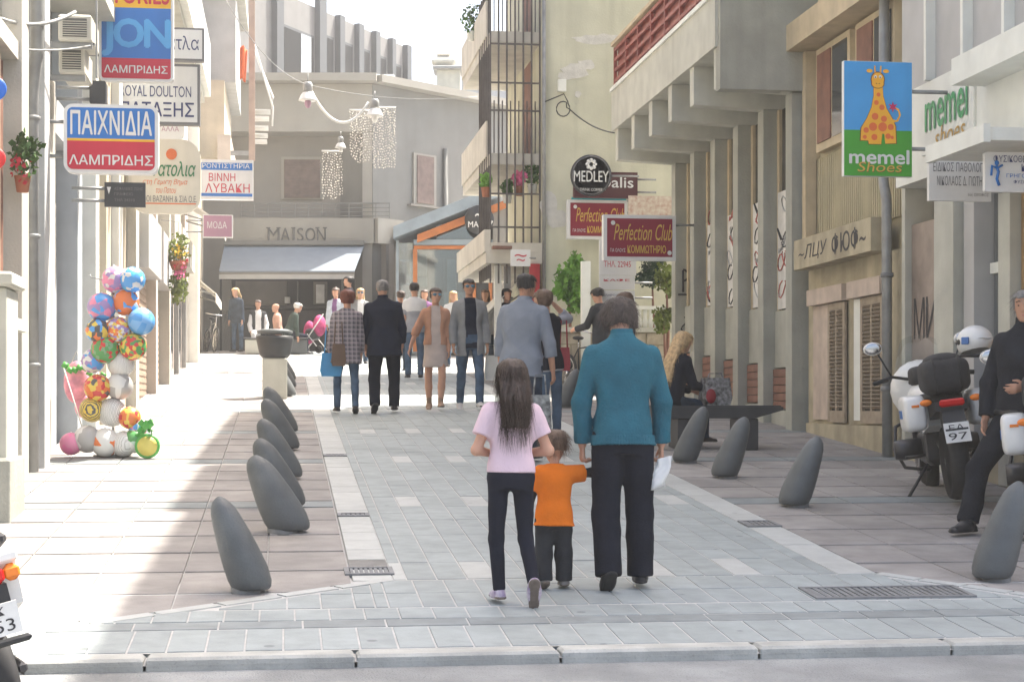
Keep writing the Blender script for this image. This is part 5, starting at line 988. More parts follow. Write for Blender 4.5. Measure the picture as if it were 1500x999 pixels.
def motorcycle(label, loc, rz, lean, plate):
    root = empty('police_motorcycle', loc, label, 'motorcycle', 'parked police motorcycles', rz); root.rotation_euler = (0, lean, rz)
    wheel(root, 'rear_wheel', (0, -.75, .31), .31, .15); wheel(root, 'front_wheel', (0, .78, .31), .31, .11)
    def P(name, b, m): return b.build(name, m, root)
    P('brake_disc', MB().lathe([(.08, -.004), (.15, -.004), (.15, .004), (.08, .004), (.08, -.004)], 20, (-.09, .78, .31), RY), M_chr)
    P('frame', MB().tube([(0, -.7, .34), (0, -.2, .42), (0, .3, .55), (0, .5, .85)], .035, 8).tube([(.09, -.75, .31), (.09, -.2, .4)], .025, 8), M_blkp)
    for s in (-1, 1): P('crash_bar', MB().tube([(s * .1, .4, .7), (s * .3, .36, .62), (s * .34, .3, .42), (s * .28, .2, .26), (s * .08, .1, .22)], .016, 7), M_blkp)
    P('engine', MB().box((0, .12, .42), (.26, .42, .32), bev=.05).lathe([(.08, -.36), (.09, -.3), (.09, -.13)], 12, (0, .15, .42), RY).lathe([(.09, .13), (.09, .3), (.08, .36)], 12, (0, .15, .42), RY), M_eng)
    for s in (-1, 1): P('fork', MB().tube([(s * .09, .78, .31), (s * .1, .6, .8), (s * .1, .52, 1.0)], .026, 8), M_eng)
    P('front_mudguard', MB().prism([(.78 + .36 * math.cos(a), .31 + .36 * math.sin(a)) for a in np.linspace(.3, 2.6, 10)] + [(.78 + .335 * math.cos(a), .31 + .335 * math.sin(a)) for a in np.linspace(2.6, .3, 10)], -.07, .07, 'yz'), M_whb)
    P('tank', MB().ell((0, .2, .84), (.19, .36, .17), 16, 10), M_whb); P('tank_bag', MB().rbox((0, .22, 1.04), (.3, .38, .18), .5), M_blkc)
    P('seat', MB().rbox((0, -.35, .83), (.32, .74, .12), .5), M_blkc)
    P('side_panel', MB().prism([(-.55, .62), (-.1, .55), (.2, .72), (-.1, .8), (-.5, .8)], -.14, .14, 'yz'), M_whb); P('tail', MB().prism([(-.95, .74), (-.5, .66), (-.35, .8), (-.95, .82)], -.13, .13, 'yz'), M_blkp)
    P('fairing', MB().ell((0, .68, .92), (.27, .2, .27), 16, 10), M_whb); P('headlight', MB().ell((0, .87, .88), (.11, .04, .08), 14, 8), M_chr)
    b = MB(); n = 9
    for j in range(5):
        for i in range(n): a = (i / (n - 1) - .5) * 2.2; b.v.append((.25 * math.sin(a) * (1 - j * .07), .84 - .2 * (1 - math.cos(a)) - j * .055, 1.05 + j * .09 - .05 * abs(a) ** 2 * (j / 4)))
    for j in range(4):
        for i in range(n - 1): b.f.append([j * n + i, j * n + i + 1, j * n + n + i + 1, j * n + n + i]); b.sm.append(True); b.mi.append(0)
    P('windshield', b, glass('windshield_glass', (.85, .88, .88), .08))
    P('handlebar', MB().tube([(-.42, .4, 1.02), (-.26, .47, 1.06), (-.1, .52, 1.02), (.1, .52, 1.02), (.26, .47, 1.06), (.42, .4, 1.02)], .014, 8), M_blkp)
    for s in (-1, 1):
        P('grip', MB().tube([(s * .31, .44, 1.043), (s * .44, .39, 1.018)], .021, 8), M_tyre); P('lever', MB().tube([(s * .27, .5, 1.06), (s * .42, .46, 1.03)], .008, 6), M_chr)
        mr = P('mirror', MB().ell((s * .4, .5, 1.33), (.085, .025, .06), 14, 8), M_whb); MB().ell((s * .4, .478, 1.33), (.075, .008, .05), 14, 8).build('mirror_glass', M_chr, mr); MB().tube([(s * .27, .47, 1.07), (s * .36, .5, 1.28)], .009, 6).build('stalk', M_blkp, mr)
        pn_ = P('pannier', MB().rbox((s * .27, -.6, .74), (.19, .42, .3), .4), M_whb); MB().box((s * .366, -.6, .74), (.008, .14, .07), bev=.004).build('badge', mat('police_blue', (.05, .15, .4), .4), pn_); MB().box((s * .27, -.811, .8), (.06, .012, .02)).build('reflector', M_oral, pn_)
        P('indicator', MB().ell((s * .2, -.93, .82), (.05, .03, .028), 10, 7), M_oral); P('footrest', MB().tube([(s * .12, -.05, .36), (s * .3, -.05, .36)], .014, 6), M_blkp)
    P('rear_mudguard', MB().prism([(-.86, .62), (-1.02, .52), (-1.06, .58), (-.92, .78), (-.8, .78)], -.09, .09, 'yz'), M_blkp)
    pl = P('licence_plate', MB().box((0, 0, 0), (.2, .008, .17)), M_whl); pl.location = (0, -1.06, .56); pl.rotation_euler = (R(-22), 0, 0)
    lettering(plate[0], .12, .05, M_graf, pl, (0, -.007, .04)); lettering(plate[1], .15, .06, M_graf, pl, (0, -.007, -.035))
    P('tail_light', MB().box((0, -.96, .8), (.2, .04, .06), bev=.015), M_redl); P('exhaust', MB().tube([(.17, .1, .3), (.2, -.4, .3), (.22, -.98, .42)], [.03, .05, .055], 10), M_chr)
    b = MB().tube([(-.12, -.05, .28), (-.34, -.2, .02)], .014, 6).box((-.35, -.21, .012), (.07, .06, .012)); P('side_stand', b, M_blkp)
    tb_ = P('top_bag', MB().rbox((0, -.72, 1.02), (.4, .42, .29), .5), M_blkc); MB().ell((.0, -.72, 1.15), (.16, .16, .06), 14, 8).build('bag_lid', M_blkc, tb_)
    for s in (-1, 1): MB().rbox((s * .1, -.72, 1.02), (.03, .43, .3), .5).build('strap', M_tyre, tb_)
    b = MB(); b.lathe([(.1, -.24), (.11, -.2), (.11, .0)], 12, (0, 0, 0)); return root
m1 = motorcycle('black and white police motorcycle with a helmet on its bag, parked by the wall', (5.66, 14.1, gz(14.1)), -R(13), -R(7), ('ΕΑ', '97'))
m2 = motorcycle('white police motorcycle at the right edge with the officer leaning on it', (5.72, 12.0, gz(12.0)), -R(24), -R(5), ('ΕΑ', '84'))
def helmet(label, loc, rz, m):
    r = empty('motorcycle_helmet', loc, label, 'helmet', rz=rz); b = MB(); n, k = 22, 14; vs = []
    for j in range(k + 1):
        t = math.pi * .72 * j / k
        for i in range(n): a = 2 * math.pi * i / n; vs.append((.135 * math.sin(t) * math.cos(a), .155 * math.sin(t) * math.sin(a), .13 + .13 * math.cos(t) - (.03 * math.sin(a) if j > k * .7 else 0)))
    b.add(vs, [[j * n + (i + 1) % n, j * n + i, j * n + n + i, j * n + n + (i + 1) % n] for j in range(k) for i in range(n)], True); b.build('shell', m, r)
    MB().ell((0, .085, .12), (.112, .08, .06), 16, 9).build('visor', M_dglass, r); b = MB(); 
    MB().lathe([(.108, .0), (.118, .012), (.108, .024), (.1, .012), (.108, .0)], 22, sy=1.1).build('rim', M_blkp, r); MB().box((-.132, -.03, .13), (.012, .08, .06), bev=.004).build('badge', mat('police_blue', (.05, .15, .4), .4), r); MB().lathe([(.02, -.004), (.024, 0), (.02, .004)], 10, (-.13, .05, .12), RY).build('hinge', M_blkp, r)
    return r
hp = at(1428, 500, 13.32); helmet('white police helmet resting on the black bag of the motorcycle', (hp.x, 13.32, gz(14.1) + 1.165), R(20), M_whb)
# scooter cut by the left edge
scr = empty('scooter', (-1.34, 7.9, gz(7.3) - .075), 'white scooter seen from behind, cut by the bottom left edge', 'scooter'); scr.rotation_euler = (0, -R(13), R(20))
wheel(scr, 'rear_wheel', (0, -.62, .215), .215, .1); wheel(scr, 'front_wheel', (0, .62, .215), .215, .09)
def S(name, b, m): return b.build(name, m, scr)
S('body', MB().prism([(-.78, .5), (-.3, .36), (0, .34), (.02, .5), (-.15, .68), (-.8, .72)], -.14, .14, 'yz'), M_whb); S('rear_mudguard', MB().prism([(-.86, .46), (-.75, .44), (-.72, .6), (-.84, .6)], -.08, .08, 'yz'), M_blkp)
S('seat', MB().box((0, -.42, .77), (.27, .7, .1), bev=.04), M_blkc); S('floor_board', MB().box((0, .2, .3), (.3, .45, .06), bev=.02), M_blkp); S('leg_shield', MB().prism([(.4, .3), (.48, .3), (.62, .95), (.52, .98)], -.2, .2, 'yz'), M_whb)
S('steering_column', MB().tube([(0, .62, .2), (0, .5, .98)], .03, 8), M_eng); S('handlebar', MB().tube([(-.33, .42, 1.03), (0, .5, 1.02), (.33, .42, 1.03)], .016, 8), M_blkp); S('headlight', MB().ell((0, .6, .95), (.1, .05, .07)), M_chr)
tl_ = S('tail_light', MB().box((0, -.845, .64), (.15, .05, .075), bev=.02), M_redl)
for s in (-1, 1): MB().box((s * .108, -.835, .64), (.065, .05, .07), bev=.02).build('indicator', M_oral, tl_); MB().box((s * .1, -.83, .705), (.09, .045, .055), bev=.015).build('clear_lens', M_whl, tl_)
pl = S('licence_plate', MB().box((0, -.9, .47), (.18, .008, .13)), M_whl); lettering('ΤΚ', .07, .035, M_graf, pl, (.0, -.907, .505)); lettering('653', .13, .05, M_graf, pl, (0, -.907, .445)); S('plate_holder', MB().box((0, -.885, .375), (.24, .03, .03), bev=.01), M_blkp); S('rear_arm', MB().box((.09, -.45, .22), (.04, .5, .06), bev=.02), M_eng)
# bicycles
def bicycle(label, loc, rz, m, child_basket=False):
    r = empty('bicycle', loc, label, 'bicycle', 'parked bicycles', rz); r.rotation_euler = (0, R(-6), rz)
    for nm, y in (('rear_wheel', -.52), ('front_wheel', .52)): wheel(r, nm, (0, y, .33), .33, .04, M_chr, 14)
    A, B, C_, D_ = (0, -.52, .33), (0, -.1, .3), (0, -.2, .75), (0, .38, .78)
    MB().tube([A, B, D_], .016, 7).tube([B, C_, D_], .015, 7).tube([A, C_], .012, 7).build('frame', m, r); MB().tube([(0, .52, .33), D_, (0, .36, .98)], .014, 7).build('fork', m, r)
    MB().tube([(-.28, .28, 1.0), (-.1, .38, .98), (.1, .38, .98), (.28, .28, 1.0)], .012, 7).build('handlebar', M_chr, r); MB().tube([C_, (0, -.22, .9)], .013, 7).build('seat_post', M_chr, r); MB().ell((0, -.24, .93), (.08, .14, .035)).build('saddle', M_blkc, r); MB().lathe([(.08, -.01), (.08, .01)], 16, (.03, -.1, .3), RY).build('chain_ring', M_eng, r)
bicycle('dark bicycle leaning by the garden wall behind the couple', (4.95, 28.3, gz(28.3)), R(200), M_blkp); p = gp(321, 517); bicycle('bicycle standing at the far left near the seated people', (p.x - .25, p.y + .3, gz(p.y)), R(195), M_chr)
# ---------------------------------------------------------------- people: smooth implicit bodies with clothing over them
V = lambda *a: np.array(a, float)
def nrm(v): v = np.array(v, float); return v / np.linalg.norm(v)
class Sdf:
    def __init__(s, vox): s.vox = vox; s.pr = []; s.post = []
    def add(s, f, lo, hi, k=.02): s.pr.append((f, np.array(lo, float), np.array(hi, float), k)); return s
    def cone(s, a, b, ra, rb, k=.02, cut=None, flat=1., fdir=None):
        a, b = np.array(a, float), np.array(b, float); ba = b - a; L2 = max(ba @ ba, 1e-9); m = max(ra, rb) * max(1, flat)
        def f(x, y, z):
            px, py, pz = x - a[0], y - a[1], z - a[2]; h = np.clip((px * ba[0] + py * ba[1] + pz * ba[2]) / L2, 0, 1)
            dx, dy, dz = px - h * ba[0], py - h * ba[1], pz - h * ba[2]
            if flat != 1.:
                q = dx * fdir[0] + dy * fdir[1] + dz * fdir[2]; g = (1 / flat - 1) * q; dx, dy, dz = dx + g * fdir[0], dy + g * fdir[1], dz + g * fdir[2]
            d = np.sqrt(dx * dx + dy * dy + dz * dz) - (ra + (rb - ra) * h)
            if cut is not None: c, n = cut; d = np.maximum(d, (x - c[0]) * n[0] + (y - c[1]) * n[1] + (z - c[2]) * n[2])
            return d
        return s.add(f, np.minimum(a, b) - m, np.maximum(a, b) + m, k)
    def ellip(s, c, r, k=.02, M=None):
        c = np.array(c, float); r = np.array(r, float); mr = r.min(); mm = r.max()
        def f(x, y, z):
            x, y, z = x - c[0], y - c[1], z - c[2]
            if M is not None: x, y, z = (M[0, 0] * x + M[1, 0] * y + M[2, 0] * z, M[0, 1] * x + M[1, 1] * y + M[2, 1] * z, M[0, 2] * x + M[1, 2] * y + M[2, 2] * z)
            return (np.sqrt((x / r[0]) ** 2 + (y / r[1]) ** 2 + (z / r[2]) ** 2) - 1) * mr
        return s.add(f, c - mm, c + mm, k)
    def loft(s, o, M, st, k=.02, off=0., n=2.3, z0=None, z1=None):
        """stack of superellipses: stations (z, half width, half depth, y shift) in the frame (o, M)"""
        st = np.array(st, float); t = np.linspace(0, len(st) - 1, 60); i = np.clip(t.astype(int), 0, len(st) - 2); u = (t - i)[:, None]
        p0, p1, p2, p3 = st[np.maximum(i - 1, 0)], st[i], st[i + 1], st[np.minimum(i + 2, len(st) - 1)]
        S = .5 * ((2 * p1) + (-p0 + p2) * u + (2 * p0 - 5 * p1 + 4 * p2 - p3) * u * u + (-p0 + 3 * p1 - 3 * p2 + p3) * u ** 3); S[:, 0] = np.interp(t, np.arange(len(st)), st[:, 0])
        za, zb_ = (st[0, 0] if z0 is None else z0), (st[-1, 0] if z1 is None else z1); o = np.array(o, float); mm = max(S[:, 1].max(), S[:, 2].max()) + off + abs(S[:, 3]).max()
        cs = np.array([o + M @ V(sx * mm, sy * mm, zz) for sx in (-1, 1) for sy in (-1, 1) for zz in (za - .02, zb_ + .02)])
        def f(x, y, z):
            x, y, z = x - o[0], y - o[1], z - o[2]; X = M[0, 0] * x + M[1, 0] * y + M[2, 0] * z; Y = M[0, 1] * x + M[1, 1] * y + M[2, 1] * z; Z = M[0, 2] * x + M[1, 2] * y + M[2, 2] * z
            w_ = np.interp(Z, S[:, 0], S[:, 1]) + off; d_ = np.interp(Z, S[:, 0], S[:, 2]) + off; ys = np.interp(Z, S[:, 0], S[:, 3])
            e = (np.abs(X / w_) ** n + np.abs((Y - ys) / d_) ** n) ** (1 / n); d = (e - 1) * np.minimum(w_, d_)
            return np.maximum(d, np.maximum(za - Z, Z - zb_))
        return s.add(f, cs.min(0), cs.max(0), k)
    def cut(s, c, n): c = np.array(c, float); n = nrm(n); s.post.append(lambda x, y, z, d: np.maximum(d, (x - c[0]) * n[0] + (y - c[1]) * n[1] + (z - c[2]) * n[2])); return s
    def carve(s, f): s.post.append(lambda x, y, z, d: np.maximum(d, -f(x, y, z))); return s
    def disp(s, f): s.post.append(lambda x, y, z, d: d + f(x, y, z)); return s
    def mesh(s):
        h = s.vox; lo = np.min([p[1] for p in s.pr], 0) - 4 * h - .02; hi = np.max([p[2] for p in s.pr], 0) + 4 * h + .02
        N = np.ceil((hi - lo) / h).astype(int) + 1; ax = [(lo[i] + h * np.arange(N[i])).astype(np.float32) for i in range(3)]; d = np.full(N, 9., np.float32)
        for f, a, b, k in s.pr:
            m = k + 3 * h; i0 = np.maximum(((a - m - lo) / h).astype(int), 0); i1 = np.minimum(((b + m - lo) / h).astype(int) + 2, N); sl = tuple(slice(i0[i], i1[i]) for i in range(3))
            v = f(ax[0][sl[0]][:, None, None], ax[1][sl[1]][None, :, None], ax[2][sl[2]][None, None, :]); c = d[sl]
            q = np.clip(.5 + .5 * (c - v) / k, 0, 1); d[sl] = np.where(c > 5, v, c + (v - c) * q - k * q * (1 - q))
        X, Y, Z = ax[0][:, None, None], ax[1][None, :, None], ax[2][None, None, :]
        for g in s.post: d = g(X, Y, Z, d)
        ins = d < 0; c8 = [(i, j, k) for i in (0, 1) for j in (0, 1) for k in (0, 1)]
        def sub(A, c): return A[c[0]:A.shape[0] - 1 + c[0], c[1]:A.shape[1] - 1 + c[1], c[2]:A.shape[2] - 1 + c[2]]
        cnt = sum(sub(ins, c).astype(np.int8) for c in c8); act = (cnt > 0) & (cnt < 8); cell = np.argwhere(act); idx = np.full(act.shape, -1, np.int64); idx[act] = np.arange(len(cell))
        vals = np.stack([sub(d, c)[act] for c in c8], 1); pos = np.zeros((len(cell), 3)); num = np.zeros(len(cell))
        for a in range(8):
            for b in range(a + 1, 8):
                if sum(abs(c8[a][i] - c8[b][i]) for i in range(3)) != 1: continue
                va, vb = vals[:, a], vals[:, b]; cr = (va < 0) != (vb < 0); t = np.where(cr, va / np.where(cr, va - vb, 1), 0)
                ca, cb_ = np.array(c8[a], float), np.array(c8[b], float); pos += cr[:, None] * (ca + t[:, None] * (cb_ - ca)); num += cr
        vts = lo + h * (cell + pos / num[:, None]); fs = []
        for ax_ in range(3):
            u, v = [(1, 2), (2, 0), (0, 1)][ax_]; A = np.moveaxis(ins, (ax_, u, v), (0, 1, 2)); I = np.moveaxis(idx, (ax_, u, v), (0, 1, 2))
            e = A[:-1, 1:-1, 1:-1] != A[1:, 1:-1, 1:-1]; w_ = np.argwhere(e)
            if not len(w_): continue
            i, j, k = w_[:, 0], w_[:, 1], w_[:, 2]; q = np.stack([I[i, j, k], I[i, j + 1, k], I[i, j + 1, k + 1], I[i, j, k + 1]], 1); inside = A[i, j + 1, k + 1]; q[~inside] = q[~inside][:, ::-1]; fs.append(q)
        return vts, np.concatenate(fs)
    def build(s, name, m, parent):
        v, f = s.mesh(); me = bpy.data.meshes.new(name); me.vertices.add(len(v)); me.vertices.foreach_set('co', v.astype(np.float32).ravel()); me.loops.add(f.size); me.loops.foreach_set('vertex_index', f.astype(np.int32).ravel())
        me.polygons.add(len(f)); me.polygons.foreach_set('loop_start', np.arange(0, f.size, 4, dtype=np.int32)); me.polygons.foreach_set('loop_total', np.full(len(f), 4, np.int32)); me.polygons.foreach_set('use_smooth', np.ones(len(f), bool)); me.update(calc_edges=True); me.validate(); me.materials.append(m)
        o = bpy.data.objects.new(name, me); COL.objects.link(o); o.parent = parent; return o
def rot3(pitch=0, roll=0, yaw=0):   # pitch: lean forward (+y); roll: lean to the right; yaw: turn to the left
    return np.array(Matrix.Rotation(yaw, 3, 'Z') @ Matrix.Rotation(roll, 3, 'Y') @ Matrix.Rotation(-pitch, 3, 'X'))
M_skin = mat('skin_light', (.52, .29, .2), .55, .08, 8, .06, 150, spec=.3); M_skin2 = mat('skin_tan', (.43, .23, .15), .55, .08, 8, .06, 150, spec=.3)
def cloth(name, c, v=.14, b=.25, bs=160, rough=.9): return mat(name, c, rough, v * 1.3, 7, b * .8, 70, spec=.15)
def folds(amp, fx=9., fz=14., seed=0., tilt=.6):
    rd = lambda p: 1 - 2 * np.abs(np.sin(p * .5)) ** .7                                   # creases: sharp ridges, broad valleys
    def f(x, y, z):
        m = .55 + .45 * np.sin(z * 5.3 + x * 4.1 + seed * 1.7)
        return -amp * .45 - amp * m * (rd(z * fz * 1.2 + tilt * fz * x + 2.1 * np.sin(x * fx + seed) + 1.3 * np.sin(y * fx * 1.3 + seed * 2)) * .65 + rd(z * fz * 1.9 - x * fx * 2.6 + seed + 1.7 * np.sin(y * 11)) * .4)
    return f
def person(label, loc, face, H=1.7, sw=1., girth=1., hs=.132, lf=.5, lean=(0, 0), head=(0, 0), armL=((-.12, 0, -1), (-.05, .12, -1)), armR=((.12, 0, -1), (.05, .12, -1)), legL=((-.05, 0, -1), (0, 0, -1)), legR=((.05, 0, -1), (0, 0, -1)), footL=0., footR=0., pelvis=None, top=None, over=None, bottom=None, shoe=None, hair=None, skin=None, vox=.011, curlL=.5, curlR=.5, extras=None, group='people in the street', eyes=False, neckz=None, palm=None, feetout=.12):
    """face: heading in degrees, 0 looks up the street (away), counter-clockwise. Returns (root, joints)"""
    skin = skin or M_skin; S = H / 1.7
    root = empty('person', loc, label, 'person', group, R(face))
    hh = hs * H * 1.0; hipw = .092 * S * girth; thigh, shin = lf * H * .5, (lf - .045 / 1.0) * H * .5 - .0
    aL, aR = nrm(armL[0]), nrm(armR[0]); tl, sl_, tr, sr = nrm(legL[0]), nrm(legL[1]), nrm(legR[0]), nrm(legR[1])
    ank = .05 * H
    drop = lambda t, s: -(t[2] * thigh + s[2] * shin) + ank
    pz = max(drop(tl, sl_), drop(tr, sr)) if pelvis is None else pelvis
    P0 = V(0, 0, pz); MT = rot3(lean[0], lean[1]); TL = H - hh * .98 - lf * H - .0          # torso from hip joints to the chin
    T = lambda x, y, z: P0 + MT @ V(x, y, z)
    shz = TL * .788; shw = .152 * S * sw
    sL, sR = T(-shw, -.005 * S, shz), T(shw, -.005 * S, shz); ua, fa = .172 * H, .148 * H
    J = dict(P=P0, sL=sL, sR=sR, eL=sL + aL * ua, eR=sR + aR * ua); J['wL'] = J['eL'] + nrm(armL[1]) * fa; J['wR'] = J['eR'] + nrm(armR[1]) * fa
    for s_, t, q, ft in (('L', tl, sl_, footL), ('R', tr, sr, footR)):
        hp_ = T((-1 if s_ == 'L' else 1) * hipw, 0, 0); J['h' + s_] = hp_; J['k' + s_] = hp_ + t * thigh; J['a' + s_] = J['k' + s_] + q * shin
    MH = MT @ rot3(head[0], 0, head[1]) if abs(lean[0]) < .3 else rot3(head[0], lean[1], head[1])
    HB = T(0, .01 * S, TL * 1.0 + .0 * H); J['H'] = HB; J['MH'] = MH; J['hh'] = hh; J['T'] = T; J['MT'] = MT; J['S'] = S; J['TL'] = TL; J['vox'] = vox; J['girth'] = girth; J['sw'] = sw; J['root'] = root
    g, w_ = girth, sw
    tor = [(-.10 * TL, .118 * S * g, .098 * S * g, -.01 * S), (.04 * TL, .165 * S * g, .118 * S * g, -.012 * S), (.18 * TL, .160 * S * g, .112 * S * g, -.008 * S), (.36 * TL, .138 * S * g, .098 * S * g, 0), (.56 * TL, .155 * S * (g + w_) / 2, .108 * S * g, 0), (.70 * TL, .165 * S * w_, .105 * S * g, -.004 * S), (.82 * TL, .155 * S * w_, .088 * S, -.008 * S), (.885 * TL, .112 * S * w_, .07 * S, -.012 * S), (.945 * TL, .062 * S, .058 * S, -.01 * S), (1.02 * TL, .052 * S, .054 * S, 0)]
    J['tor'] = tor
    def headloft(b, off=0., k=.012):
        st = [(0, .13, .12, .26), (.07, .2, .22, .18), (.18, .26, .33, .08), (.33, .30, .4, .02), (.5, .325, .44, -.01), (.66, .335, .455, -.03), (.8, .31, .42, -.035), (.91, .235, .32, -.04), (.975, .13, .18, -.04), (1.0, .04, .05, -.04)]
        b.loft(HB, MH, [(z * hh, a * hh, d_ * hh, y * hh) for z, a, d_, y in st], k, off, 2.1)
    Hd = lambda x, y, z: HB + MH @ (V(x, y, z) * hh); J['Hd'] = Hd; J['headloft'] = headloft
    def hand(b, w, d, n, side, curl):
        d, n = nrm(d), np.array(n, float); n = nrm(n - d * (n @ d)); sd = np.cross(d, n) * side; q = .92 * S
        b.cone(w, w + d * .085 * q, .026 * q, .034 * q, .012, flat=.55, fdir=n)
        for k in range(4):
            rt = w + d * (.09 - .004 * abs(k - 1.4)) * q + sd * (.029 - .0195 * k) * q; L = (.034, .04, .037, .029)[k] * q; c1, c2 = curl * .7, curl * 1.7
            d1 = d * math.cos(c1) + n * math.sin(c1); d2 = d * math.cos(c2) + n * math.sin(c2); m_ = rt + d1 * L
            b.cone(rt, m_, .0095 * q, .0088 * q, .004); b.cone(m_, m_ + d2 * L * 1.05, .0088 * q, .0075 * q, .004)
        t0 = w + d * .025 * q + sd * .028 * q; t1 = t0 + nrm(d * .75 + sd * .6 + n * .35) * .04 * q; b.cone(t0, t1, .013 * q, .011 * q, .008); b.cone(t1, t1 + nrm(d * .9 + sd * .1 + n * .5) * .034 * q, .011 * q, .0085 * q, .004)
    # body, one continuous surface, a little inside the clothes
    cv = .72 if bottom and bottom.get('type') != 'skirt' else 1.
    b = Sdf(vox); b.loft(P0, MT, tor, .02, -.02 * S, z0=-.05 * TL)
    for s_, sg in (('L', -1), ('R', 1)):
        b.cone(J['s' + s_], J['e' + s_], .043 * S * g ** .5, .037 * S, .04); b.cone(J['e' + s_], J['w' + s_], .04 * S, .026 * S, .015)
        b.cone(J['h' + s_], J['k' + s_], .077 * S * g * (.86 if bottom else 1), .052 * S * cv, .03); b.cone(J['k' + s_], J['k' + s_] + (J['a' + s_] - J['k' + s_]) * .4, .052 * S * cv, .054 * S * cv, .015); b.cone(J['k' + s_] + (J['a' + s_] - J['k' + s_]) * .35, J['a' + s_], .053 * S * cv, .032 * S * (cv + .1), .015)
        fd = J['w' + s_] - J['e' + s_]; pn_ = (palm or {}).get(s_, MT @ V(-sg, .15, 0)); hand(b, J['w' + s_], fd, pn_, sg, curlL if s_ == 'L' else curlR)
    b.cone(T(0, -.0 * S, TL * .88), Hd(0, -.08, .28), .05 * S, .047 * S, .02); headloft(b)
    b.cone(Hd(0, .36, .56), Hd(0, .455, .37), .035 * hh, .055 * hh, .02 * hh * 4); b.cone(Hd(-.17, .31, .6), Hd(.17, .31, .6), .07 * hh, .07 * hh, .01); b.cone(Hd(-.08, .37, .2), Hd(.08, .37, .2), .035 * hh, .035 * hh, .006); b.cone(Hd(0, .3, .05), Hd(0, .33, .07), .07 * hh, .07 * hh, .01)
    for sg in (-1, 1): b.ellip(Hd(sg * .335, -.05, .46), (.04 * hh, .09 * hh, .13 * hh), .004, MH)
    b.build('body', skin, root)
    if eyes:
        for sg in (-1, 1):
            e = MB(); e.ell(Hd(sg * .15, .36, .5), (.055 * hh, .03 * hh, .03 * hh), 10, 7); e.build('eye', mat('eye_dark', (.03, .02, .015), .2), root)
        e = MB(); e.ell(Hd(0, .405, .2), (.1 * hh, .03 * hh, .028 * hh), 10, 7); e.build('lips', mat('lips', (.35, .12, .1), .5), root)
        e = MB()
        for sg in (-1, 1): e.tube([Hd(sg * .07, .395, .61), Hd(sg * .16, .39, .635), Hd(sg * .25, .33, .6)], .02 * hh, 5)
        e.build('eyebrows', mat('brow', (.04, .03, .02), .9), root)
    def limb(b, s_, off, u1, k=.022):
        """sleeve to fraction u1 of the arm (0..2: upper arm then forearm)"""
        sh, el, wr = J['s' + s_], J['e' + s_], J['w' + s_]
        if u1 <= 1: c = sh + (el - sh) * u1; b.cone(sh, el, .045 * S * g ** .5 + off, .041 * S + off, k, cut=(c, nrm(el - sh)))
        else: c = el + (wr - el) * (u1 - 1); b.cone(sh, el, .045 * S * g ** .5 + off, .041 * S + off, k); b.cone(el, wr, .041 * S + off, .031 * S + off, .02, cut=(c, nrm(wr - el)))
    def torso_piece(t, name):
        b = Sdf(t.get('vox', vox)); off = t.get('off', .008) * 1.0; hz = t.get('hem', -.02) * H; st = list(tor)
        if hz < tor[0][0] + .02: st = [(hz, (.165 * g + t.get('flare', .0)) * S, (.12 * g + t.get('flare', 0) * .8) * S, -.012 * S)] + [(tor[1][0] * .5 + hz * .2, .168 * S * g, .12 * S * g, -.012 * S)] + st[2:]
        else: st = [(min(hz, 0) - .03, (.166 * g + t.get('flare', 0)) * S, .119 * S * g, -.012 * S)] + st[1:]
        if t.get('waist'): st[3 if len(st) > 9 else 2] = (st[3 if len(st) > 9 else 2][0],) + tuple(np.array(st[3 if len(st) > 9 else 2][1:]) * t['waist'])
        b.loft(P0, MT, st, .02, off, 2.4, z0=hz, z1=TL * t.get('neck', .935))
        for s_ in 'LR': limb(b, s_, off + t.get('soff', .0), t.get('sleeve', 1.95), t.get('k', .022))
        if t.get('collar'): b.loft(T(0, 0, TL * .9), MT, [(0, .062 * S, .062 * S, -.008 * S), (.05 * H * t['collar'], .055 * S, .056 * S, -.002)], .006, off * .5)
        if t.get('open'):
            ow = t['open'] * S; Pm = MT.T
            def wedge(x, y, z):
                X = Pm[0, 0] * (x - P0[0]) + Pm[0, 1] * (y - P0[1]) + Pm[0, 2] * (z - P0[2]); Y = Pm[1, 0] * (x - P0[0]) + Pm[1, 1] * (y - P0[1]) + Pm[1, 2] * (z - P0[2]); return np.maximum(np.abs(X) - ow, -Y + .0)
            b.carve(wedge)
        if t.get('strap'):     # sleeveless with shoulder straps: nothing more
            pass
        if t.get('wr', .003): b.disp(folds(t.get('wr', .0035) * 1.7 * S, 8 / S, 13 / S, t.get('seed', 1.)))
        return b.build(name, t['m'], root)
    if top: torso_piece(top, top.get('name', 'shirt'))
    if over: torso_piece(over, over.get('name', 'jacket'))
    if bottom:
        t = bottom; b = Sdf(t.get('vox', vox)); off = t.get('off', .006); wz = t.get('waist', .2)
        if t.get('type') == 'skirt':
            hz = t['hem'] * H; b.loft(P0, rot3(0, 0), [(hz, .16 * S * g + t.get('flare', .03), .13 * S * g + t.get('flare', .03), 0), (-.02, .17 * S * g, .125 * S * g, -.01), (wz * TL, .145 * S * g, .105 * S * g, 0)], .02, off)
        else:
            b.loft(P0, MT, tor[:5], .03, off, 2.3, z1=wz * TL); rt, rk_, rh = t.get('r', (.084, .06, .052))
            for s_ in 'LR':
                h_, k_, a_ = J['h' + s_], J['k' + s_], J['a' + s_]; u = t.get('len', 1.0); e = k_ + (a_ - k_) * u; b.cone(h_, k_, rt * S * g, rk_ * S, .035); b.cone(k_, e + (a_ - k_) * .15, rk_ * S, rh * S, .02, cut=(e, nrm(a_ - k_)))
        b.disp(folds(t.get('wr', .004) * 1.6 * S, 7 / S, 16 / S, 3., .9)); b.build(t.get('name', 'trousers'), t['m'], root)
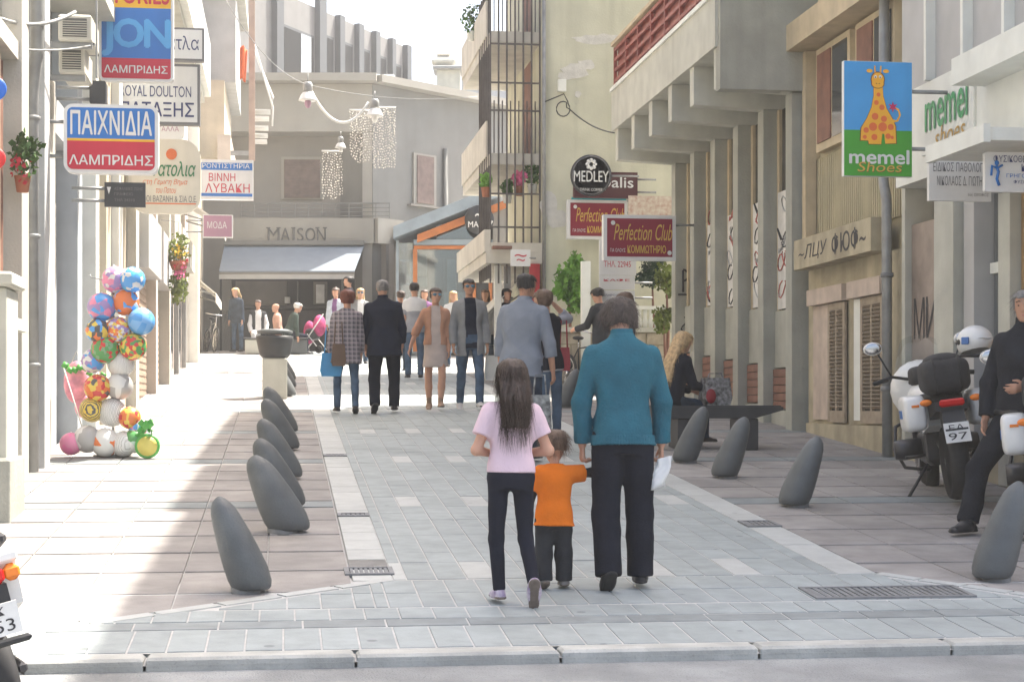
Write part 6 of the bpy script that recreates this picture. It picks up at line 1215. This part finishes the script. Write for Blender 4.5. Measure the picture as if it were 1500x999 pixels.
    if shoe:
        for s_, sg, ft in (('L', -1, footL), ('R', 1, footR)):
            a_ = J['a' + s_]; fd = V(sg * feetout, 1, 0) if ft <= 1.9 else V(0, 1, 0); fd = nrm(fd); fwd = fd * math.cos(ft) + V(0, 0, -1) * math.sin(ft); upv = np.cross(np.cross(fwd, V(0, 0, 1) if abs(fwd[2]) < .95 else V(0, -1, 0)), fwd); upv = nrm(upv)
            if ft > 1.3: upv = nrm(V(0, 1, 0) - fwd * fwd[1])
            he = a_ - upv * .028 * S - fwd * .035 * S; to = a_ - upv * .034 * S + fwd * .145 * S; b = Sdf(min(vox, .009)); q = shoe.get('k', 1.) * S
            b.cone(he, a_ + fwd * .06 * S - upv * .026 * S, .036 * q, .042 * q, .02, flat=.95, fdir=upv); b.cone(a_ + fwd * .05 * S - upv * .03 * S, to, .044 * q, .033 * q, .02, flat=.7, fdir=upv); b.cone(a_ + upv * shoe.get('up', .0) * S, a_ - upv * .02 * S + fwd * .02 * S, .038 * q, .04 * q, .02)
            b.cut(a_ - upv * .05 * S, -upv); so_ = b.build('shoe', shoe['m'], root)
            sb = Sdf(min(vox, .009)); sb.cone(he - upv * .012 * S, to - upv * .006 * S, .04 * q, .036 * q, .01, flat=.4, fdir=upv); sb.cut(a_ - upv * .052 * S, -upv); sb.build('sole', shoe.get('sole', M_tyre), so_)
            if shoe.get('sock'): c = Sdf(min(vox, .009)); c.cone(a_ + (J['k' + s_] - a_) * .02, a_ + (J['k' + s_] - a_) * .16, .038 * S, .037 * S, .01); c.build('sock', shoe['sock'], root)
    if hair: hair_piece(J, **hair)
    if extras: extras(J)
    return root, J
def strands(b, pts_fn, n, r=.0016, seg=6):
    for i in range(n):
        P = [Vector(p) for p in pts_fn(i, seg)]; nn = len(P); sd = Vector((random.uniform(-1, 1), random.uniform(-1, 1), 0)).normalized() * r; vs = []
        for j, p in enumerate(P): w_ = sd * (1 - .75 * j / (nn - 1)); vs += [p - w_, p + w_]
        b.add(vs, [[2 * j, 2 * j + 1, 2 * j + 3, 2 * j + 2] for j in range(nn - 1)], True)
def hair_piece(J, style, m, thick=.03, length=.3, vox=None, parting=None, fringe=.72, nst=0, wave=0.):
    hh, Hd, MH, S, root = J['hh'], J['Hd'], J['MH'], J['S'], J['root']; b = Sdf(vox or min(J['vox'], .009)); o = J['H']
    J['headloft'](b, thick, .012)
    inv = MH.T
    def loc(x, y, z): x, y, z = x - o[0], y - o[1], z - o[2]; return [(inv[i, 0] * x + inv[i, 1] * y + inv[i, 2] * z) / hh for i in range(3)]
    low = {'short': .30, 'bob': .02, 'long': -.1, 'curly': .12, 'back': .22}[style]
    def face_(x, y, z):     # clear the face and everything below the hair line
        X, Y, Z = loc(x, y, z); f1 = np.maximum(.10 - Y - .12 * (Z - .5), Z - fringe) if style in ('short', 'back', 'curly', 'bob', 'long') else None
        f2 = Z - (low + np.clip(Y + .2, 0, 1) * .45) if style not in ('bob', 'long') else np.maximum(.0 - Y, Z - .5); return np.minimum(f1, f2) * hh
    if style in ('bob', 'long'):
        wd = .36 * hh + thick * .5; back = -.095 * S * J['girth'] if style == 'long' else -.01 * S
        b.loft(Hd(0, -.2, .55), J['MT'] if style == 'long' else MH, [(-length - .1, wd * 1.0, .028 * S + thick * .3, back), (-length * .75, wd * 1.04, .036 * S + thick * .3, back), (-length * .35, wd * 1.04, .055 * S, back * .55 - .01), (-.02, wd * 1.0, .085 * S, -.01), (.12 * hh, wd * .85, .08 * S, 0)], .03)
    if style == 'curly':
        for k in range(40): q = nrm(rng.normal(size=3)); q[1] = -abs(q[1]) * .8 + .1; b.ellip(Hd(q[0] * .36, q[1] * .48 - .03, .6 + q[2] * .36), np.full(3, (.1 + .06 * rng.random()) * hh), .012)
    b.carve(face_)
    fr = 46. / hh
    b.disp(lambda x, y, z: .0028 * S * np.sin(np.arctan2(y - o[1] - .02, x - o[0] + 1e-4) * 34 + 2.2 * np.sin(z * 23) + wave * 3 * np.sin(z * 40 + x * 30)) + .003 * S * np.sin(x * 95 + z * 14 + wave * 2 * np.sin(z * 50)))
    ob = b.build('hair', m, root)
    if nst:
        q = MB(); vv = ob.data.vertices; nv = len(vv); n_ = 0
        for _ in range(nst):
            v = vv[random.randrange(nv)]; p = v.co.copy(); d = Vector((random.uniform(-.3, .3), -.12, -1)).normalized() if style in ('long', 'bob') else (Vector(v.normal) * .6 + Vector((random.gauss(0, .5), random.gauss(0, .5), -.6))).normalized()
            L = random.uniform(.04, .11) * (1.3 if style == 'long' else .45); sd = d.orthogonal().normalized() * .0011
            pts = [p + Vector(v.normal) * (.002 + .004 * t) + d * L * t + Vector((0, 0, -.02 * t * t)) for t in (0, .35, .7, 1)]; vs = []
            for j, pp in enumerate(pts): w_ = sd * (1 - .25 * j); vs += [pp - w_, pp + w_]
            q.add(vs, [[2 * j, 2 * j + 1, 2 * j + 3, 2 * j + 2] for j in range(3)], True)
        s_ = q.build('loose_strands', m, ob); s_['kind'] = 'stuff'
def hairmat(name, c):
    return mat(name, c, .5, .3, 30, .3, 120, spec=.4)
H_br = hairmat('hair_dark_brown', (.062, .041, .032)); H_gr = hairmat('hair_brown_grey', (.075, .058, .05)); H_bk = hairmat('hair_black', (.018, .016, .016)); H_rd = hairmat('hair_red', (.13, .035, .02)); H_bl = hairmat('hair_blonde', (.48, .33, .17)); H_sg = hairmat('hair_grey', (.2, .19, .18)); H_lb = hairmat('hair_light_brown', (.12, .075, .05)); H_wh = hairmat('hair_white', (.6, .58, .55))
C_teal = cloth('teal_knit', (.027, .12, .165), .12, .5, 260); C_blk = cloth('black_cloth', (.012, .014, .022)); C_navy = cloth('navy_cloth', (.014, .018, .032)); C_pink = cloth('pale_pink_jersey', (.66, .5, .56), .05); C_leg = cloth('dark_leggings', (.014, .016, .026), .12, .15); C_or = cloth('orange_jersey', (.7, .17, .015), .08); C_grey = cloth('charcoal_cotton', (.035, .037, .042)); C_jean = cloth('denim', (.07, .11, .17), .25, .4, 200); C_jeand = cloth('dark_denim', (.035, .05, .075), .3, .4, 200); C_bluesh = cloth('blue_grey_shirt', (.21, .235, .28), .07); C_blaz = cloth('grey_blazer', (.24, .245, .25), .1); C_tanj = cloth('tan_jacket', (.44, .24, .16), .1); C_bei = cloth('beige_dress', (.5, .42, .38), .08); C_wht = cloth('white_cotton', (.68, .68, .68), .05); C_gtop = cloth('grey_jersey', (.3, .31, .34), .08); C_grn = cloth('dark_green_jacket', (.05, .07, .06)); C_dp = cloth('police_black', (.016, .018, .024), .2, .4, 120); C_purp = cloth('purple_knit', (.2, .1, .22)); C_lite = cloth('pale_blue_cotton', (.45, .5, .56))
def plaid():
    m = bpy.data.materials.new('plaid_wool'); m.use_nodes = True; n = m.node_tree.nodes; l = m.node_tree.links; tc = n.new('ShaderNodeTexCoord'); bs = n['Principled BSDF']; bs.inputs['Roughness'].default_value = .95; out = None
    base = n.new('ShaderNodeRGB'); base.outputs[0].default_value = (.2, .185, .2, 1); cur = base.outputs[0]
    for ax, c in (('X', (.06, .055, .07)), ('Z', (.07, .06, .075)), ('X', (.34, .3, .3)), ('Z', (.36, .3, .32))):
        wv = n.new('ShaderNodeTexWave'); wv.wave_type = 'BANDS'; wv.bands_direction = ax; wv.inputs['Scale'].default_value = 5.2; wv.inputs['Phase Offset'].default_value = 0 if c[0] < .2 else 2.4; wv.inputs['Distortion'].default_value = .6
        l.new(tc.outputs['Object'], wv.inputs['Vector']); mr = n.new('ShaderNodeMapRange'); mr.inputs[1].default_value = .72; mr.inputs[2].default_value = .86; mr.inputs[4].default_value = .6; l.new(wv.outputs['Fac'], mr.inputs[0]); mx = n.new('ShaderNodeMix'); mx.data_type = 'RGBA'; l.new(mr.outputs[0], mx.inputs[0]); l.new(cur, mx.inputs[6]); mx.inputs[7].default_value = (*c, 1); cur = mx.outputs[2]
    l.new(cur, bs.inputs['Base Color']); return m
C_plaid = plaid()
M_shoeb = mat('black_shoe_leather', (.02, .02, .022), .45, .2); M_shoeg = mat('grey_trainer', (.2, .19, .18), .7, .2); M_shoew = mat('white_trainer', (.6, .58, .56), .6, .1); M_shoep = mat('purple_trainer', (.22, .15, .28), .6, .4, 25, col2=(.6, .55, .6)); M_soleg = mat('brown_rubber_sole', (.16, .13, .11), .8, .2, 30)
def gloc(px, py): p = gp(px, py); return (p.x, p.y, p.z)
# ---- the family in front
F_V = .0075
def teal_extra(J):
    T, TL, S = J['T'], J['TL'], J['S']; o = J['P']; b = Sdf(.006)
    b.loft(J['P'], J['MT'], [(-.012, .176 * S * J['girth'], .119 * S * J['girth'], -.012 * S), (.045, .172 * S * J['girth'], .119 * S * J['girth'], -.012 * S)], .01, .018, 2.4)
    b.disp(lambda x, y, z: .0022 * np.sin(np.arctan2(y - o[1], x - o[0]) * 95)); b.build('ribbed_hem', C_teal, J['root'])
    for q in 'LR':
        e, w = J['e' + q], J['w' + q]; c = Sdf(.006); c.cone(e + (w - e) * .8, e + (w - e) * .97, .034 * S + .018, .031 * S + .016, .006, cut=(e + (w - e) * .97, nrm(w - e))); c.cut(e + (w - e) * .76, -(w - e)); c.build('cuff', C_teal, J['root'])
    b = 0   # ribbed hem, cuffs, white line under the collar
    c = Sdf(.006); c.loft(T(0, 0, TL * .93), J['MT'], [(0, .066 * S, .066 * S, -.008 * S), (.012, .064 * S, .064 * S, -.008 * S)], .004, .006); c.build('shirt_collar', C_wht, J['root'])
person('person in a teal sweater and black trousers leading the toddler by the hand', gloc(912, 862), -2, 1.66, 1.12, .98, .125, .485, (.05, 0), (.62, .1),
       armL=((-.25, .02, -1), (.02, .1, -1)), armR=((.25, .0, -1), (.01, .12, -1)), legL=((-.03, -.02, -1), (.0, -.3, -1)), legR=((.04, .05, -1), (.01, -.02, -1)), footL=.75, footR=.0,
       top=dict(m=C_teal, off=.017, k=.012, hem=-.005, sleeve=1.93, neck=.965, collar=.9, wr=.005, seed=2.2, flare=.012, waist=1.02, name='sweater'), bottom=dict(m=C_blk, r=(.1, .084, .077), off=.006, wr=.0035, len=1.02), shoe=dict(m=M_shoeb, k=1.05), hair=dict(style='curly', m=H_gr, thick=.026, nst=2200), vox=F_V, extras=teal_extra, group='family walking up the lane', curlL=1.1, curlR=1.2)
person('girl in a pale pink T-shirt and dark leggings with long brown hair', gloc(748, 884), 3, 1.32, .98, .95, .152, .49, (.03, .02), (.05, 0),
       armL=((-.34, -.12, -.8), (.55, .75, -.12)), armR=((.36, -.1, -.85), (-.6, .72, -.1)), legL=((-.03, .06, -1), (.06, .0, -1)), legR=((.06, .04, -1), (.05, -.6, -.85)), footL=0., footR=1.1,
       top=dict(m=C_pink, off=.012, hem=.035, sleeve=.62, neck=.94, wr=.004, seed=4., soff=.012, name='t_shirt'), bottom=dict(m=C_leg, r=(.082, .055, .042), off=.004, wr=.002, len=.97, waist=.24, name='leggings'), shoe=dict(m=M_shoep, k=1.08, sock=C_wht, sole=M_soleg), hair=dict(style='long', m=H_br, thick=.016, length=.2, nst=2600), vox=F_V, group='family walking up the lane', curlL=.6, curlR=.6)
def todd_extra(J):
    pass
person('toddler in an orange T-shirt holding a grown-up hand', gloc(811, 862), 4, .9, .98, 1.08, .205, .40, (.06, .03), (.1, -.1),
       armL=((-.4, .2, -.9), (.1, .5, -.8)), armR=((.9, .1, .06), (.86, .12, .42)), legL=((-.05, .0, -1), (0, -.16, -1)), legR=((.06, .05, -1), (0, -.02, -1)), footL=.5, footR=0.,
       top=dict(m=C_grey, off=.005, hem=.05, sleeve=1.96, neck=.94, wr=.002, name='undershirt'), over=dict(m=C_or, off=.016, hem=-.02, sleeve=.66, neck=.955, wr=.004, soff=.012, flare=.02, name='t_shirt'), bottom=dict(m=C_grey, r=(.098, .092, .09), off=.0, wr=.006, len=.98), shoe=dict(m=M_shoeg, k=1.35, sole=M_soleg), hair=dict(style='short', m=H_lb, thick=.014, nst=900), vox=F_V, group='family walking up the lane', curlR=1.2)
# papers in the right hand of the adult
p = at(972, 690, 9.75); pb_ = empty('folded_papers', p, 'folded white papers held low in the hand of the teal sweater person', 'papers')
for k in range(3):
    b = MB(); n = 7
    for i in range(n):
        for j in range(5): u, v = i / (n - 1), j / 4; b.v.append((p.x - .04 + .075 * v + .012 * math.sin(u * 5 + k) - .03 * u, p.y - .02 + k * .012 + .015 * math.sin(v * 3 + u * 4 + k), p.z + .07 - .18 * u + .02 * v))
    for i in range(n - 1):
        for j in range(4): b.f.append([i * 5 + j, i * 5 + j + 1, i * 5 + j + 6, i * 5 + j + 5]); b.sm.append(True); b.mi.append(0)
    o = wpart(pb_, 'sheet', b, M_whl); o.modifiers.new('t', 'SOLIDIFY').thickness = .004
# ---- walkers farther up
MV = .012
def shades(J, m=None):
    Hd, hh = J['Hd'], J['hh']; b = MB()
    for s in (-1, 1): b.ell(Hd(s * .16, .41, .52), (.13 * hh, .04 * hh, .1 * hh), 12, 8); b.tube([Hd(s * .27, .36, .54), Hd(s * .36, .0, .52)], .012 * hh * 2, 5)
    b.tube([Hd(-.1, .44, .55), Hd(.1, .44, .55)], .02 * hh, 5); b.build('sunglasses', m or mat('mirror_lens', (.1, .2, .26), .15, .2, metal=.6), J['root'])
def bag(name, label, loc, size, m, rz=0, strap=None, cat='bag'):
    r = empty(name, loc, label, cat, rz=rz); b = MB(); w_, d_, h_ = size
    b.prism([(-w_ * .42, 0), (w_ * .42, 0), (w_ * .5, h_ * .25), (w_ * .4, h_), (-w_ * .4, h_), (-w_ * .5, h_ * .25)], -d_ / 2, d_ / 2); b.build('body', m, r)
    q = MB(); q.tube([(-w_ * .3, 0, h_ * .95), (-w_ * .22, 0, h_ + (strap or .2)), (w_ * .22, 0, h_ + (strap or .2)), (w_ * .3, 0, h_ * .95)], .009, 6); q.build('handle', m, r); return r
person('red-haired woman in a plaid jacket and jeans walking away', gloc(507, 606), 4, 1.66, 1.0, 1.05, .135, .49, top=dict(m=C_plaid, off=.02, hem=-.1, sleeve=1.9, flare=.03, wr=.005, name='jacket'), bottom=dict(m=C_jean, r=(.08, .056, .045), len=.98), shoe=dict(m=M_shoeb), hair=dict(style='curly', m=H_rd, thick=.03, nst=260), vox=MV, legL=((-.05, .16, -1), (0, .02, -1)), legR=((.05, -.1, -1), (0, -.26, -1)), footR=.35, lean=(.05, .03), armL=((-.2, 0, -1), (-.1, .3, -1)))
p = gp(483, 607); bag('blue_tote_bag', 'bright blue tote bag hanging at the side of the red-haired woman', (p.x + .02, p.y + .1, p.z + .52), (.3, .12, .32), mat('blue_bag', (.06, .26, .5), .6), strap=.35)
bag('brown_shoulder_bag', 'brown shoulder bag on the left hip of the red-haired woman', (p.x + .12, p.y - .02, p.z + .66), (.2, .1, .3), mat('brown_leather', (.12, .075, .05), .5), strap=.3)
person('grey-haired man in a navy jacket and dark trousers walking away', gloc(563, 605), 0, 1.8, 1.14, 1.18, .128, .485, top=dict(m=C_navy, off=.022, hem=-.075, sleeve=1.75, flare=.02, wr=.006, collar=.9, neck=.95, name='jacket'), bottom=dict(m=C_blk, r=(.092, .075, .068), off=.008), shoe=dict(m=M_shoeb), hair=dict(style='short', m=H_sg, thick=.012, nst=260), vox=MV, legL=((-.06, -.12, -1), (0, -.42, -1)), legR=((.06, .16, -1), (0, .0, -1)), footL=.6, lean=(.06, -.03), armL=((-.22, 0, -1), (.05, .2, -1)), armR=((.26, -.05, -1), (0, .3, -1)))
person('woman in a tan jacket and beige dress with sunglasses facing the camera', gloc(638, 600), 178, 1.7, .95, .92, .13, .5, (0, .0), (0, .2), top=dict(m=C_bei, off=.008, hem=-.165, sleeve=.3, flare=.02, name='dress', wr=.003), over=dict(m=C_tanj, off=.018, hem=.02, sleeve=1.3, open=.065, wr=.004, name='jacket'), shoe=dict(m=mat('tan_boot', (.3, .2, .14), .6), up=.08), hair=dict(style='back', m=H_br, thick=.012, nst=260), vox=MV, extras=shades, armR=((.45, 0, -.9), (.35, .15, -1)), armL=((-.15, 0, -1), (0, .15, -1)), legL=((-.01, .2, -1), (.06, .02, -1)), legR=((.04, -.06, -1), (-.05, -.3, -1)), footR=.4)
person('bearded man in a grey blazer and jeans with mirrored sunglasses facing the camera', gloc(689, 600), 183, 1.83, 1.05, 1.0, .126, .49, top=dict(m=C_navy, off=.006, hem=-.03, sleeve=.5, name='shirt'), over=dict(m=C_blaz, off=.02, hem=-.09, sleeve=1.92, open=.075, wr=.005, name='blazer'), bottom=dict(m=C_jean, r=(.084, .06, .05)), shoe=dict(m=M_shoew), hair=dict(style='short', m=H_bk, thick=.012, nst=260), vox=MV, skin=M_skin2, extras=shades, legL=((-.04, .24, -1), (0, .02, -1)), legR=((.05, -.12, -1), (.0, -.4, -1)), footR=.5, lean=(.03, .03), armL=((-.22, -.05, -1), (-.05, .2, -1)), armR=((.22, 0, -1), (0, .2, -1)))
p = gp(720, 600); bag('white_shopping_bag', 'pale shopping bag carried between the blazer man and the blue shirt man', (p.x + .02, p.y + .1, p.z + .42), (.22, .1, .36), M_awnw, strap=.15)
person('man in a blue grey shirt and dark jeans turning to the woman beside him', gloc(763, 676), -22, 1.84, 1.12, 1.12, .128, .485, (.03, .05), (.12, -.5), top=dict(m=C_bluesh, off=.018, hem=-.05, sleeve=1.5, flare=.02, wr=.006, collar=.8, neck=.95, name='shirt'), bottom=dict(m=C_jeand, r=(.09, .07, .06)), shoe=dict(m=M_shoeb), hair=dict(style='short', m=H_bk, thick=.012, nst=300), vox=.01, skin=M_skin2, armR=((.26, .0, -1), (.1, .12, -1)), armL=((-.22, .05, -1), (0, .2, -1)), group='couple standing in the lane')
person('woman in a grey top and dark vest beside the blue shirt man, arm raised', gloc(806, 652), 35, 1.68, .92, .92, .134, .495, (.02, -.1), (.15, .3), top=dict(m=C_gtop, off=.01, hem=-.03, sleeve=1.5, name='shirt'), over=dict(m=C_blk, off=.018, hem=-.02, sleeve=.12, open=.06, name='vest'), bottom=dict(m=C_jean, r=(.08, .056, .044)), shoe=dict(m=M_shoeb), hair=dict(style='curly', m=H_lb, thick=.022, nst=300), vox=.01, armR=((.85, .25, .12), (-.75, .1, .6)), armL=((-.25, .35, -.9), (.3, .9, .1)), group='couple standing in the lane')
p = at(830, 540, 18.6); bag('red_handbag', 'dark red handbag hanging behind the woman in the grey top', (p.x, 18.8, p.z - .02), (.14, .1, .26), mat('red_leather', (.25, .015, .025), .45), strap=.3)
p = at(792, 640, 16.8); bag('patterned_shopping_bag', 'black and white patterned shopping bag held low by the blue shirt man', (p.x, 16.85, p.z), (.22, .12, .42), mat('patterned_bag', (.03, .03, .035), .6, 0, 14, col2=(.4, .42, .42)), strap=.2)
# seated blonde on the bench, looking away
g = gz(18.4)
person('blonde long-haired woman in a black top seated on the bench', (4.2, 18.36, g), -62, 1.6, .98, 1.0, .134, .49, (.3, 0), (.35, .1), pelvis=.5, legL=((-.1, 1, -.1), (0, .1, -1)), legR=((.12, 1, -.08), (0, .05, -1)), armL=((-.1, .25, -1), (.2, .8, -.2)), armR=((.12, .25, -1), (-.2, .8, -.1)), top=dict(m=C_blk, off=.014, hem=-.02, sleeve=1.9), bottom=dict(m=C_jeand), shoe=dict(m=M_shoeb), hair=dict(style='long', m=H_bl, thick=.018, length=.42, nst=700), vox=.01)
b_ = bag('checked_bag', 'checked black and white bag lying on the bench beside the blonde woman', (4.72, 18.35, g + .472), (.32, .2, .3), mat('checked_bag', (.03, .03, .03), .7, 0, 20, col2=(.35, .35, .36)), R(10), .05); o = MB().ell((-.1, -.11, .1), (.06, .02, .08)); o.build('red_pocket', mat('red_leather', (.25, .015, .025), .45), b_)
# man and woman behind the teal sweater
person('dark-haired man in a dark jacket by the bicycle', (5.2, 27.6, gz(27.6)), 40, 1.72, 1.05, 1.05, .13, .49, (.1, 0), (.25, 0), top=dict(m=C_grey, off=.018, hem=-.06, sleeve=1.9, name='jacket'), bottom=dict(m=C_jeand), shoe=dict(m=M_shoeb), hair=dict(style='short', m=H_bk, thick=.022, nst=260), vox=.013, armL=((-.2, .4, -1), (0, .9, -.2)))
person('woman with long light brown hair half hidden behind the teal sweater', (4.6, 22.6, gz(22.6)), 60, 1.66, .95, .95, .134, .49, (.04, 0), (.1, 0), top=dict(m=C_navy, off=.014, hem=-.04, sleeve=1.9), bottom=dict(m=C_jeand), shoe=dict(m=M_shoeb), hair=dict(style='long', m=H_lb, thick=.016, length=.3, nst=260), vox=.013)
# far people
FV = .017
def far(label, px, py, face, H, topm, botm, hairm, style='short', yy=None, seat=None, **k):
    p = gp(px, py); kw = dict(top=dict(m=topm, off=.014, hem=-.05, sleeve=1.9), bottom=dict(m=botm), shoe=dict(m=M_shoeb), hair=dict(style=style, m=hairm, thick=.018, length=.22), vox=FV, group='people at the far end of the street'); kw.update(k)
    if seat: kw.update(pelvis=seat, legL=((-.12, 1, -.1), (0, .1, -1)), legR=((.14, 1, -.1), (0, .05, -1)))
    return person(label, (p.x, p.y, p.z), face, H, **kw)
far('man in a white and grey T-shirt and jeans walking away past the navy jacket', 607, 556, 2, 1.78, C_gtop, C_jean, H_bk, top=dict(m=C_gtop, off=.012, hem=-.03, sleeve=.8), over=dict(m=C_wht, off=.016, hem=.19, sleeve=.5, name='shoulder_panel'))
far('boy in dark clothes left of the white T-shirt man at the far end', 587, 545, 20, 1.62, C_navy, C_jeand, H_br)
far('blonde woman with sunglasses in a grey cardigan facing the camera', 528, 535, 178, 1.66, C_wht, C_jean, H_bl, 'long', over=dict(m=C_blaz, off=.02, hem=-.1, sleeve=1.9, open=.06, name='cardigan'), extras=shades)
far('person in a purple scarf behind the red-haired woman', 492, 530, 160, 1.66, C_purp, C_jeand, H_br, 'curly', over=dict(m=C_lite, off=.018, hem=-.06, sleeve=1.9, open=.05, name='jacket'))
far('tall dark-haired person standing at the shop counter', 511, 519, 90, 1.95, C_blk, C_blk, H_bk)
far('blonde woman in denim standing beside the far left bicycle', 348, 517, 150, 1.64, C_jeand, C_jean, H_bl, 'long', lean=(.15, 0))
far('person in a dark vest and white sleeves sitting at the far left', 378, 517, 185, 1.7, C_wht, C_wht, H_br, seat=.52, over=dict(m=C_grey, off=.02, hem=.0, sleeve=.12, open=.07, name='vest'), armL=((-.25, .1, -1), (.1, .5, -.8)), armR=((.25, .1, -1), (-.1, .5, -.8)))
far('white-haired man in a dark green jacket sitting bent forward at the far left', 422, 519, -75, 1.72, C_grn, C_navy, H_wh, seat=.5, lean=(.35, 0), head=(.3, 0))
far('person in a peach top sitting back to back with the white-haired man', 408, 518, 100, 1.6, cloth('peach_cotton', (.6, .36, .28)), C_navy, H_br, seat=.48, lean=(.1, 0), hair=None)
far('light-haired woman partly hidden behind the blazer man', 711, 548, 165, 1.66, C_gtop, C_jeand, H_lb, 'bob')
far('dark-haired woman glimpsed behind the blue shirt man', 742, 562, 200, 1.68, C_blk, C_jeand, H_bk, 'curly')
far('blonde woman in white glimpsed between the tan jacket and the blazer', 664, 540, 175, 1.62, C_wht, C_jean, H_bl, 'long')
far('person in a lilac top glimpsed between the boy and the tan jacket woman', 622, 536, 170, 1.64, C_purp, C_jeand, H_br, 'bob')
for k, (px, w2_) in enumerate(((388, 1.0), (427, .8))): p = gp(px, 519); s = empty('street_seat', (p.x, p.y + .1, p.z), ('pale', 'dark')[k] + ' low street seat under the people at the far left', 'seat'); MB().box((0, 0, .19), (w2_, .45, .38), bev=.03).build('block', (M_concl, M_bol)[k], s); MB().box((0, 0, .4), (w2_ * 1.05, .5, .04), bev=.015).build('seat_top', M_bench, s)
p = gp(458, 518); st_ = empty('pushchair', (p.x, p.y, p.z), 'white framed pushchair with a pink cover beside the white-haired man', 'pushchair', rz=R(60))
for sx in (-.2, .2):
    MB().tube([(sx, -.42, 1.0), (sx, .0, .45), (sx, .3, .1)], .016, 6).tube([(sx, -.3, .1), (sx, .05, .5)], .014, 6).build('frame', M_whb, st_)
    for yy in (-.3, .32): MB().lathe([(.06, -.02), (.1, -.02), (.1, .02), (.06, .02), (.06, -.02)], 14, (sx * 1.1, yy, .1), RY).build('wheel', M_tyre, st_)
MB().rbox((0, .0, .5), (.34, .36, .3), .6).build('seat', M_bench, st_); b = MB(); b.ell((0, -.2, .72), (.2, .16, .28), 12, 9); b.ell((.05, .12, .55), (.15, .16, .3), 12, 9); b.build('cover', mat('pink_canvas', (.5, .07, .19), .85, .25, 9, .3), st_)
# police officer leaning on the second motorcycle
def cop(J):
    Hd, hh, T, S = J['Hd'], J['hh'], J['T'], J['S']; q = MB(); q.tube([T(-.17, .1, .04), T(0, .14, .03), T(.17, .1, .04)], .025, 6); q.build('belt', M_blkp, J['root'])
person('police officer in black uniform leaning on the motorcycle at the right edge', (5.3, 11.72, gz(11.72)), 128, 1.82, 1.1, 1.08, .128, .49, (-.05, 0), (.1, .35), pelvis=.84, legL=((-.05, .15, -1), (0, .1, -1)), legR=((.42, .5, -1), (.05, .28, -1)), armL=((-.3, .2, -1), (.35, .75, -.1)), armR=((.3, .12, -1), (-.05, .35, -1)), top=dict(m=C_dp, off=.024, hem=-.03, sleeve=1.95, collar=1.1, neck=.96, wr=.006, name='jacket'), bottom=dict(m=C_dp, r=(.095, .075, .07), off=.008, wr=.005, len=.96), shoe=dict(m=M_shoeb, k=1.18, up=.1), hair=dict(style='short', m=H_sg, thick=.01, nst=400), skin=M_skin2, vox=.009, eyes=True, extras=cop, group='police at the motorcycles')
# ---------------------------------------------------------------- thin haze in the street air
hz = MB(); hz.b2((-210, -210, -9), (210, 210, 20.5)); hm = bpy.data.materials.new('haze_air'); hm.use_nodes = True; n = hm.node_tree.nodes; n.remove(n['Principled BSDF'])
pv = n.new('ShaderNodeVolumePrincipled'); pv.inputs['Color'].default_value = (1, .99, .96, 1); pv.inputs['Density'].default_value = .0018; pv.inputs['Anisotropy'].default_value = .35; hm.node_tree.links.new(pv.outputs[0], n['Material Output'].inputs['Volume'])
tag(hz.build('haze', hm), kind='stuff')
bpy.data.scenes.remove(SCR)
